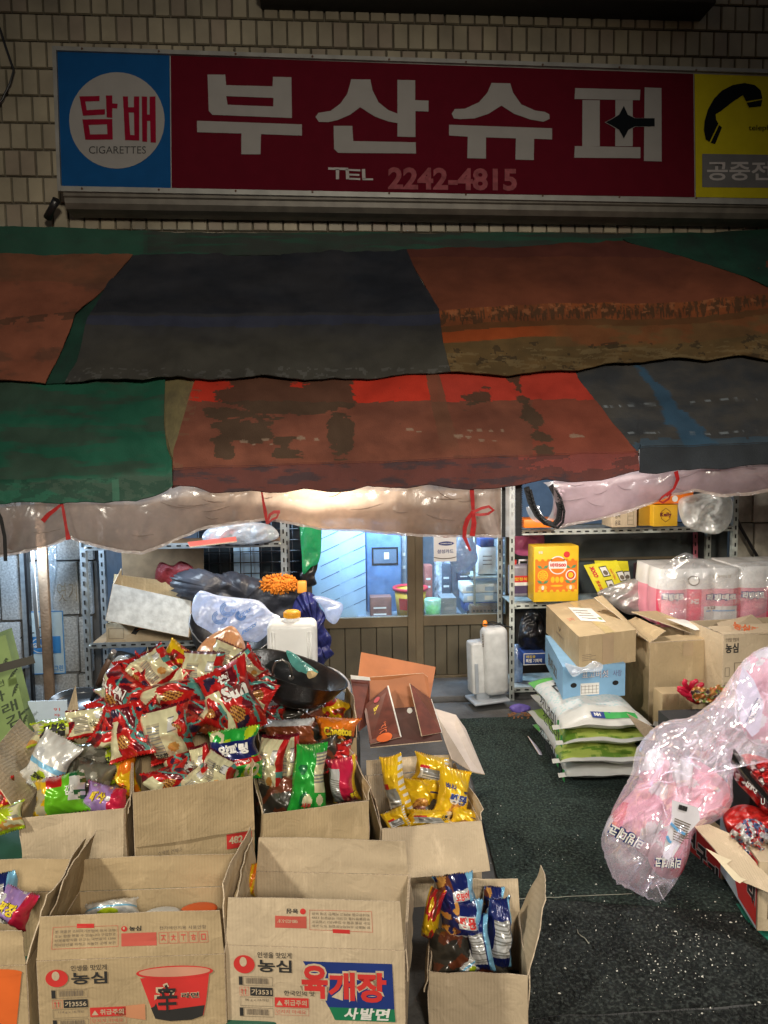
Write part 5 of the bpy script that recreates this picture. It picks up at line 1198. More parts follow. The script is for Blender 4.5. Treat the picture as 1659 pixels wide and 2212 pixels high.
for k, (u, v, Y, st_, a) in enumerate(((232, 1535, 3.95, st_sun, 20), (300, 1540, 3.85, st_sun, -25), (330, 1560, 3.72, st_sun, 40), (405, 1470, 3.95, st_sun, -35), (468, 1480, 3.95, st_sun, 50), (470, 1530, 3.72, st_sun, -12), (395, 1560, 3.66, st_sun, -40), (245, 1580, 3.72, st_sun, 60), (540, 1465, 3.98, st_sun, -60), (290, 1450, 4.08, st_sun, 15))):
    w_ = ('leftmost, beside the pale blue card', 'under the slanting lettered bag', 'between the two large cream and chip bags', 'above the long red bag', 'left of the big lettered bag', 'below the big lettered bag', 'at the foot of the heap above its carton', 'hanging over the left carton corner', 'against the wok rim', 'at the heap top left')[k]
    bag('crushed red foil bag in the heap, ' + w_, st_, u, v, Y, .20 + rr.uniform(-.04, .04), .15 + rr.uniform(-.03, .04), a, rr.uniform(5, 45), rr.uniform(-25, 25), .05, crump=1.4, seed=k * 2.3 + .4)
# -- B carton
bag('snack bag with a cream seam leaning in the carton left corner', st_sun, 392, 1652, 3.62, .17, .25, 38, 22, -10, .05, [('썬', .55, .25, .3, .18, W_, MAR)])
bag('thin red and cream snack bag standing beside the green rings bag', st_sunback, 440, 1662, 3.55, .10, .22, 22, 12, -20, .035)
bag('green bag of onion rings with blue band and white letters', st_onion, 512, 1628, 3.58, .215, .235, 5, 12, 6, .06, [('양파링', .20, .55, .62, .19, W_, None, .06), ('Original', .30, .375, .42, .06, W_, None, .02)])
bag('cream bag with handwritten black word at the rim of the onion rings', st_sunback, 470, 1668, 3.46, .17, .15, -28, 22, 0, .04, [('돌아온', .35, .55, .34, .16, BK, None, .01)])
bag('bag with barcode panel at the rim, second from left', st_sunback, 430, 1690, 3.44, .14, .13, 30, 25, 10, .035)
bag('purple-edged red bag lowest in the heaped carton', st_sun, 365, 1690, 3.5, .2, .14, 20, 40, 0, .05)
# -- A carton
bag('pale clear bag with a lime star patch leaning to the left', st_white, 112, 1648, 3.6, .20, .24, -28, 22, -5, .05, [('꼬북칩', .30, .16, .36, .13, BK, None, .05)])
bag('lime and clear bag with black letters on the carton back right', st_kko, 250, 1650, 3.82, .15, .17, 18, 20, 0, .04, [('꼬북', .28, .55, .4, .2, BK, None, .06)])
bag('orange-yellow bag standing at the right wall of the left carton', st_org, 272, 1680, 3.62, .09, .20, 15, 10, -20, .035, [('옥수수', .2, .3, .55, .1, MAR)])
bag('green, red and yellow bag bulging over the left carton front', st_mix, 126, 1718, 3.42, .23, .17, 10, 28, 0, .05, [('감자', .70, .42, .16, .24, W_, None, .03)])
bag('purple bag with a magenta band low in the left carton', st_lilac, 228, 1728, 3.46, .20, .12, -14, 35, 0, .045, [('빠삭', .2, .3, .36, .36, YL_, MAR)])
bag('dull clear bag in the middle of the left carton', st_grey, 188, 1690, 3.62, .20, .20, -15, 30, 0, .05)
bag('dim beige bag at the back of the left carton', st_grey, 190, 1645, 3.8, .24, .16, 10, 30, 0, .05)
bag('lime-edged bag half hidden under the carton back rim', st_kko, 150, 1630, 3.85, .18, .12, -8, 40, 0, .04)
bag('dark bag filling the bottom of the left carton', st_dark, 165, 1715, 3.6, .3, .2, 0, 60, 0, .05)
# -- C carton
bag('tall beige snack bag with printed panel at the carton left wall', st_sunback, 588, 1652, 3.62, .13, .26, -4, 14, -15, .05)
bag('second tall cream snack bag touching the green one', st_sunback, 624, 1650, 3.68, .11, .27, 2, 14, 0, .045, [('썬', .35, .08, .35, .1, MAR)])
bag('tall green bag with white label and round fruit pictures', st_green, 668, 1684, 3.5, .16, .31, -6, 18, 10, .055, [('사과', .30, .12, .24, .08, RD)])
bag('magenta bag with silver side panel at the carton right wall', st_pink, 742, 1690, 3.5, .13, .20, 6, 12, 0, .05, [('콘칩', .72, .18, .22, .14, YL_, BK)])
bag('white and red bag lying in shade at the back right of its carton', st_redpack, 733, 1632, 3.85, .16, .12, 14, 30, 0, .04)
bag('black bag lying between the green and the magenta bag', st_dark, 690, 1632, 3.82, .2, .14, 18, 30, 0, .045)
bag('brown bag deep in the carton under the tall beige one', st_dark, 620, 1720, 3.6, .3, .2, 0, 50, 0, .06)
# -- C' carton
bag('brown foil bag with silver back under the wok', st_brown, 625, 1582, 4.0, .27, .13, 0, 30, 0, .05)
bag('orange cheese puff bag with black lettering under the wok', st_cheet, 728, 1577, 4.05, .21, .13, -5, 22, 0, .05, [('Cheetos', .15, .30, .75, .30, YL_, BK, .05)])
bag('dark snack bag with a handwritten word below the wok', st_sun, 583, 1550, 4.15, .17, .12, 6, 20, 0, .045, [('돌아온', .42, .45, .4, .25, BK, None, .01)])
bag('yellow and red flame coloured bag behind the wok edge', st_flame, 722, 1535, 4.3, .15, .13, -28, 15, 0, .04)
bag('dim snack bag at the far back under the wok', st_dark, 660, 1560, 4.3, .3, .2, 0, 30, 0, .05)
# -- D carton
bag('yellow bag showing its picture side, standing at the left wall', st_yelback, 852, 1702, 3.85, .12, .30, 16, 12, -18, .045)
bag('yellow bag with a small barcode at the back of its carton', st_yelback, 930, 1664, 4.08, .19, .16, -14, 25, 0, .045)
bag('yellow peanut snack bag lying in the shade of its carton', st_yel, 910, 1722, 3.98, .22, .18, -6, 35, 0, .05)
bag('yellow bag with big dark blue letters leaning right', st_yel, 976, 1718, 3.85, .17, .26, -20, 16, 12, .055, [('바나나', .10, .62, .3, .10, N_), ('땅콩', .25, .38, .55, .18, N_, W_, .05)])
bag('yellow bag lying flat along the front rim of its carton', st_yelback, 930, 1768, 3.72, .24, .08, -5, 30, 0, .035, [('신짱', .75, .4, .15, .3, BK)])
bag('small yellow and white bag in the front left corner', st_yelback, 856, 1770, 3.74, .12, .10, 20, 25, 0, .035)
bag('yellow corner of a bag under the blue-lettered one', st_yel, 1002, 1768, 3.75, .14, .10, -20, 30, 0, .03)
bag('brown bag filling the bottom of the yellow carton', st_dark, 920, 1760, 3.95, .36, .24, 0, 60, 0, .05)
# -- box 4
bag('blue and white snack bag with red letters, topmost in its carton', st_blue, 985, 1926, 3.02, .16, .14, 8, 12, 0, .055, [('오징어', .42, .45, .36, .2, RD, W_, .05)])
bag('brown nut snack bag with red letters and white lower band', st_blue, 996, 1988, 2.93, .18, .15, -6, 18, 0, .055, [('땅콩', .40, .44, .36, .24, RD, W_, .05), ('오리온', .35, .12, .36, .08, MAR)])
bag('narrow yellowish bag along the left wall of the blue carton', st_flame, 932, 1985, 2.93, .07, .20, -8, 10, -20, .03)
bag('tall silver-backed blue bag at the right wall of the blue carton', st_blueback, 1078, 2015, 2.93, .10, .26, -6, 10, 15, .045)
bag('blue bag with brown nuts leaning behind the silver-backed one', st_blue, 1062, 1960, 3.08, .09, .16, -14, 10, 10, .035)
bag('dim brown bag in the lower left of the blue carton', st_dark, 976, 2050, 2.90, .18, .16, 8, 30, 0, .055)
bag('blue and white striped bag in the middle of its carton', st_blueback, 1036, 2038, 2.88, .09, .20, 8, 14, -10, .04)
bag('white sachet between the blue bags near the front rim', st_white, 1010, 2080, 2.86, .10, .08, 30, 25, 0, .025)
bag('dark blue bag lining the floor of its carton', st_dark, 1010, 2070, 2.98, .3, .22, 0, 60, 0, .05)
# -- left edge and front cartons
bag('yellow-green bag cut off by the left edge', st_kko, 12, 1770, 3.3, .16, .11, 14, 30, 0, .04)
bag('red spicy chips bag at the left edge above the yellow-green one', st_flame, 4, 1722, 3.45, .12, .18, 0, 20, 0, .04)
bag('purple and yellow noodle pack standing in the leftmost front carton', st_lilac, 28, 1962, 2.66, .13, .11, -24, 18, 0, .04, [('짜장', .2, .45, .5, .3, YL_, BK), ('왕', .3, .1, .3, .25, W_, BK)], cat='noodle pack')
bag('silver and dark noodle pack at the left edge of the front carton', st_blueback, 6, 1925, 2.75, .12, .12, 10, 20, 0, .04, cat='noodle pack')
bag('yellow and blue pack peeking over the red-bowl carton flap', st_white, 240, 1962, 2.74, .20, .06, 4, 45, 0, .03, cat='noodle pack')
def lidcup(u, v, Y, m, label):
    T = Matrix.Translation(at(u, v, Y)) @ Matrix.Rotation(radians(-14), 4, 'X'); mb = MB()
    mb.lathe([(0, .003), (.055, .004), (.066, 0), (.068, -.004), (.062, -.01), (.05, -.09), (0, -.09)], m, T, 26); return tag(mb.build('noodle_cup'), label, 'cup', 'noodle cups in the front cartons')
m_or = mat('cup_orange', (.80, .12, .02), .5)
lidcup(430, 1962, 2.78, m_or, 'orange noodle cup behind the red-bowl carton flap'); lidcup(350, 1972, 2.70, WHITE, 'white noodle cup lid left of the orange cup')
bag('orange pouch squeezed between the two printed front cartons', st_org, 543, 1908, 2.86, .03, .12, -5, 5, 0, .02, cat='pouch')
# ================================================================== irregular soft things
def outline_blob(mb, pts, Y, thick, m, seed=0, crump=1.0, nr=14, ns=4, back=True, colfn=None, ridge=3.0, lean=0.0, sharp=.5, edge=.0):
    """soft body whose outline is given; it has its own thickness and crumples"""
    n = len(pts); cu = sum(p[0] for p in pts) / n; cv = sum(p[1] for p in pts) / n; loop = []
    for i in range(n):
        p0, p1, p2, p3 = pts[i - 1], pts[i], pts[(i + 1) % n], pts[(i + 2) % n]
        for k in range(ns):
            t = k / ns; f = lambda a, b, c, d: .5 * ((2 * b) + (-a + c) * t + (2 * a - 5 * b + 4 * c - d) * t * t + (-a + 3 * b - 3 * c + d) * t ** 3)
            loop.append((f(p0[0], p1[0], p2[0], p3[0]), f(p0[1], p1[1], p2[1], p3[1])))
    L = len(loop)
    def P(a, b, s_):
        i = a * L; i0 = int(i) % L; r = 1 - b; e = 1 + edge * nz(i * .9, seed)
        u = cu + (loop[i0][0] - cu) * r * e; v = cv + (loop[i0][1] - cv) * r * e
        q = V((u * .012 * ridge / 3 + seed, v * .012 * ridge / 3, seed * .7 + (0 if s_ < 0 else 5)))
        k = (1 - r ** 3) ** sharp
        d = thick * (k * (.75 + .5 * noise.noise(q))) + crump * min(1, k * 1.6) * min(.07, thick * .42 + .008) * crinkle(u * .016 * ridge + seed, v * .016 * ridge, seed + (s_ > 0) * 5)
        return at(u, v, Y + s_ * d + lean * (v - cv) / 100)
    if colfn:
        def cf(a, b): i0 = int(a * L) % L; r = 1 - b; return colfn(cu + (loop[i0][0] - cu) * r, cv + (loop[i0][1] - cv) * r)
    else: cf = None
    mb.grid(lambda a, b: P(a, b, -1), L, nr, m, cf, wrap=True)
    if back: mb.grid(lambda a, b: P(a, b, 1), L, nr, m, cf, wrap=True, flip=True)
    return lambda u, v, o=.004: at(u, v, Y - thick * 1.0 - o)
def soft(name, label, cat, pts, Y, thick, m, group=None, **k):
    mb = MB(); outline_blob(mb, pts, Y, thick, m, **k); return tag(mb.build(name), label, cat, group)
def oval(cu, cv, ru, rv, n=10, rot=0, jit=.12, seed=1):
    rr = random.Random(seed * 31 + int(cu)); o = []
    for i in range(n):
        a = 2 * pi * i / n; k = 1 + rr.uniform(-jit, jit); x, y = ru * cos(a) * k, rv * sin(a) * k; o.append((cu + x * cos(rot) - y * sin(rot), cv + x * sin(rot) + y * cos(rot)))
    return o
def boards(mb, pts, Ys, th, m):
    P = [at(u, v, y) for (u, v), y in zip(pts, Ys)]; n = (P[1] - P[0]).cross(P[2] - P[0]).normalized() * th / 2; n = -n if n.y < 0 else n
    mb.poly([p - n for p in P], m); mb.poly([p + n for p in P][::-1], m)
    for a, b in zip(P, P[1:] + P[:1]): mb.poly([a - n, b - n, b + n, a + n], KRAFTE)
    O = P[0] - n
    return P
clearbag = film('clear_bag', (.80, .84, .88), .62, .1, .5, .9, 16, .75); clearpink = film('clear_bag_warm', (.94, .92, .98), .73, .10, .35, .35, 9, 1.1, .5)
milky = film('milky_bag', (.74, .80, .94), .42, .22, .5, .9, 12, .5); whitebag = film('white_bag', (.82, .84, .86), .35, .2, .5, .9, 14, .5)
blackbag = mat('black_bag', (.012, .012, .014), .30, var=.3, bump=.9, bscale=14, coat=.3); tarp = mat('black_tarp', (.045, .05, .068), .42, var=.5, scale=5, bump=.9, bscale=9)
navybag = mat('navy_bag', (.020, .024, .13), .38, var=.4, scale=6, bump=.9, bscale=10); greenbag = film('green_bag', (.02, .48, .20), .22, .2, .55, .8, 10, .4)

# --- left rack contents
mb = MB(); boards(mb, [(262, 1185), (440, 1180), (440, 1320), (270, 1330)], [6.74, 6.74, 6.74, 6.74], .01, mat('tan_board', (.30, .20, .11), .8, var=.3)); tag(mb.build('tan_board'), 'brown board standing at the back of the left rack', 'board')
m_wc = mat('white_card', (.58, .60, .60), .75, var=.25, scale=20, bump=.3, bscale=30)
r_ = empty('open_box', at(320, 1340, 6.2), 'open tan box tipped forward with a scuffed white front panel', 'box')
mb = MB(); boards(mb, [(245, 1261), (413, 1298), (407, 1376), (229, 1340)], [6.08, 6.05, 6.0, 6.03], .008, m_wc); child(mb, 'front_panel', r_)
mb = MB()
boards(mb, [(247, 1240), (413, 1262), (413, 1330), (240, 1310)], [6.5, 6.48, 6.45, 6.47], .008, KRAFT); boards(mb, [(245, 1261), (262, 1228), (262, 1310), (229, 1340)], [6.08, 6.5, 6.45, 6.03], .008, KRAFT)
boards(mb, [(413, 1298), (425, 1268), (421, 1352), (407, 1376)], [6.05, 6.48, 6.4, 6.0], .008, KRAFT); boards(mb, [(229, 1340), (407, 1376), (421, 1352), (240, 1320)], [6.03, 6.0, 6.4, 6.45], .008, KRAFT); child(mb, 'body', r_)
def tooldeco(mb, f, W, H):
    mb.shape([(W * .30, H * .45), (W * .36, H * .80), (W * .62, H * .86), (W * .95, H * .62), (W * .95, H * .50), (W * .60, H * .66), (W * .40, H * .62), (W * .36, H * .38)], f, INK)
    mb.shape([(W * .36, H * .60), (W * .42, H * .76), (W * .62, H * .80), (W * .60, H * .72), (W * .42, H * .68)], off_fn(f, .001), mat('ink_orange', (.75, .14, .02), .7)); mb.frame(f, W * .03, H * .2, W * .18, H * .55, .003, INKG)
simple('flat_carton', 'flat tan carton printed with a tool handle under the tipped box', 'box', 229, 1345, 408, 1386, 6.34, .3, KRAFT2, deco=tooldeco)
soft('tarp_bundle', 'big black crumpled tarpaulin bundle lying on the left rack', 'tarpaulin', [(368, 1262), (384, 1238), (430, 1228), (470, 1240), (505, 1234), (560, 1250), (600, 1240), (640, 1268), (684, 1292), (668, 1318), (655, 1372), (622, 1352), (590, 1345), (540, 1330), (470, 1318), (400, 1300)], 6.16, .22, tarp, crump=1.3, ridge=1.7, nr=26, ns=8, edge=.07, sharp=.6)
soft('red_sack', 'translucent red bag with a yellow strip behind the tarpaulin', 'bag', [(335, 1250), (345, 1215), (372, 1222), (392, 1212), (420, 1230), (410, 1262), (360, 1268)], 6.5, .05, mat('red_net', (.25, .03, .04), .4, bump=.8), crump=1.3)
mb = MB(); rr = random.Random(3); A0, A1 = at(575, 1262, 6.0), at(640, 1262, 6.0); md = mat('duster_orange', (.75, .25, .02), .8, var=.3, scale=40)
blob(mb, A0.lerp(A1, .42), (.135, .055, .062), md, 3, .15)
for k in range(420):
    a, t = rr.uniform(0, 2 * pi), rr.uniform(-1, 1); rad = math.sqrt(max(.05, 1 - t * t)); c = A0.lerp(A1, .42) + V((.135 * t, .055 * rad * cos(a), .062 * rad * sin(a)))
    d = V((t * .4 + rr.uniform(-.3, .3), rad * cos(a), rad * sin(a) + rr.uniform(-.3, .1))).normalized() * rr.uniform(.018, .03); mb.tube([c, c + d * .6, c + d], [.0055, .006, .0035], md, 5)
du = tag(mb.build('duster'), 'orange microfibre duster lying on the black tarpaulin', 'duster'); mb = MB(); mb.box(at(652, 1268, 6.0), (.075, .05, .10), mat('duster_grip', (.85, .35, .05), .45), bev=.012); child(mb, 'grip', du)
soft('foil_bag', 'silver crinkled bag lying on the top board of the left rack', 'bag', [(440, 1168), (446, 1145), (480, 1135), (540, 1128), (585, 1135), (602, 1160), (560, 1174), (500, 1176)], 6.25, .07, film('silver_film', (.55, .60, .66), .2, .12, .4, 1.0, 14, .8), crump=1.6)
mb = MB(); boards(mb, [(405, 1172), (510, 1160), (512, 1170), (410, 1182)], [6.2, 6.2, 6.1, 6.1], .01, INKR2); tag(mb.build('red_folder'), 'flat red sheet under the silver bag on the top board', 'sheet')
soft('green_bag', 'bright green translucent plastic bag hanging on the rack post', 'bag', [(650, 1120), (690, 1120), (694, 1180), (688, 1215), (672, 1225), (655, 1240), (652, 1200)], 6.2, .05, greenbag, crump=1.2)
soft('black_bag', 'black bag dangling beneath the green plastic bag', 'bag', [(648, 1238), (672, 1222), (686, 1200), (686, 1225), (680, 1245), (684, 1262), (664, 1268), (654, 1262)], 6.25, .05, blackbag, crump=1.2)
soft('navy_bag', 'large navy blue plastic bag bulging beside the door below the rack', 'bag', [(640, 1292), (662, 1278), (684, 1290), (690, 1310), (704, 1330), (700, 1352), (716, 1378), (712, 1405), (722, 1412), (704, 1428), (690, 1446), (650, 1450), (640, 1380), (630, 1330)], 5.95, .10, navybag, crump=1.5, ridge=2.6, nr=24, ns=7, sharp=.8)
soft('small_bag', 'small clear plastic bag sticking out over the door rail', 'bag', [(675, 1290), (695, 1288), (720, 1296), (740, 1305), (738, 1325), (724, 1348), (706, 1338), (696, 1312)], 5.9, .04, film('clear_blue_bag', (.70, .78, .95), .40, .15, .5, .9, 12, .6), crump=1.5)
f_ = soft('shopping_bag', 'milky shopping bag with blue ring print lying in the black pot', 'bag', [(420, 1290), (436, 1276), (470, 1286), (520, 1292), (560, 1298), (585, 1322), (606, 1334), (590, 1356), (560, 1385), (530, 1384), (480, 1380), (445, 1360), (422, 1345), (414, 1318)], 5.25, .10, milky, crump=1.8, ridge=4)
mb = MB(); mbl = mat('bag_print', (.10, .24, .60), .5)
for (cx, cy, r) in ((492, 1316, 15), (474, 1334, 14), (520, 1330, 10)):
    for q in (1, .78, .56):
        pts = [at(cx + r * q * 1.1 * cos(t * .4), cy + r * q * sin(t * .4), 5.125 + .004 * sin(t)) for t in range(0, 12)]; mb.ribbon(pts, .006, mbl)
for s_, u, v in (('EGGS', 522, 1372), ('VITAS', 510, 1340)): p = at(u, v, 5.11); mb.text(s_, lambda a, b: p + V((a * .8 + b * .2, 0, b * .8 + a * .5)), 0, 0, .12, .035, mbl, .03)
child(mb, 'print', f_)['kind'] = 'stuff'
mb = MB(); T = Matrix.Translation(at(500, 1352, 5.3)) @ Matrix.Rotation(radians(16), 4, 'Y') @ Matrix.Rotation(radians(26), 4, 'X')
pr = [(.0, -.22), (.14, -.21), (.25, -.12), (.285, 0), (.292, .004), (.278, 0), (.24, -.11), (.13, -.195), (0, -.205)]; mb.lathe(pr, mat('black_iron', (.018, .018, .020), .38, var=.4, scale=10, bump=.2), T, 40)
mb.tube([T @ V((.288 * cos(a / 20 * 2 * pi), .288 * sin(a / 20 * 2 * pi), .004)) for a in range(21)], .005, mat('worn_rim', (.22, .22, .22), .35, metal=.6), 6)
tag(mb.build('iron_pot'), 'large black pan behind, holding the milky shopping bag', 'pot')
soft('orange_clear_bag', 'clear bag tinted orange standing behind the red snack heap', 'bag', [(440, 1385), (468, 1365), (500, 1352), (520, 1372), (530, 1400), (520, 1430), (470, 1430), (425, 1415)], 4.7, .06, film('amber_film', (.75, .48, .28), .45, .12, .5, .9, 12, .7), crump=1.4)
mb = MB(); T = Matrix.Translation(at(641, 1446, 4.2)) @ Matrix.Rotation(radians(19), 4, 'Y') @ Matrix.Rotation(radians(-1), 4, 'X'); wk = mat('wok_iron', (.016, .015, .015), .34, var=.6, scale=9, bump=.25, bscale=30)
R0 = .297; prof = [(0, -.205), (.08, -.196), (.17, -.155), (.245, -.085), (R0 - .005, 0), (R0 + .002, .004), (R0 - .012, .0), (.237, -.080), (.165, -.146), (.075, -.186), (0, -.195)]; mb.lathe(prof, wk, T, 56)
wok = tag(mb.build('wok'), 'large black wok with loop handle tilted over the snack cartons', 'wok'); mb = MB(); mh = mat('handle_steel', (.34, .33, .31), .3, metal=.8)
mb.tube([at(u, v, y) for u, v, y in ((589, 1458, 3.955), (590, 1444, 3.93), (596, 1430, 3.90), (610, 1425, 3.89), (624, 1434, 3.91), (629, 1448, 3.94), (630, 1462, 3.955))], .0065, mh, 8)
for u, v in ((588, 1460), (629, 1464)): mb.lathe([(0, 0), (.016, 0), (.014, .005), (0, .006)], mh, Matrix.Translation(at(u, v, 3.96)) @ Matrix.Rotation(radians(100), 4, 'X'), 12)
child(mb, 'handle', wok)
# jerrycan
jc = at(632, 1452, 4.72); w_, h_ = .31, .31; jr = empty('jerrycan', jc, 'white plastic jerrycan with orange cap standing behind the wok', 'canister')
mb = MB(); mb.box((jc.x, jc.y + .09, jc.z + h_ / 2), (w_, .19, h_), PWHITE, bev=.042, seg=5)
for x in (-.128, -.11, .10, .118): mb.tube([(jc.x + x, jc.y - .006, jc.z + .03), (jc.x + x, jc.y - .008, jc.z + h_ - .055)], .006, PWHITE, 6)
mb.lathe([(.052, .0), (.05, .015), (.045, .03)], PWHITE, Matrix.Translation((jc.x, jc.y + .09, jc.z + h_ - .004)), 20); child(mb, 'body', jr)
mb = MB(); T = Matrix.Translation((jc.x, jc.y + .09, jc.z + h_ + .018)); mo = mat('cap_orange', (.80, .38, .02), .45); mb.lathe([(.048, 0), (.05, .004), (.05, .034), (.043, .042), (0, .042)], mo, T, 24)
for k in range(18): a = k * 2 * pi / 18; mb.box(T @ V((.051 * cos(a), .051 * sin(a), .018)), (.006, .006, .030), mo)
child(mb, 'cap', jr)
soft('teal_bag', 'teal plastic bag crumpled inside the tilted wok', 'bag', [(618, 1406), (636, 1412), (655, 1427), (682, 1446), (700, 1462), (660, 1462), (632, 1440)], 4.45, .05, film('teal_film', (.20, .62, .55), .25, .2, .5, .8, 12, .5), crump=1.4)
mb = MB(); mb.tube([at(668, 1458, 4.4), at(706, 1448, 4.5)], .022, mat('paper_tube', (.55, .40, .20), .8), 14); tag(mb.build('paper_tube'), 'yellowish paper roll lying on the back rim of the wok', 'roll')
mb = MB(); mb.tube([at(690, 1466, 4.42), at(718, 1462, 4.48)], .016, mat('pink_tube', (.50, .22, .15), .7), 12); tag(mb.build('pink_roll'), 'small reddish roll below the paper roll in the wok', 'roll')
soft('white_bag', 'white plastic bag crumpled at the right end of the wok', 'bag', [(702, 1440), (725, 1446), (745, 1460), (757, 1480), (755, 1500), (735, 1490), (712, 1470)], 4.5, .06, whitebag, crump=1.5)
# frying pan and bits behind the cartons
T = Matrix.Translation(at(166, 1524, 4.9)) @ Matrix.Rotation(radians(8), 4, 'X'); mb = MB(); mb.lathe([(0, 0), (.13, 0), (.165, .045), (.17, .046), (.13, .004), (0, .004)], mat('pan_dark', (.03, .035, .045), .3), T, 36)
fp = tag(mb.build('frying_pan'), 'dark frying pan with long wooden handle behind the left cartons', 'pan'); mb = MB(); mb.tube([at(198, 1512, 4.78), at(206, 1498, 4.74), at(214, 1478, 4.70)], [.012, .018, .02], BLACKP, 10)
mb.tube([at(213, 1479, 4.70), at(226, 1450, 4.66), at(240, 1420, 4.62)], [.021, .024, .019], mat('handle_wood', (.10, .055, .035), .45), 12); mb.tube([at(239, 1421, 4.62), at(246, 1406, 4.60)], [.02, .017], mh, 10); child(mb, 'handle', fp)
soft('crumpled_bag', 'crumpled pale bag with a blue strip behind the red snack heap', 'bag', [(228, 1470), (240, 1432), (262, 1415), (285, 1428), (300, 1440), (305, 1465), (280, 1480), (245, 1485)], 4.6, .07, film('pale_film', (.60, .62, .62), .3, .15, .5, 1, 14, .6), crump=1.6)
mb = MB(); mb.ribbon([at(u, v, 4.5) for u, v in ((250, 1452), (268, 1445), (290, 1438))], .03, mat('blue_strip', (.03, .12, .60), .5)); tag(mb.build('blue_strap'), 'short blue strap across the crumpled pale bag', 'strap')
for k, (u, v, s_) in enumerate(((265, 1415, 30), (345, 1405, 34), (425, 1405, 30))):
    soft('stored_bag', ('dark bag on the rack bottom left, above the pale bag', 'dark bluish bag in the middle of the rack bottom', 'dark bag at the right end of the rack bottom')[k], 'bag', oval(u, v + 15, s_ + 6, 24, seed=k + 3), 6.4, .12, mat('bag_dim_%s' % 'abc'[k], ((.10, .11, .12), (.03, .06, .12), (.06, .06, .055))[k], .4, bump=.8, bscale=12), crump=1.4)
# seaweed box at the left edge
m_sw = mat('seaweed_green', (.20, .29, .09), .55, var=.2, scale=6); m_swd = mat('seaweed_ink', (.03, .05, .02), .6)
A, B_, C3, D3 = [at(u, v, y) for u, v, y in ((-95, 1412, 4.55), (12, 1371, 4.55), (66, 1588, 4.35), (-42, 1640, 4.35))]
mb = MB(); nn = V((0, .09, .02)); mb.quadbox([A + nn, B_ + nn, C3 + nn, D3 + nn, A, B_, C3, D3], m_sw)
ex, ey2 = (C3 - D3).normalized(), (A - D3).normalized(); f = lambda x, y: D3 + ex * x + ey2 * y + V((0, -.004, -.001)); Wd, Ht = (C3 - D3).length, (A - D3).length
for s_, x, y, hh in (('파', .42, .40, .10), ('래', .60, .27, .10), ('김', .62, .14, .11)): mb.text(s_, f, Wd * x, Ht * y, Wd * .30, Ht * hh, m_swd, .01)
mb.text('광천', f, Wd * .42, Ht * .53, Wd * .34, Ht * .055, m_swd, 0); mb.rect(f, Wd * .40, Ht * .62, Wd * .22, Ht * .09, m_swd); g = off_fn(f, .001)
for k in range(5): a = .5 + k * .55; mb.shape([(Wd * .5, Ht * .635), (Wd * .5 + .035 * cos(a) - .006, Ht * .64 + .035 * sin(a)), (Wd * .5 + .035 * cos(a) + .006, Ht * .64 + .035 * sin(a))], g, WHITE)
for (x, y, a) in ((.78, .66, 1.0), (.86, .56, .5), (.62, .88, 2.4), (.85, .40, .9), (.88, .20, .3), (.88, .10, .9)):
    pts = [(Wd * x + .07 * t * cos(a), Ht * y + .07 * t * sin(a) + .01 * sin(t * 3)) for t in (0, .3, .6, 1)]; mb.ribbon([f(*p) for p in pts], [.003, .004, .004, .002], m_swd)
    for t in (.2, .4, .6, .8): mb.shape([(Wd * x + .07 * t * cos(a), Ht * y + .07 * t * sin(a)), (Wd * x + .07 * t * cos(a) + .018, Ht * y + .07 * t * sin(a) + .003), (Wd * x + .07 * t * cos(a) + .010, Ht * y + .07 * t * sin(a) + .014)], f, m_swd)
tag(mb.build('seaweed_box'), 'tall olive green seaweed box leaning at the left edge', 'box')
mb = MB(); mb.ribbon([at(u, v, 4.3) for u, v in ((-30, 1452), (20, 1438), (50, 1430), (74, 1424))], .045, mat('strap_dark', (.06, .055, .045), .6)); tag(mb.build('dark_strap'), 'dark strap crossing the top of the green seaweed box', 'strap')

# gift box behind the yellow bags
m_gift = mat('gift_orange', (.46, .16, .055), .55, var=.15); m_wood = mat('gift_wood', (.14, .035, .022), .42, var=.4, scale=14); m_gdk = mat('gift_dark', (.055, .016, .012), .7)
gb = empty('gift_box', at(860, 1600, 4.4), 'open brown gift box with orange inside and wood-look panels', 'box')
mb = MB(); boards(mb, [(780, 1409), (941, 1441), (928, 1515), (772, 1475)], [4.98, 4.98, 4.85, 4.85], .006, m_gift); child(mb, 'lid', gb)
mb = MB(); boards(mb, [(797, 1463), (914, 1454), (924, 1462), (932, 1530), (786, 1540), (788, 1478)], [4.75, 4.75, 4.75, 4.68, 4.68, 4.75], .006, m_gift); child(mb, 'flap', gb)
mb = MB(); boards(mb, [(757, 1458), (798, 1463), (800, 1470), (758, 1467)], [4.70, 4.74, 4.74, 4.7], .006, WHITE); boards(mb, [(757, 1467), (798, 1470), (800, 1560), (775, 1580)], [4.71, 4.75, 4.6, 4.4], .006, m_wood)
boards(mb, [(788, 1536), (934, 1524), (955, 1600), (800, 1615)], [4.68, 4.68, 4.30, 4.30], .006, m_gdk); p = at(885, 1535, 4.60); mb.lathe([(0, 0), (.017, 0)], WHITE, Matrix.Translation(p) @ Matrix.Rotation(pi / 2.3, 4, 'X'), 16); child(mb, 'body', gb)
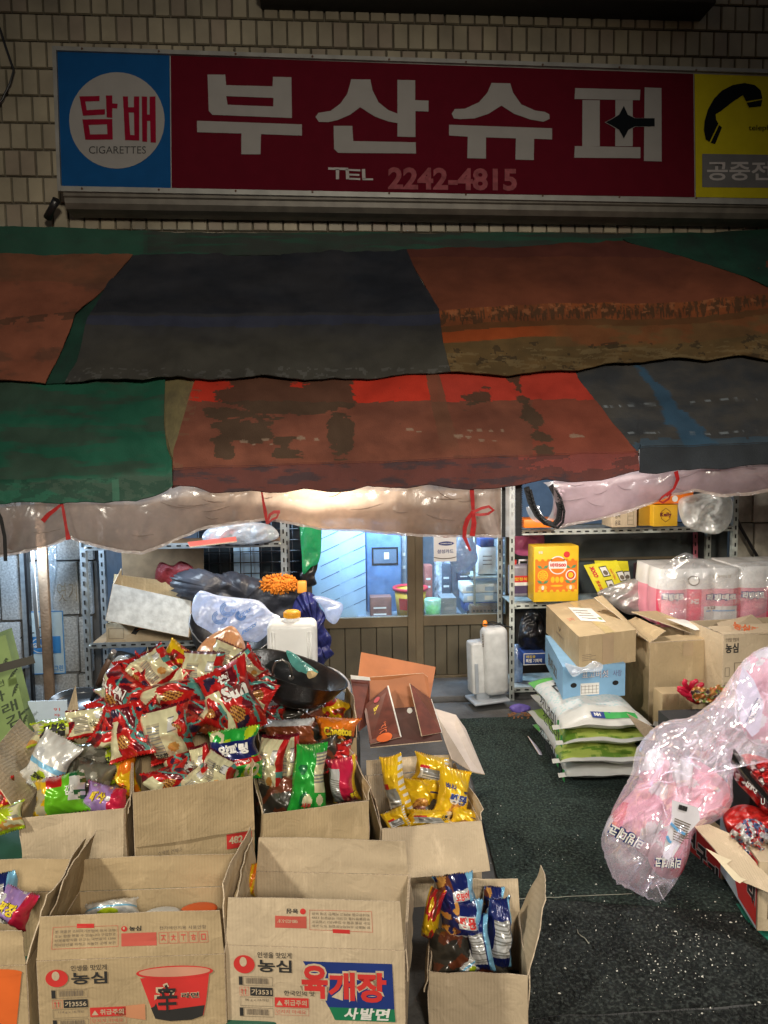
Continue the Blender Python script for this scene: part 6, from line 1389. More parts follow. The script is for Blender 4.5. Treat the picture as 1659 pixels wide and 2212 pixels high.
for k, (P4, Ys, s1, s2) in enumerate((([(786, 1526), (838, 1482), (866, 1592), (800, 1608)], [4.60, 4.66, 4.36, 4.32], '명품', '기장로'), ([(885, 1477), (931, 1511), (954, 1582), (911, 1590)], [4.62, 4.66, 4.38, 4.33], '기장', '명품'))):
    mb = MB(); Q = boards(mb, P4, Ys, .006, m_wood); ex = ((Q[1] - Q[0]) + (Q[2] - Q[3])).normalized(); ey3 = ((Q[0] - Q[3]) + (Q[1] - Q[2])).normalized(); n3 = ex.cross(ey3).normalized(); n3 = n3 if n3.y < 0 else -n3
    f = lambda x, y: (Q[3].lerp(Q[2], x)).lerp(Q[0].lerp(Q[1], x), y) + n3 * .006
    mb.text(s1, lambda x, y: f(y, x), .58 if k == 0 else .1, .32, .20, .30, YL_ if True else RD, .03, rot=False); mb.text(s2, lambda x, y: f(y, x), .16 if k == 0 else .55, .28, .34, .36, mat('ink_orange_red', (.75, .16, .05), .6), .01)
    if k == 0: mb.ellipse(f, .48, .06, .26, .09, mat('ink_orange', (.75, .14, .02), .7)); mb.ellipse(f, .5, .90, .12, .05, mat('ink_rose', (.6, .1, .12), .7), 12)
    mb.tube([Q[1], Q[2]], .005, WHITE, 5); child(mb, 'divider', gb)
mb = MB(); boards(mb, [(935, 1530), (985, 1545), (1006, 1575), (1047, 1673), (1020, 1668), (975, 1640)], [4.6, 4.55, 4.45, 3.95, 3.98, 4.2], .006, mat('pale_pink_card', (.60, .52, .46), .8)); tag(mb.build('pale_card'), 'wide pale card lid fanned out right of the gift box', 'card')
# ================================================================== heater
hz = .0; hx = at(1060, 1530, 6.5).x; hy = 6.5; z0h = .06; hr = empty('heater', (hx, hy, z0h), 'white upright electric heater standing by the sliding door', 'heater')
PW2 = mat('heater_white', (.50, .51, .50), .42, var=.22, scale=9)
Mh = Matrix.Translation((hx - .02, hy, z0h)) @ Matrix.Rotation(radians(10), 4, 'Z') @ Matrix.Rotation(radians(-2), 4, 'Y'); mb = MB(); mb.box((.06, -.02, .355), (.22, .17, .60), PW2, Mh, .055, 5); fs_ = child(mb, 'front_shell', hr)
mb = MB(); mb.box((-.065, .03, .30), (.18, .15, .46), PW2, Mh, .022, 4)
for k in range(8): mb.box((-.03, -.052, .50 + k * .014 - .0), (.055, .02, .005), INKG, Mh)
mb.box((-.12, -.05, .22), (.03, .006, .26), mat('heater_grey', (.30, .33, .36), .5), Mh, .002, 1)
child(mb, 'back_shell', hr); mb = MB(); mb.box((-.01, 0, .012), (.33, .26, .024), mat('heater_grey', (.30, .33, .36), .5), Mh, .01, 2); mb.box((-.06, .0, .08), (.12, .08, .14), mat('heater_grey', (.30, .33, .36), .5), Mh, .01); child(mb, 'base', hr)
mb = MB(); mb.lathe([(.02, 0), (.022, .03), (.012, .05), (0, .052)], mat('knob_orange', (.85, .25, .02), .4), Mh @ Matrix.Translation((-.0, .02, .655)), 12); child(mb, 'knob', fs_)
mb = MB(); mb.tube([Mh @ V(p) for p in ((-.02, .0, .675), (.04, -.07, .68), (.12, -.05, .672), (.16, .03, .65), (.09, .06, .675), (.0, .03, .68), (.18, .02, .64), (.24, .0, .62))], .006, BLACKP, 6); child(mb, 'cord', hr)
# --- right rack
def vita(mb, f, W, H):
    OR = mat('vita_orange', (.80, .20, .015), .5); YE = mat('vita_yellow', (.82, .52, .02), .5); LF = mat('vita_leaf', (.10, .28, .12), .5); g = off_fn(f, .001); h2 = off_fn(f, .002); h3 = off_fn(f, .003)
    mb.rect(f, W * .03, H * .20, W * .94, H * .55, OR)
    for k in range(14): mb.ellipse(g, W * (.06 + k * .067), H * .755, W * .034, H * .02, YE if k % 2 else OR, 10); mb.ellipse(g, W * (.06 + k * .067), H * .20, W * .034, H * .022, YE if k % 2 else OR, 10)
    mb.ellipse(g, W * .53, H * .66, W * .20, H * .165, WHITE, 30); mb.ellipse(h2, W * .53, H * .66, W * .175, H * .145, OR, 30); mb.rect(h3, W * .33, H * .60, W * .40, H * .125, WHITE); mb.text('비타500', lambda x, y: off_fn(f, .0045)(x, y), W * .36, H * .625, W * .35, H * .075, INKR, .05)
    mb.ellipse(g, W * .73, H * .85, W * .07, H * .055, INKR, 20)
    for x in (.20, .82):
        mb.ellipse(g, W * x, H * .48, W * .115, H * .095, YE if x < .5 else WHITE, 20); mb.ellipse(h2, W * x, H * .48, W * .09, H * .075, OR if x < .5 else INKR, 20)
        if x < .5:
            for k in range(8): a = k * pi / 4; mb.shape([(W * x, H * .48), (W * x + W * .08 * cos(a - .25), H * .48 + H * .066 * sin(a - .25)), (W * x + W * .08 * cos(a + .25), H * .48 + H * .066 * sin(a + .25))], h3, YE)
        else: mb.ellipse(h3, W * x, H * .48, W * .06, H * .05, YE, 16)
        for s_ in (-1, 1):
            for y in (.60, .33): mb.shape([(W * x, H * y), (W * (x + s_ * .05), H * (y + .055)), (W * (x + s_ * .13), H * (y + .065)), (W * (x + s_ * .09), H * (y + .01))], h2, LF)
        mb.ellipse(g, W * x, H * .26, W * .10, H * .05, mat('vita_light', (.85, .40, .05), .5), 16); mb.ellipse(h2, W * x, H * .26, W * .03, H * .04, WHITE, 10)
    for k in range(3): mb.ellipse(g, W * (.42 + .10 * k), H * .40, W * .045, H * .055, YE, 14)
    mb.ellipse(g, W * .51, H * .29, W * .14, H * .018, YE, 14); mb.text('광동', f, W * .10, H * .87, W * .1, H * .05, WHITE, .02)
simple('drink_box', 'yellow and orange gift box of vitamin drinks with fruit pattern', 'box', 1153, 1180, 1250, 1300, 6.48, .20, mat('vita_yellow', (.82, .52, .02), .5), .006, vita)
jr2 = at(1125, 1291, 6.72); mb = MB(); jm = mat('jug_smoke', (.26, .24, .28), .3, var=.2); mb.box((jr2.x, jr2.y + .06, jr2.z + .15), (.19, .13, .29), jm, bev=.03, seg=4)
j2 = tag(mb.build('sauce_jug'), 'smoky plastic jug with a red cap left of the drink box', 'jug'); mb = MB(); mb.lathe([(.03, 0), (.032, .04), (0, .042)], INKR, Matrix.Translation((jr2.x - .055, jr2.y + .06, jr2.z + .295)), 14); child(mb, 'cap', j2)
mb = MB(); f = plane_fn((jr2.x - .085, jr2.y - .006, jr2.z + .04), (1, 0, 0), UP, .001); mb.rect(f, 0, .08, .17, .08, INKR); mb.rect(f, 0, 0, .17, .08, mat('label_plum', (.08, .05, .12), .5)); mb.text('맛정식', off_fn(f, .001), .03, .115, .11, .03, YL_, .02); mb.rect(off_fn(f, .001), .01, .07, .15, .03, WHITE); child(mb, 'label', j2)
mb = MB(); mb.tube([(jr2.x - .0, jr2.y + .06, jr2.z + .28), (jr2.x + .0, jr2.y + .06, jr2.z + .33), (jr2.x + .08, jr2.y + .06, jr2.z + .33), (jr2.x + .08, jr2.y + .06, jr2.z + .28)], .011, PWHITE, 8); child(mb, 'handle', j2)
soft('pink_bag', 'pink plastic sheet behind the smoky jug', 'bag', [(1108, 1155), (1170, 1150), (1172, 1188), (1148, 1200), (1112, 1195)], 6.95, .03, mat('pink_film', (.60, .12, .25), .35, bump=.5), crump=1)
# yellow packets
def packets(mb, f, W, H):
    pass
for k, (P4, Y) in enumerate((([(1284, 1211), (1356, 1212), (1364, 1270), (1300, 1278)], 6.62), ([(1261, 1221), (1332, 1210), (1362, 1272), (1294, 1287)], 6.55))):
    mb = MB(); P = [at(u, v, Y + (.04 if i < 2 else 0)) for i, (u, v) in enumerate(P4)]; Yl = mat('packet_yellow', (.78, .70, .03), .3, coat=.5, bump=.3, bscale=14)
    fq = lambda x, y, o=.0: P[3].lerp(P[2], x).lerp(P[0].lerp(P[1], x), y) + V((0, -o - .02 * sin(pi * min(1, max(0, x))) * sin(pi * min(1, max(0, y))), 0)); mb.grid(lambda a, b: fq(a, b), 8, 8, Yl); mb.grid(lambda a, b: fq(a, b) + V((0, .03 * sin(pi * a) * sin(pi * b) + .002, 0)), 8, 8, Yl, flip=True)
    F1 = lambda x, y: fq(x, y, .004); F2 = lambda x, y: fq(x, y, .006)
    for (x, y) in ((.38, .55), (.36, .10), (.80, .30)):
        mb.rect(F1, x, y, .22, .34, INK, 3); mb.rect(F2, x + .02, y + .03, .18, .28, WHITE, 3); mb.ellipse(lambda a, b: fq(a, b, .008), x + .11, y + .13, .07, .08, INKG, 12)
    mb.text('COOK', lambda x, y: fq(.25 - y, x, .006), .58, 0, .36, .13, INKR, .06); mb.text('쿠킹호일', lambda x, y: fq(.20 - y, x, .006), .05, 0, .42, .10, INKR, .03); mb.text('YELLOW', lambda x, y: fq(.72 - y, x, .006), .40, 0, .38, .07, mat('ink_orange', (.75, .14, .02), .7), .02)
    tag(mb.build('yellow_packet'), ('yellow packet half hidden behind another on the right rack', 'yellow packet with red letters leaning in front on the right rack')[k], 'packet', 'yellow packets on the right rack')
soft('clear_bag', 'greyish clear plastic bag lying under the yellow packets', 'bag', [(1290, 1280), (1330, 1262), (1370, 1250), (1400, 1262), (1424, 1275), (1418, 1300), (1390, 1322), (1360, 1328), (1330, 1312), (1305, 1295)], 6.4, .09, film('grey_film', (.52, .52, .50), .35, .12, .5, 1, 10, .7), crump=1.6)
simple('plum_bin', 'dark plum plastic bin at the back of the right rack', 'bin', 1386, 1222, 1430, 1270, 6.75, .2, mat('plum', (.08, .03, .035), .4), .006)
def kelly(mb, f, W, H): g = off_fn(f, .001); mb.shape([(W * .5 + W * .22 * sin(k * pi / 3), H * .52 + H * .34 * cos(k * pi / 3)) for k in range(6)], f, mat('ink_gold', (.30, .14, .02), .5)); mb.shape([(W * .5 + W * .19 * sin(k * pi / 3), H * .52 + H * .30 * cos(k * pi / 3)) for k in range(6)], g, mat('box_yellow', (.72, .42, .02), .5)); mb.text('Kelly', off_fn(f, .002), W * .26, H * .40, W * .48, H * .24, mat('ink_maroon', (.16, .02, .03), .5), .04)
simple('beer_carton', 'yellow drink carton with a hexagon logo on the top shelf', 'box', 1412, 1090, 1464, 1137, 6.45, .28, mat('box_yellow', (.72, .42, .02), .5), .004, kelly)
simple('beer_carton', 'darker golden carton left of the hexagon logo one', 'box', 1380, 1094, 1411, 1136, 6.53, .25, mat('box_gold', (.42, .24, .02), .5), .004)
simple('orange_carton', 'orange carton lying on top of the yellow drink carton', 'box', 1409, 1050, 1498, 1088, 6.42, .3, mat('box_orange', (.85, .20, .01), .5), .004, lambda mb, f, W, H: mb.ellipse(f, W * .55, H * .28, W * .07, H * .18, WHITE))
simple('tan_carton', 'pale tan carton with upright text on the top shelf', 'box', 1322, 1096, 1376, 1139, 6.5, .25, KRAFT2, .004, lambda mb, f, W, H: [mb.text('품목', f, W * .12, H * .45, W * .22, H * .3, INKG, .02), mb.text('음료', f, W * .12, H * .1, W * .22, H * .25, INKG, .02), mb.frame(f, W * .62, H * .12, W * .24, H * .66, .003, INKG), mb.rect(f, W * .64, H * .35, W * .2, H * .02, INKG), mb.rect(f, W * .64, H * .55, W * .2, H * .02, INKG)])
simple('orange_tray', 'flat orange carton at the left end of the top shelf', 'box', 1132, 1122, 1200, 1140, 6.5, .25, mat('box_orange', (.85, .20, .01), .5), .004)
soft('roll_bag', 'big clear bag of white cups bulging at the end of the top shelf', 'bag', [(1466, 1082), (1500, 1068), (1550, 1062), (1580, 1078), (1582, 1115), (1570, 1140), (1545, 1154), (1505, 1146), (1475, 1130)], 6.42, .16, film('frost_film', (.80, .82, .80), .22, .15, .5, 1, 14, .7), crump=1.6, ridge=5)
soft('black_bag', 'shiny black rubbish bag on the lower level of the right rack', 'bag', [(1125, 1400), (1120, 1365), (1130, 1330), (1150, 1312), (1168, 1325), (1178, 1360), (1180, 1412)], 6.75, .10, blackbag, crump=1.9, ridge=5)
simple('small_carton', 'dark blue and white small box under the black rubbish bag', 'box', 1131, 1411, 1180, 1436, 6.6, .2, m_bd, .003, lambda mb, f, W, H: [mb.frame(f, 0, 0, W, H, .006, WHITE), mb.text('특별 기획팩', off_fn(f, .001), W * .1, H * .2, W * .7, H * .32, WHITE, .02), mb.text('매장용', off_fn(f, .001), W * .12, H * .58, W * .4, H * .25, YL_, .01)])
mb = MB(); p = at(1116, 1470, 6.85); mb.lathe([(0, 0), (.055, 0), (.055, .22), (.03, .30), (.02, .34), (0, .34)], film('bottle_blue', (.45, .55, .68), .3, gloss=.6), Matrix.Translation(p), 18); tag(mb.build('water_bottle'), 'cloudy bluish bottle on the lower right rack beside the heater', 'bottle')
soft('blue_rag', 'small crumpled violet wrapper on the floor by the rack foot', 'wrapper', [(1100, 1528), (1120, 1520), (1145, 1526), (1140, 1540), (1115, 1543)], 6.35, .04, mat('violet_film', (.14, .10, .40), .5), crump=1.5)
mb = MB(); rr = random.Random(9)
for k in range(40): p = gz(rr.uniform(1095, 1160), rr.uniform(1540, 1552), .022); a = rr.uniform(0, pi); d = V((cos(a), sin(a), 0)) * .02; q = V((-sin(a), cos(a), 0)) * .008; mb.quadbox([p - d, p - q, p + d, p + q, p - d + V((0, 0, .003)), p - q + V((0, 0, .003)), p + d + V((0, 0, .005)), p + q + V((0, 0, .003))], mat('leaf_brown', (.25, .11, .04), .8))
tag(mb.build('leaf_litter'), 'brown crumbs and leaf bits on the floor by the rack foot', 'litter', kind='stuff')
# --- closed cartons as prisms
def prism(name, label, top, Y0, hgt, m, deco=None, deco_top=None, deco_left=None, group=None, bev=0):
    """top: 4 pixel corners FL, FR, BR, BL of the top face"""
    A = at(top[0][0], top[0][1], Y0); P = [A] + [gz(u, v, A.z) for u, v in top[1:]]; mb = MB(); D = V((0, 0, -hgt))
    mb.quadbox([p + D for p in P] + P, m); ex = (P[1] - P[0]).normalized(); W = (P[1] - P[0]).length; eyb = (P[3] - P[0]).normalized(); L = (P[3] - P[0]).length
    if deco: deco(mb, plane_fn(A + D, ex, UP, .002), W, hgt)
    if deco_top: deco_top(mb, plane_fn(A, ex, eyb, .002), W, L)
    if deco_left: deco_left(mb, plane_fn(P[3] + D, -eyb, UP, .002), L, hgt)
    return tag(mb.build(name), label, 'box', group), A, ex, eyb, W, L
# rice sacks
m_sack = mat('sack_cloth', (.62, .62, .57), .5, var=.12, bump=.5, bscale=22, coat=.15)
SACK = mat('sack_print', attr=True, rough=.42, var=.06, coat=.15, bump=.35, bscale=20)
fl = gz(1206, 1702, 0.0); ang = radians(-2.0); exs = V((cos(ang), sin(ang), 0)); eys = V((-sin(ang), cos(ang), 0)); SW, SL, SH = .62, .98, .142
def sack(i, label, green):
    rr = random.Random(i); ox = (0.03, -.02, .015, -.015, .0)[i] + .02; oy = (.0, -.03, .01, -.02, 0)[i]; z0 = .012 + i * .117; O = fl + exs * ox + eys * oy; mb = MB()
    def F(a, b, s_):
        x, y = 2 * a - 1, 2 * b - 1; t = max(0, 1 - abs(x) ** 4) ** .6 * max(0, 1 - abs(y) ** 3) ** .62
        q = V((x * 1.6 + i * 3, y * 2, i)); w = .030 * crinkle(x * 2.2 + i * 3, y * 3.0, i)
        z = z0 + SH * .45 + s_ * (SH * .56 * t + w * t * (1.6 - t)) + .022 * noise.noise(V((x * 1.5, y, i * 2.)))
        if s_ > 0 and i < 3: z = min(z, z0 + SH * .95)
        k = .05 * (1 - y * y) + .02 * nz(y * 3, i); xx = (a - .5) * (SW - k) + SW / 2; yy = b * SL + .018 * nz(x * 2.4, i * 3., b) * (1 if b < .2 else .3)
        return O + exs * xx + eys * yy + V((0, 0, z)) - V((0, 0, O.z))
    def c(a, b, s_):
        if b < .025 or b > .975: return (.52, .52, .48)
        if green:
            if b < .22 + .05 * nz(a * 5, i) and s_ > 0: return mixc((.34, .42, .08), (.10, .20, .02), sm(fr(a * 5, b * 18, i, 4), -.1, .5))
            if s_ < 0 and b < .1: return (.42, .46, .26) if nz(a * 8, b * 9, i) > -.2 else (.62, .62, .55)
            if a < .05: return (.52, .52, .48)
            return (.22, .36, .05)
        if b > .82 and s_ > 0: return (.10, .42, .07)
        if s_ > 0 and b > .18 and a < .97:
            q = sin(a * 60 + 3 * sin(b * 25)) * sin(b * 90 + 4 * sin(a * 30)); return (.42, .54, .53) if q > .45 else (.56, .58, .56)
        return (.52, .52, .48)
    mb.grid(lambda a, b: F(a, b, 1), 40, 56, SACK, lambda a, b: c(a, b, 1)); mb.grid(lambda a, b: F(a, b, -1), 40, 40, SACK, lambda a, b: c(a, b, -1), flip=True)
    # sewn ears at the front corners
    for a in (0, 1):
        p = F(a, 0, 1); d = exs * (-.05 if a == 0 else .05) + V((0, 0, .012)); mb.shape([(0, 0), (1, -.3), (1.15, .25), (.2, .5)], lambda x, y: p + d * x + (V((0, 0, .05)) + eys * .01) * y - eys * .004, m_sack)
    Fs = lambda x, y, o=.004: F(x, y, 1) + V((0, 0, o)) - exs * (o if x < .06 else 0)
    if i == 3:
        g = lambda x, y: F(min(max(x, .02), .98), min(max(y, .0), .98), 1) + V((0, -.003, .005))
        mb.rect(g, .36, .035, .22, .06, INKB, 4); mb.rect(g, .50, .035, .36, .06, mat('sack_green', (.03, .30, .06), .5), 4); mb.text('NH', lambda x, y: g(x, y) + V((0, -.001, .002)), .39, .047, .07, .034, WHITE, .04)
        mb.text('천', lambda x, y: g(.03 + y, .93 - x) , .2, .12, .22, .16, INK, .02)
        mb.text('쌀', lambda x, y: g(.03 + y, .60 - x), .0, .30, .2, .16, INK, .0)
    # brush letters down the left long side
    hh = SH * .62; gs_ = lambda x, y: O + V((0, 0, z0 - O.z + .02)) + exs * (-.0 + .018) - exs * .02 + eys * (SL * .55 - x) + V((0, 0, y))
    for k, s_ in enumerate('천년미'): mb.text(s_, lambda x, y: (lambda q: V((q.x - .004, q.y, q.z)))(gs_(x, y)), .0 + k * .155, .0, .13, hh, INK, .01)
    mb.shape([(.48, 0), (.53, 0), (.53, hh), (.48, hh * .8)], lambda x, y: gs_(x, y) - exs * .004, mat('sack_green', (.03, .30, .06), .5))
    return tag(mb.build('rice_sack'), label, 'sack', 'stacked sacks of rice')
for i, (l_, g_) in enumerate((('whitish rice sack lowest in the stack, flat on the mat', False), ('green rice sack second from the floor in the stack', True), ('green rice sack in the middle of the stack', True), ('white rice sack with leaf pattern topmost in the stack', False))): sack(i, l_, g_)
mb = MB(); boards(mb, [(1140, 1590), (1160, 1612), (1222, 1700), (1206, 1698)], [5.6, 5.5, 5.04, 5.06], .004, mat('lavender_sheet', (.50, .50, .62), .5)); tag(mb.build('loose_sack'), 'pale lavender empty bag slipping out left of the sacks', 'bag')
sx = fl.z + .49
# blue mushroom box on the sacks
m_blb = mat('mushroom_blue', (.22, .42, .62), .5, var=.1)
def mush(mb, f, W, H):
    mb.text('표고버섯', f, W * .30, H * .60, W * .42, H * .24, mat('ink_lilac', (.12, .10, .22), .6), .02); mb.text('표고버섯', off_fn(f, .001), W * .304, H * .61, W * .42, H * .22, WHITE, -.005)
    mb.rect(f, W * .28, H * .10, W * .30, H * .36, WHITE); g = off_fn(f, .001)
    for k in range(5): mb.rect(g, W * (.29 + k * .06), H * .14, W * .006, H * .26, INKG)
    for k in range(3): mb.rect(g, W * .29, H * (.16 + k * .1), W * .28, H * .01, INKG)
    for x in (.17, .84): mb.ellipse(g, W * x, H * .42, W * .05, H * .075, DARK, 16)
    mb.text('사랑', f, W * .80, H * .62, W * .14, H * .2, mat('ink_lilac', (.12, .10, .22), .6), 0)
prism('mushroom_box', 'light blue mushroom box with round holes lying on the rice sacks', [(1216, 1441), (1351, 1433), (1300, 1385), (1178, 1372)], 5.2, .235, m_blb, mush, deco_left=lambda mb, f, L, H: mb.text('참나무 표고', f, L * .2, H * .2, L * .5, H * .4, INKG, .03))
soft('carry_strap', 'clear plastic bag handle drooping over the blue box', 'bag', [(1220, 1432), (1240, 1440), (1268, 1440), (1282, 1428), (1302, 1436), (1296, 1450), (1262, 1452), (1240, 1462), (1228, 1450)], 5.1, .02, clearbag, crump=1.2)
def toplab(mb, f, W, L):
    mb.shape([(W * .46, L * .0), (W * .62, 0), (W * .62, L), (W * .46, L)], f, mat('parcel_tape', (.55, .42, .22), .3, coat=.4)); g = off_fn(f, .001)
    mb.shape([(W * .30, L * .40), (W * .68, L * .28), (W * .72, L * .72), (W * .34, L * .84)], g, WHITE); h2 = off_fn(f, .002)
    for k in range(4): mb.shape([(W * .36, L * (.46 + k * .085)), (W * .60, L * (.385 + k * .085)), (W * .60, L * (.405 + k * .085)), (W * .36, L * (.48 + k * .085))], h2, INKG)
    mb.shape([(W * .62, L * .36), (W * .67, L * .34), (W * .68, L * .42), (W * .63, L * .44)], h2, mat('label_green', (.25, .34, .10), .5)); mb.text('2차', f, W * .1, L * .42, W * .12, L * .1, INKR2, 0)
def tc_front(mb, f, W, H):
    for k in range(4): mb.rect(f, W * .05, H * (.42 - k * .055), W * (.24 if k % 2 else .16), H * .012, INKG)
    mb.rect(f, W * .40, H * .08, W * .2, H * .9, mat('tape_clear', (.46, .34, .21), .25, coat=.5))
prism('parcel_carton', 'closed tan parcel carton with shipping label, topmost by the rack', [(1251, 1376), (1374, 1360), (1283, 1293), (1180, 1307)], 5.16, .235, KRAFT, tc_front, toplab, lambda mb, f, L, H: [mb.text('V', f, L * .42, H * .55, L * .08, H * .14, INKG, .02), mb.text('MARKET', f, L * .36, H * .40, L * .22, H * .06, INKG, .0)])
mb = MB(); boards(mb, [(1283, 1291), (1300, 1286), (1345, 1330), (1404, 1388), (1380, 1372), (1374, 1362)], [5.9, 5.95, 5.8, 5.42, 5.45, 5.5], .006, KRAFT); tag(mb.build('carton_flap'), 'long tan flap rising between the parcel and the big carton', 'card')
# big open carton
mb = MB(); mb.box((at(1490, 1500, 5.7).x + .15, 5.9, .15), (1.0, .7, .28), m_tab); tag(mb.build('floor_crate'), 'dark crate on the floor under the big cartons at the right', 'crate')
def bigf(mb, f, W, h):
    for i in range(3): mb.frame(f, W * (.42 + i * .2), -h * .62, W * .16, h * .13, .0025, INKR2); mb.text(('ㅅ', '우', '금')[i], f, W * (.46 + i * .2), -h * .60, W * .08, h * .09, INKR2, .03)
    mb.rect(f, W * .45, -h * .18, W * .14, h * .16, mat('tape_clear', (.46, .34, .21), .25, coat=.5)); mb.frame(f, W * .1, -h * .95, W * .2, h * .2, .002, INKG)
rb, *_ = carton('big brown open carton with red handling marks on its front', 1404, 1389, 5.4, 1560, 1380, .52, .62, {'front': (-86, .12, .0), 'left': (-62, .16, .1)}, front=bigf, group='cartons at the right')
mb = MB(); boards(mb, [(1364, 1322), (1418, 1320), (1560, 1374), (1546, 1382), (1500, 1370)], [5.85, 5.95, 5.45, 5.42, 5.6], .006, KRAFT); P = [at(u, v, y) for u, v, y in ((1437, 1339, 5.74), (1478, 1341, 5.72), (1532, 1361, 5.50), (1500, 1364, 5.52))]
mb.poly([p + V((0, -.01, .012)) for p in P], WHITE)
tag(mb.build('carton_flap'), 'half-closed flap with a white shipping label on the big carton', 'card')
def nong(mb, f, W, h): mb.text('농심', f, W * .02, -h * .24, W * .14, h * .13, INK, .03); mb.text('인생을 맛있게', f, W * .02, -h * .09, W * .14, h * .05, INKG); mb.frame(f, W * .12, -h * .75, W * .2, h * .38, .004, INKG); mb.frame(f, W * .02, -h * .55, W * .05, h * .12, .003, INKG); mb.frame(f, W * .02, -h * .75, W * .05, h * .12, .003, INKG)
carton('tan noodle carton at the right edge with an orange scrawl on top', 1563, 1372, 5.2, 1760, 1362, .45, .55, {'front': (-88, .2, .0)}, front=nong, group='cartons at the right', m=KRAFT2)
mb = MB(); boards(mb, [(1549, 1346), (1624, 1328), (1650, 1348), (1760, 1340), (1760, 1368), (1563, 1371)], [5.6, 5.75, 5.6, 5.6, 5.2, 5.22], .006, KRAFT2); p = at(1600, 1362, 5.3)
mb.text('농심라면', lambda x, y: at(1582 + x, 1352 + x * .25 - y + .0, 5.32 + y * .004) + V((0, -.01, .01)), 0, -8, 76, 16, mat('ink_orange_red', (.75, .16, .05), .6), .04); tag(mb.build('carton_flap'), 'cream carton lid with orange lettering at the right edge', 'card')
# toilet paper packs
m_tp = mat('tissue_white', (.78, .77, .74), .5, var=.06, bump=.3, bscale=14, coat=.3); m_tpk = mat('tissue_pink', (.80, .30, .38), .45, var=.10, bump=.2, bscale=8, coat=.3); m_tpr = mat('tissue_rose', (.72, .07, .14), .45, var=.1, coat=.4)
def rollpack(label, u0, u1, vt, vb, Y, dep, rollw=3, faces=True, name='toilet_roll_pack'):
    x0, x1, z0, z1 = R3(u0, vt, u1, vb, Y); W, H = x1 - x0, z1 - z0; mb = MB()
    def F(a, b):   # around
        t = a * 4; 
        if t < 1: x, y, n_ = x0 + W * t, Y, V((0, -1, 0)); k = abs(sin(t * pi * rollw / 1))
        elif t < 2: x, y, n_ = x1, Y + dep * (t - 1), V((1, 0, 0)); k = abs(sin((t - 1) * pi * 2))
        elif t < 3: x, y, n_ = x1 - W * (t - 2), Y + dep, V((0, 1, 0)); k = .5
        else: x, y, n_ = x0, Y + dep * (4 - t), V((-1, 0, 0)); k = abs(sin((t - 3) * pi * 2))
        return V((x, y, z0 + H * b)) + n_ * (.03 * k ** .5 * (1 - abs(2 * b - 1) ** 6) + .006 * nz(a * 20, b * 5))
    def col(a, b): return m_tp if b > .66 else m_tpr if (a * 4) % 1 > .90 or (.33 < (a * 4) < .5) else m_tpk
    mb.grid(F, 96, 20, m_tp, col); mb.grid(lambda a, b: V((x0 + W * a, Y + dep * b, z1 + .012 * abs(sin(a * pi * rollw)) * abs(sin(b * pi * 2)))), 18, 12, m_tp)
    f = lambda x, y: (lambda q: q + V((0, -.006, 0)))(F(min(.249, max(0, x * .25)), y)); g = lambda x, y: f(x, y) + V((0, -.003, 0))
    mb.text('리빙데코', f, .56, .44, .40, .13, INKB, .14); mb.text('리빙데코', g, .57, .45, .38, .11, WHITE, .05); mb.rect(f, .53, .05, .44, .30, WHITE, 6); mb.rect(g, .56, .26, .38, .02, mat('stripe_blue', (.15, .4, .7), .5), 4)
    mb.text('3겹', g, .57, .30, .12, .05, INKG, .02); mb.text('리빙데코', f, .0, .46, .28, .14, INKB, .14); mb.text('리빙데코', g, .01, .47, .26, .12, WHITE, .05); mb.ellipse(f, .40, .80, .07, .09, INKG, 20); mb.ellipse(g, .40, .80, .055, .07, WHITE, 20); mb.text('잘풀리는집', f, .65, .84, .22, .05, mat('ink_gold2', (.45, .35, .2), .6), 0); mb.text('3겹', g, .36, .40, .10, .09, WHITE, .04)
    return tag(mb.build(name), label, 'toilet rolls', 'packs of toilet rolls')
rollpack('pink and white toilet roll pack under clear film on the right', 1428, 1594, 1228, 1352, 5.95, .5)
rollpack('second toilet roll pack cut off by the right edge', 1600, 1770, 1222, 1350, 5.95, .5)
soft('wrap_film', 'loose clear film draped over the standing toilet roll packs', 'plastic film', [(1424, 1240), (1448, 1212), (1480, 1194), (1510, 1205), (1560, 1222), (1600, 1216), (1700, 1215), (1720, 1280), (1600, 1345), (1500, 1350), (1436, 1340), (1420, 1290)], 5.86, .03, film('clear_wrap', (.85, .87, .90), .80, .08, .5, 1, 12, .7), crump=2.2, back=False)
mb = MB(); mb.box((at(1560, 1400, 6.1).x + .1, 6.25, .42), (1.1, .5, .84), m_tab); tag(mb.build('back_crate'), 'dark crate under the standing toilet roll packs', 'crate')
# small things before the big carton
simple('small_carton', 'small blank tan carton in front of the big open carton', 'box', 1430, 1498, 1495, 1580, 5.0, .15, KRAFT)
def mix(u, v, s_):
    n_ = n2(u * .09, v * .12, s_); return C_['chip'] if n_ > .25 else (.55, .08, .02) if n_ > 0 else (.20, .32, .05) if n_ > -.15 else (.62, .50, .28) if n_ > -.3 else (.10, .05, .06)
for k, (pts, l_) in enumerate((([(1492, 1492), (1505, 1482), (1530, 1486), (1560, 1478), (1580, 1500), (1550, 1515), (1515, 1520), (1498, 1512)], 'bag of mixed dried chilli and nuts touching the red glove'), ([(1424, 1548), (1440, 1541), (1470, 1545), (1500, 1540), (1520, 1560), (1470, 1566), (1430, 1562)], 'bag of mixed dried chilli and nuts below the small blank carton'))):
    soft('dried_mix_bag', l_, 'food bag', pts, 4.8, .04, PAINT, colfn=lambda u, v: mix(u, v, k), crump=1.6, ridge=9, nr=16, ns=8, group='bags of dried mix')
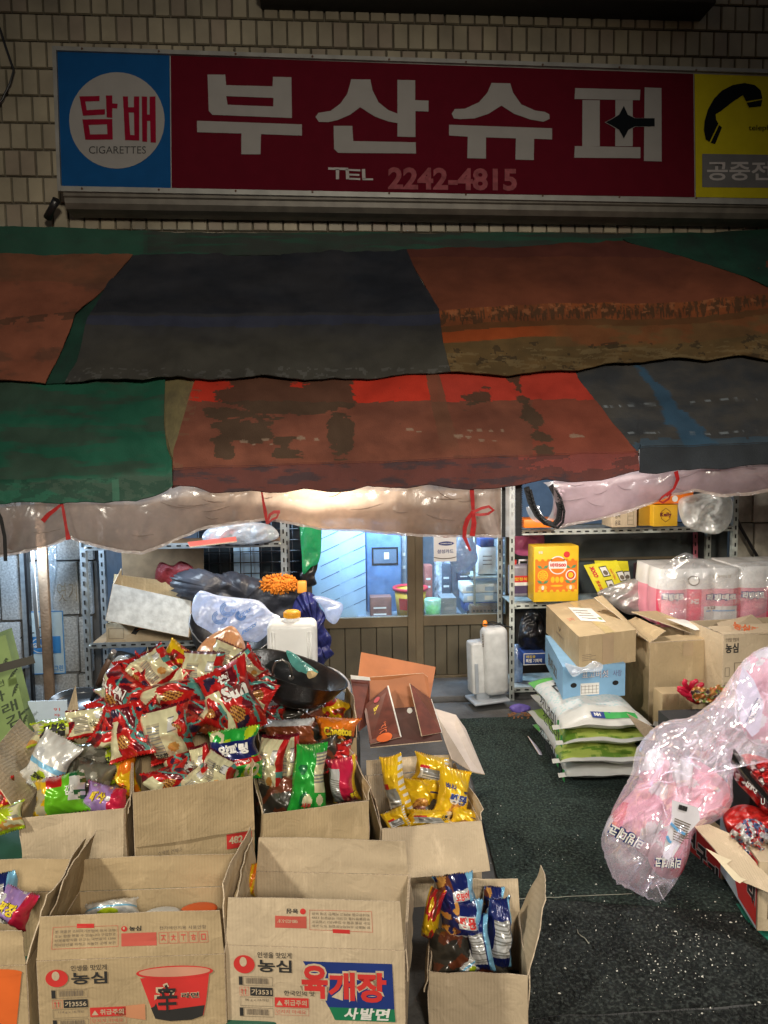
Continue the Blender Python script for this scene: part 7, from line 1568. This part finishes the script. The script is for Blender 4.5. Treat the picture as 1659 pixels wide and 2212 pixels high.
# red rubber glove: palm and four fingers, thumb
mb = MB(); mg = mat('glove_red', (.62, .012, .05), .38, var=.15, bump=.2); mb.tube([at(1508, 1508, 4.86), at(1494, 1502, 4.84), at(1482, 1494, 4.82)], [.045, .042, .030], mg, 12)
for pts, r in (([(1488, 1496), (1475, 1488), (1465, 1486)], .016), ([(1486, 1490), (1478, 1476), (1481, 1469)], .017), ([(1492, 1490), (1496, 1476), (1506, 1470)], .018), ([(1500, 1494), (1510, 1482), (1519, 1477)], .016), ([(1496, 1504), (1478, 1500), (1466, 1490)], .017)):
    mb.tube([at(u, v, 4.82 - .01 * i) for i, (u, v) in enumerate(pts)] + [at(pts[-1][0] + (pts[-1][0] - pts[-2][0]) * .15, pts[-1][1] + (pts[-1][1] - pts[-2][1]) * .15, 4.80)], [r * 1.15, r, r * .85, r * .3], mg, 10)
tag(mb.build('rubber_glove'), 'red rubber glove lying before the big open carton', 'glove')
loose_flap([(1354, 1541), (1412, 1572), (1420, 1600), (1393, 1594), (1375, 1572)], 4.6, 'pointed cream card flap beside the rice sacks')

# ================================================================== big clear bag with toilet rolls in front
YB = 3.55
def pinkpack(pts, Y, th, seed, label, stripe=0.0, extra=None):
    mb = MB(); outline_blob(mb, pts, Y, th, PAINTM, seed=seed, colfn=lambda u, v: ((.70, .70, .70) if fr(u * .012, v * .018, seed, 3) > .12 else (.62, .07, .13) if fr(u * .02, v * .01, seed + 5, 2) > .42 else (.74, .36, .44)), crump=.45, nr=30, ns=7, sharp=.55)
    if extra: extra(mb)
    return tag(mb.build('toilet_roll_pack'), label, 'toilet rolls', 'packs of toilet rolls')
def deco_txt(cu, cv, ang, w, h, Y):
    def F(mb):
        a = radians(ang); o = at(cu, cv, Y); k = Y / FPX
        def f(x, y, d): return o + V(((x * cos(a) - y * sin(a)), -d, (x * sin(a) + y * cos(a)))) * 1.0
        mb.text('리빙데코', lambda x, y: f(x * k, y * k, .000), -w / 2, -h / 2, w, h, INKB, .17, rot=False); mb.text('리빙데코', lambda x, y: f(x * k, y * k, .005), -w / 2 + 1.5, -h / 2 + 1.5, w - 3, h - 3, WHITE, .025)
    return F
def lab(mb):
    deco_txt(1442, 1862, 174, 64, 30, YB - .215)(mb)
    Wm = mat('tissue_label', (.74, .72, .76), .5); P = [(1452, 1728), (1510, 1745), (1512, 1772), (1478, 1810), (1448, 1862), (1430, 1858), (1436, 1820), (1450, 1770)]
    mb.shape(P, lambda u, v: at(u, v, YB - .22), Wm); bl_ = mat('stripe_blue', (.15, .4, .7), .5)
    for (a, b, c, d) in ((1449, 1778, 1480, 1802), (1441, 1806, 1450, 1820)): mb.ribbon([at(a, b, YB - .226), at((a + c) / 2, (b + d) / 2 + 4, YB - .226), at(c, d, YB - .226)], .012, bl_)
    for k in range(9): mb.ribbon([at(1458 + k * 1 - k * 1.5, 1768 + k * 5.5, YB - .225), at(1492 - k * 2.2, 1782 + k * 5.0, YB - .225)], .004, INKG)
    for k in range(9): mb.ribbon([at(1468 + k * 2, 1738 + k * .6, YB - .226), at(1466 + k * 2, 1748 + k * .6, YB - .226)], .002 + .002 * (k % 3), INK)
    mb.text('ARE', lambda x, y: at(1466 + x, 1812 - y, YB - .226), 0, 0, 22, 13, INKG, .02)
pinkpack([(1372, 1700), (1388, 1650), (1402, 1620), (1432, 1625), (1450, 1660), (1455, 1720), (1440, 1770), (1412, 1830), (1398, 1850), (1382, 1840), (1340, 1812), (1306, 1800), (1325, 1755)], YB + .02, .13, 3, 'left pink roll pack inside the hanging clear bag, text upside down', extra=deco_txt(1352, 1806, 150, 92, 30, YB - .20))
pinkpack([(1450, 1650), (1500, 1640), (1560, 1680), (1578, 1712), (1560, 1750), (1520, 1775), (1495, 1800), (1488, 1845), (1470, 1890), (1438, 1898), (1412, 1880), (1400, 1845), (1420, 1780), (1440, 1720)], YB + .0, .16, 5, 'right pink roll pack inside the hanging clear bag, with a white label', extra=lab)
def lab2(mb):
    mb.shape([(1604, 1440), (1628, 1468), (1650, 1520), (1640, 1580), (1625, 1592), (1600, 1560), (1590, 1490)], lambda u, v: at(u, v, YB - .02), mat('tissue_label2', (.66, .66, .78), .5)); deco_txt(1630, 1535, 65, 62, 18, YB - .03)(mb)
pinkpack([(1600, 1450), (1625, 1415), (1665, 1398), (1720, 1400), (1730, 1500), (1700, 1590), (1650, 1610), (1612, 1590), (1592, 1530)], YB + .15, .15, 8, 'upper pink roll pack in clear film at the right edge', extra=lab2)
cb_ = soft('carrier_bag', 'large clear plastic bag of pink toilet rolls hanging at the right', 'plastic bag', [(1412, 1573), (1445, 1556), (1488, 1550), (1520, 1530), (1549, 1506), (1580, 1462), (1612, 1421), (1660, 1395), (1740, 1390), (1745, 1500), (1735, 1620), (1660, 1640), (1588, 1668), (1583, 1730), (1558, 1767), (1500, 1800), (1488, 1850), (1466, 1896), (1436, 1938), (1415, 1947), (1366, 1924), (1329, 1903), (1306, 1850), (1299, 1811), (1314, 1768), (1341, 1713), (1363, 1671), (1376, 1616)], YB - .02, .24, clearpink, crump=1.0, ridge=2.2, nr=34, ns=6, sharp=.4, edge=.02)
# taut folds of the bag film
mb = MB(); rr = random.Random(21)
for k in range(22):
    cx, cy = rr.choice(((1505, 1590), (1470, 1640), (1440, 1700), (1540, 1640), (1380, 1760), (1420, 1900), (1600, 1500), (1560, 1600))); a = rr.uniform(0, pi); L = rr.uniform(18, 62)
    u, v = cx + rr.gauss(0, 22), cy + rr.gauss(0, 18); pts = [at(u + L * t * cos(a), v + L * t * sin(a) + 3 * sin(t * 5 + k), YB - .275 + .02 * sin(t * 3)) for t in (0, .25, .5, .75, 1)]
    mb.ribbon(pts, [.001, .003, .004, .003, .001], clearpink, V((rr.uniform(-.5, .5), -1, rr.uniform(-.3, .7))).normalized())
child(mb, 'film_folds', cb_)['kind'] = 'stuff'
# red noodle multipacks
def stm(u, v):
    n_ = n2(u * .06, v * .06, 3); return C_['red'] if n_ > -.12 else C_['dred'] if n_ > -.3 else C_['white']
soft('noodle_multipack', 'red noodle multipack with a black band in shiny film, uppermost', 'noodle pack', [(1592, 1645), (1610, 1628), (1660, 1640), (1740, 1680), (1750, 1790), (1660, 1760), (1620, 1720), (1586, 1680)], 3.5, .09, PAINT, colfn=stm, crump=2.0, ridge=8, nr=16, ns=6, group='red noodle multipacks')
mb = MB(); fB = lambda u, v: at(u, v, 3.38); mb.grid(lambda a, b: at(lerp(1579, 1760, a) + 6 * b, lerp(1648, 1860, a) - 34 * b * (1 - .3 * a) + 6 * sin(a * 5), 3.40 - .03 * sin(b * pi)), 30, 6, mat('band_black', (.012, .012, .012), .2, coat=.8, bump=.4, bscale=20))
mb.text('5개입', lambda x, y: at(1632 - x * .85 + y * .5, 1706 - x * .75 - y * .85 + 10, 3.36), 0, 0, 26, 11, WHITE, .02); mb.text('U', lambda x, y: at(1652 - x * .9, 1738 - y, 3.36), 0, 0, 9, 14, WHITE, 0); tag(mb.build('pack_band'), 'glossy black band wrapped around the uppermost noodle multipack', 'wrapper')
soft('noodle_multipack', 'dull red noodle multipack wedged below the black-banded one', 'noodle pack', [(1562, 1772), (1572, 1750), (1600, 1738), (1640, 1745), (1740, 1790), (1740, 1830), (1640, 1830), (1585, 1815)], 3.52, .10, mat('red_film', (.50, .022, .018), .3, var=.3, coat=.6, bump=.8, bscale=14), crump=1.6, ridge=6, group='red noodle multipacks')
def stm2(u, v): n_ = n2(u * .11, v * .09, 5); return C_['silver'] if n_ > .05 else C_['white'] if n_ > -.1 else C_['red'] if n_ > -.3 else (.08, .12, .25)
soft('noodle_multipack', 'silver and red noodle multipack in crinkled clear film, lowest', 'noodle pack', [(1574, 1806), (1600, 1775), (1625, 1768), (1668, 1790), (1745, 1840), (1745, 1940), (1680, 1900), (1630, 1872), (1590, 1850)], 3.40, .10, PAINT, colfn=stm2, crump=2.2, ridge=10, nr=18, ns=7, group='red noodle multipacks')
# cartons below them
def skewbox(name, label, FL, FR, hgt, dep, Y0, m, lf=None, ff=None):
    A = at(FL[0], FL[1], Y0); B = gz(FR[0], FR[1], A.z); ex = (B - A).normalized(); ey = V((-ex.y, ex.x, 0)); W = (B - A).length; mb = MB(); D = UP * hgt
    P = [A, B, B + ey * dep, A + ey * dep]; mb.quadbox(P + [p + D for p in P], m)
    if lf: lf(mb, plane_fn(P[3], -ey, UP, .003), dep, hgt)
    if ff: ff(mb, plane_fn(A, ex, UP, .003), W, hgt)
    return tag(mb.build(name), label, 'box', 'cartons at the right')
def spicy(mb, f, L, H):
    mb.rect(f, L * .0, 0, L * .98, H * .98, mat('carton_blue_grey', (.42, .50, .55), .7)); g = off_fn(f, .001); mb.shape([(L * .30, H * .98), (L * .25, H * .60), (L * .55, H * .05), (L * .98, H * .05), (L * .98, H * .98)], g, INKR)
    for s_, x, y in (('너', .34, .58), ('구', .55, .42), ('리', .76, .28)): mb.text(s_, off_fn(f, .0022), L * x, H * y, L * .2, H * .34, WHITE, .13); mb.text(s_, off_fn(f, .0034), L * (x + .01), H * (y + .01), L * .18, H * .32, INK, .06)
def fine(mb, f, W, H): mb.frame(f, W * .2, H * .18, W * .62, H * .22, .003, INKG); mb.barcode(f, W * .36, H * .2, W * .4, H * .16, INKG); mb.rect(f, W * .2, H * .18, W * .1, H * .1, INK); mb.frame(f, W * .25, H * .45, W * .55, H * .12, .002, INKG); mb.text('120 g x 20', f, W * .30, H * .47, W * .44, H * .07, INKG)
skewbox('noodle_carton', 'tan carton with red and black noodle print under the torn flap', (1558, 1962), (1604, 1956), .33, .50, 3.70, KRAFT, spicy, fine)
skewbox('noodle_carton', 'tan carton with black brush letters cut off at the right edge', (1636, 2010), (1740, 2015), .33, .52, 3.22, KRAFT2, spicy, fine)
mb = MB(); A0 = [(1500, 1785), (1530, 1780), (1575, 1800), (1662, 1895), (1740, 1960), (1740, 1985), (1659, 1928), (1623, 1912), (1589, 1900), (1545, 1835)]
P = [at(u, v, 3.42 - (v - 1785) * .0022) for u, v in A0]; nn = V((.0, -.004, .004)); mb.shape([(i, 0) for i in range(0)] or [(p[0], p[1]) for p in A0], lambda u, v: at(u, v, 3.42 - (v - 1785) * .0022), KRAFT2); mb.shape(A0[::-1], lambda u, v: at(u, v, 3.42 - (v - 1785) * .0022) + V((0, .01, -.006)), KRAFT2)
for a, b in zip(P, P[1:] + P[:1]): mb.poly([a, b, b + V((0, .01, -.006)), a + V((0, .01, -.006))], KRAFTE)
mb.shape([(1524, 1832), (1560, 1850), (1580, 1858), (1570, 1866), (1600, 1895), (1612, 1900), (1598, 1908), (1585, 1900), (1548, 1856)], lambda u, v: at(u, v, 3.405 - (v - 1785) * .0022), mat('torn_card', (.72, .62, .42), .9)); tag(mb.build('carton_flap'), 'long torn carton flap slanting under the noodle multipacks', 'card')
mb = MB(); P = [gz(u, v, .02) for u, v in ((1590, 1952), (1700, 1950), (1900, 2150), (1760, 2110), (1659, 2030), (1612, 1985))]; mb.poly(P, mat('teal_mat', (.01, .17, .11), .8)); mb.poly([V((p.x, p.y, .006)) for p in P][::-1], mat('teal_mat', (.01, .17, .11), .8))
for a, b in zip(P, P[1:] + P[:1]): mb.poly([V((a.x, a.y, .006)), V((b.x, b.y, .006)), b, a], mat('teal_mat', (.01, .17, .11), .8))
tag(mb.build('teal_board'), 'teal board edge on the floor under the right cartons', 'board')
mb = MB(); mb.box((at(1680, 1800, 3.8).x + .2, 4.2, .28), (.9, 1.1, .54), m_tab); tag(mb.build('stock_crate'), 'dark crate behind the red noodle multipacks', 'crate')
# tidy up the text helper
bpy.data.objects.remove(_fo); bpy.data.curves.remove(_fc)
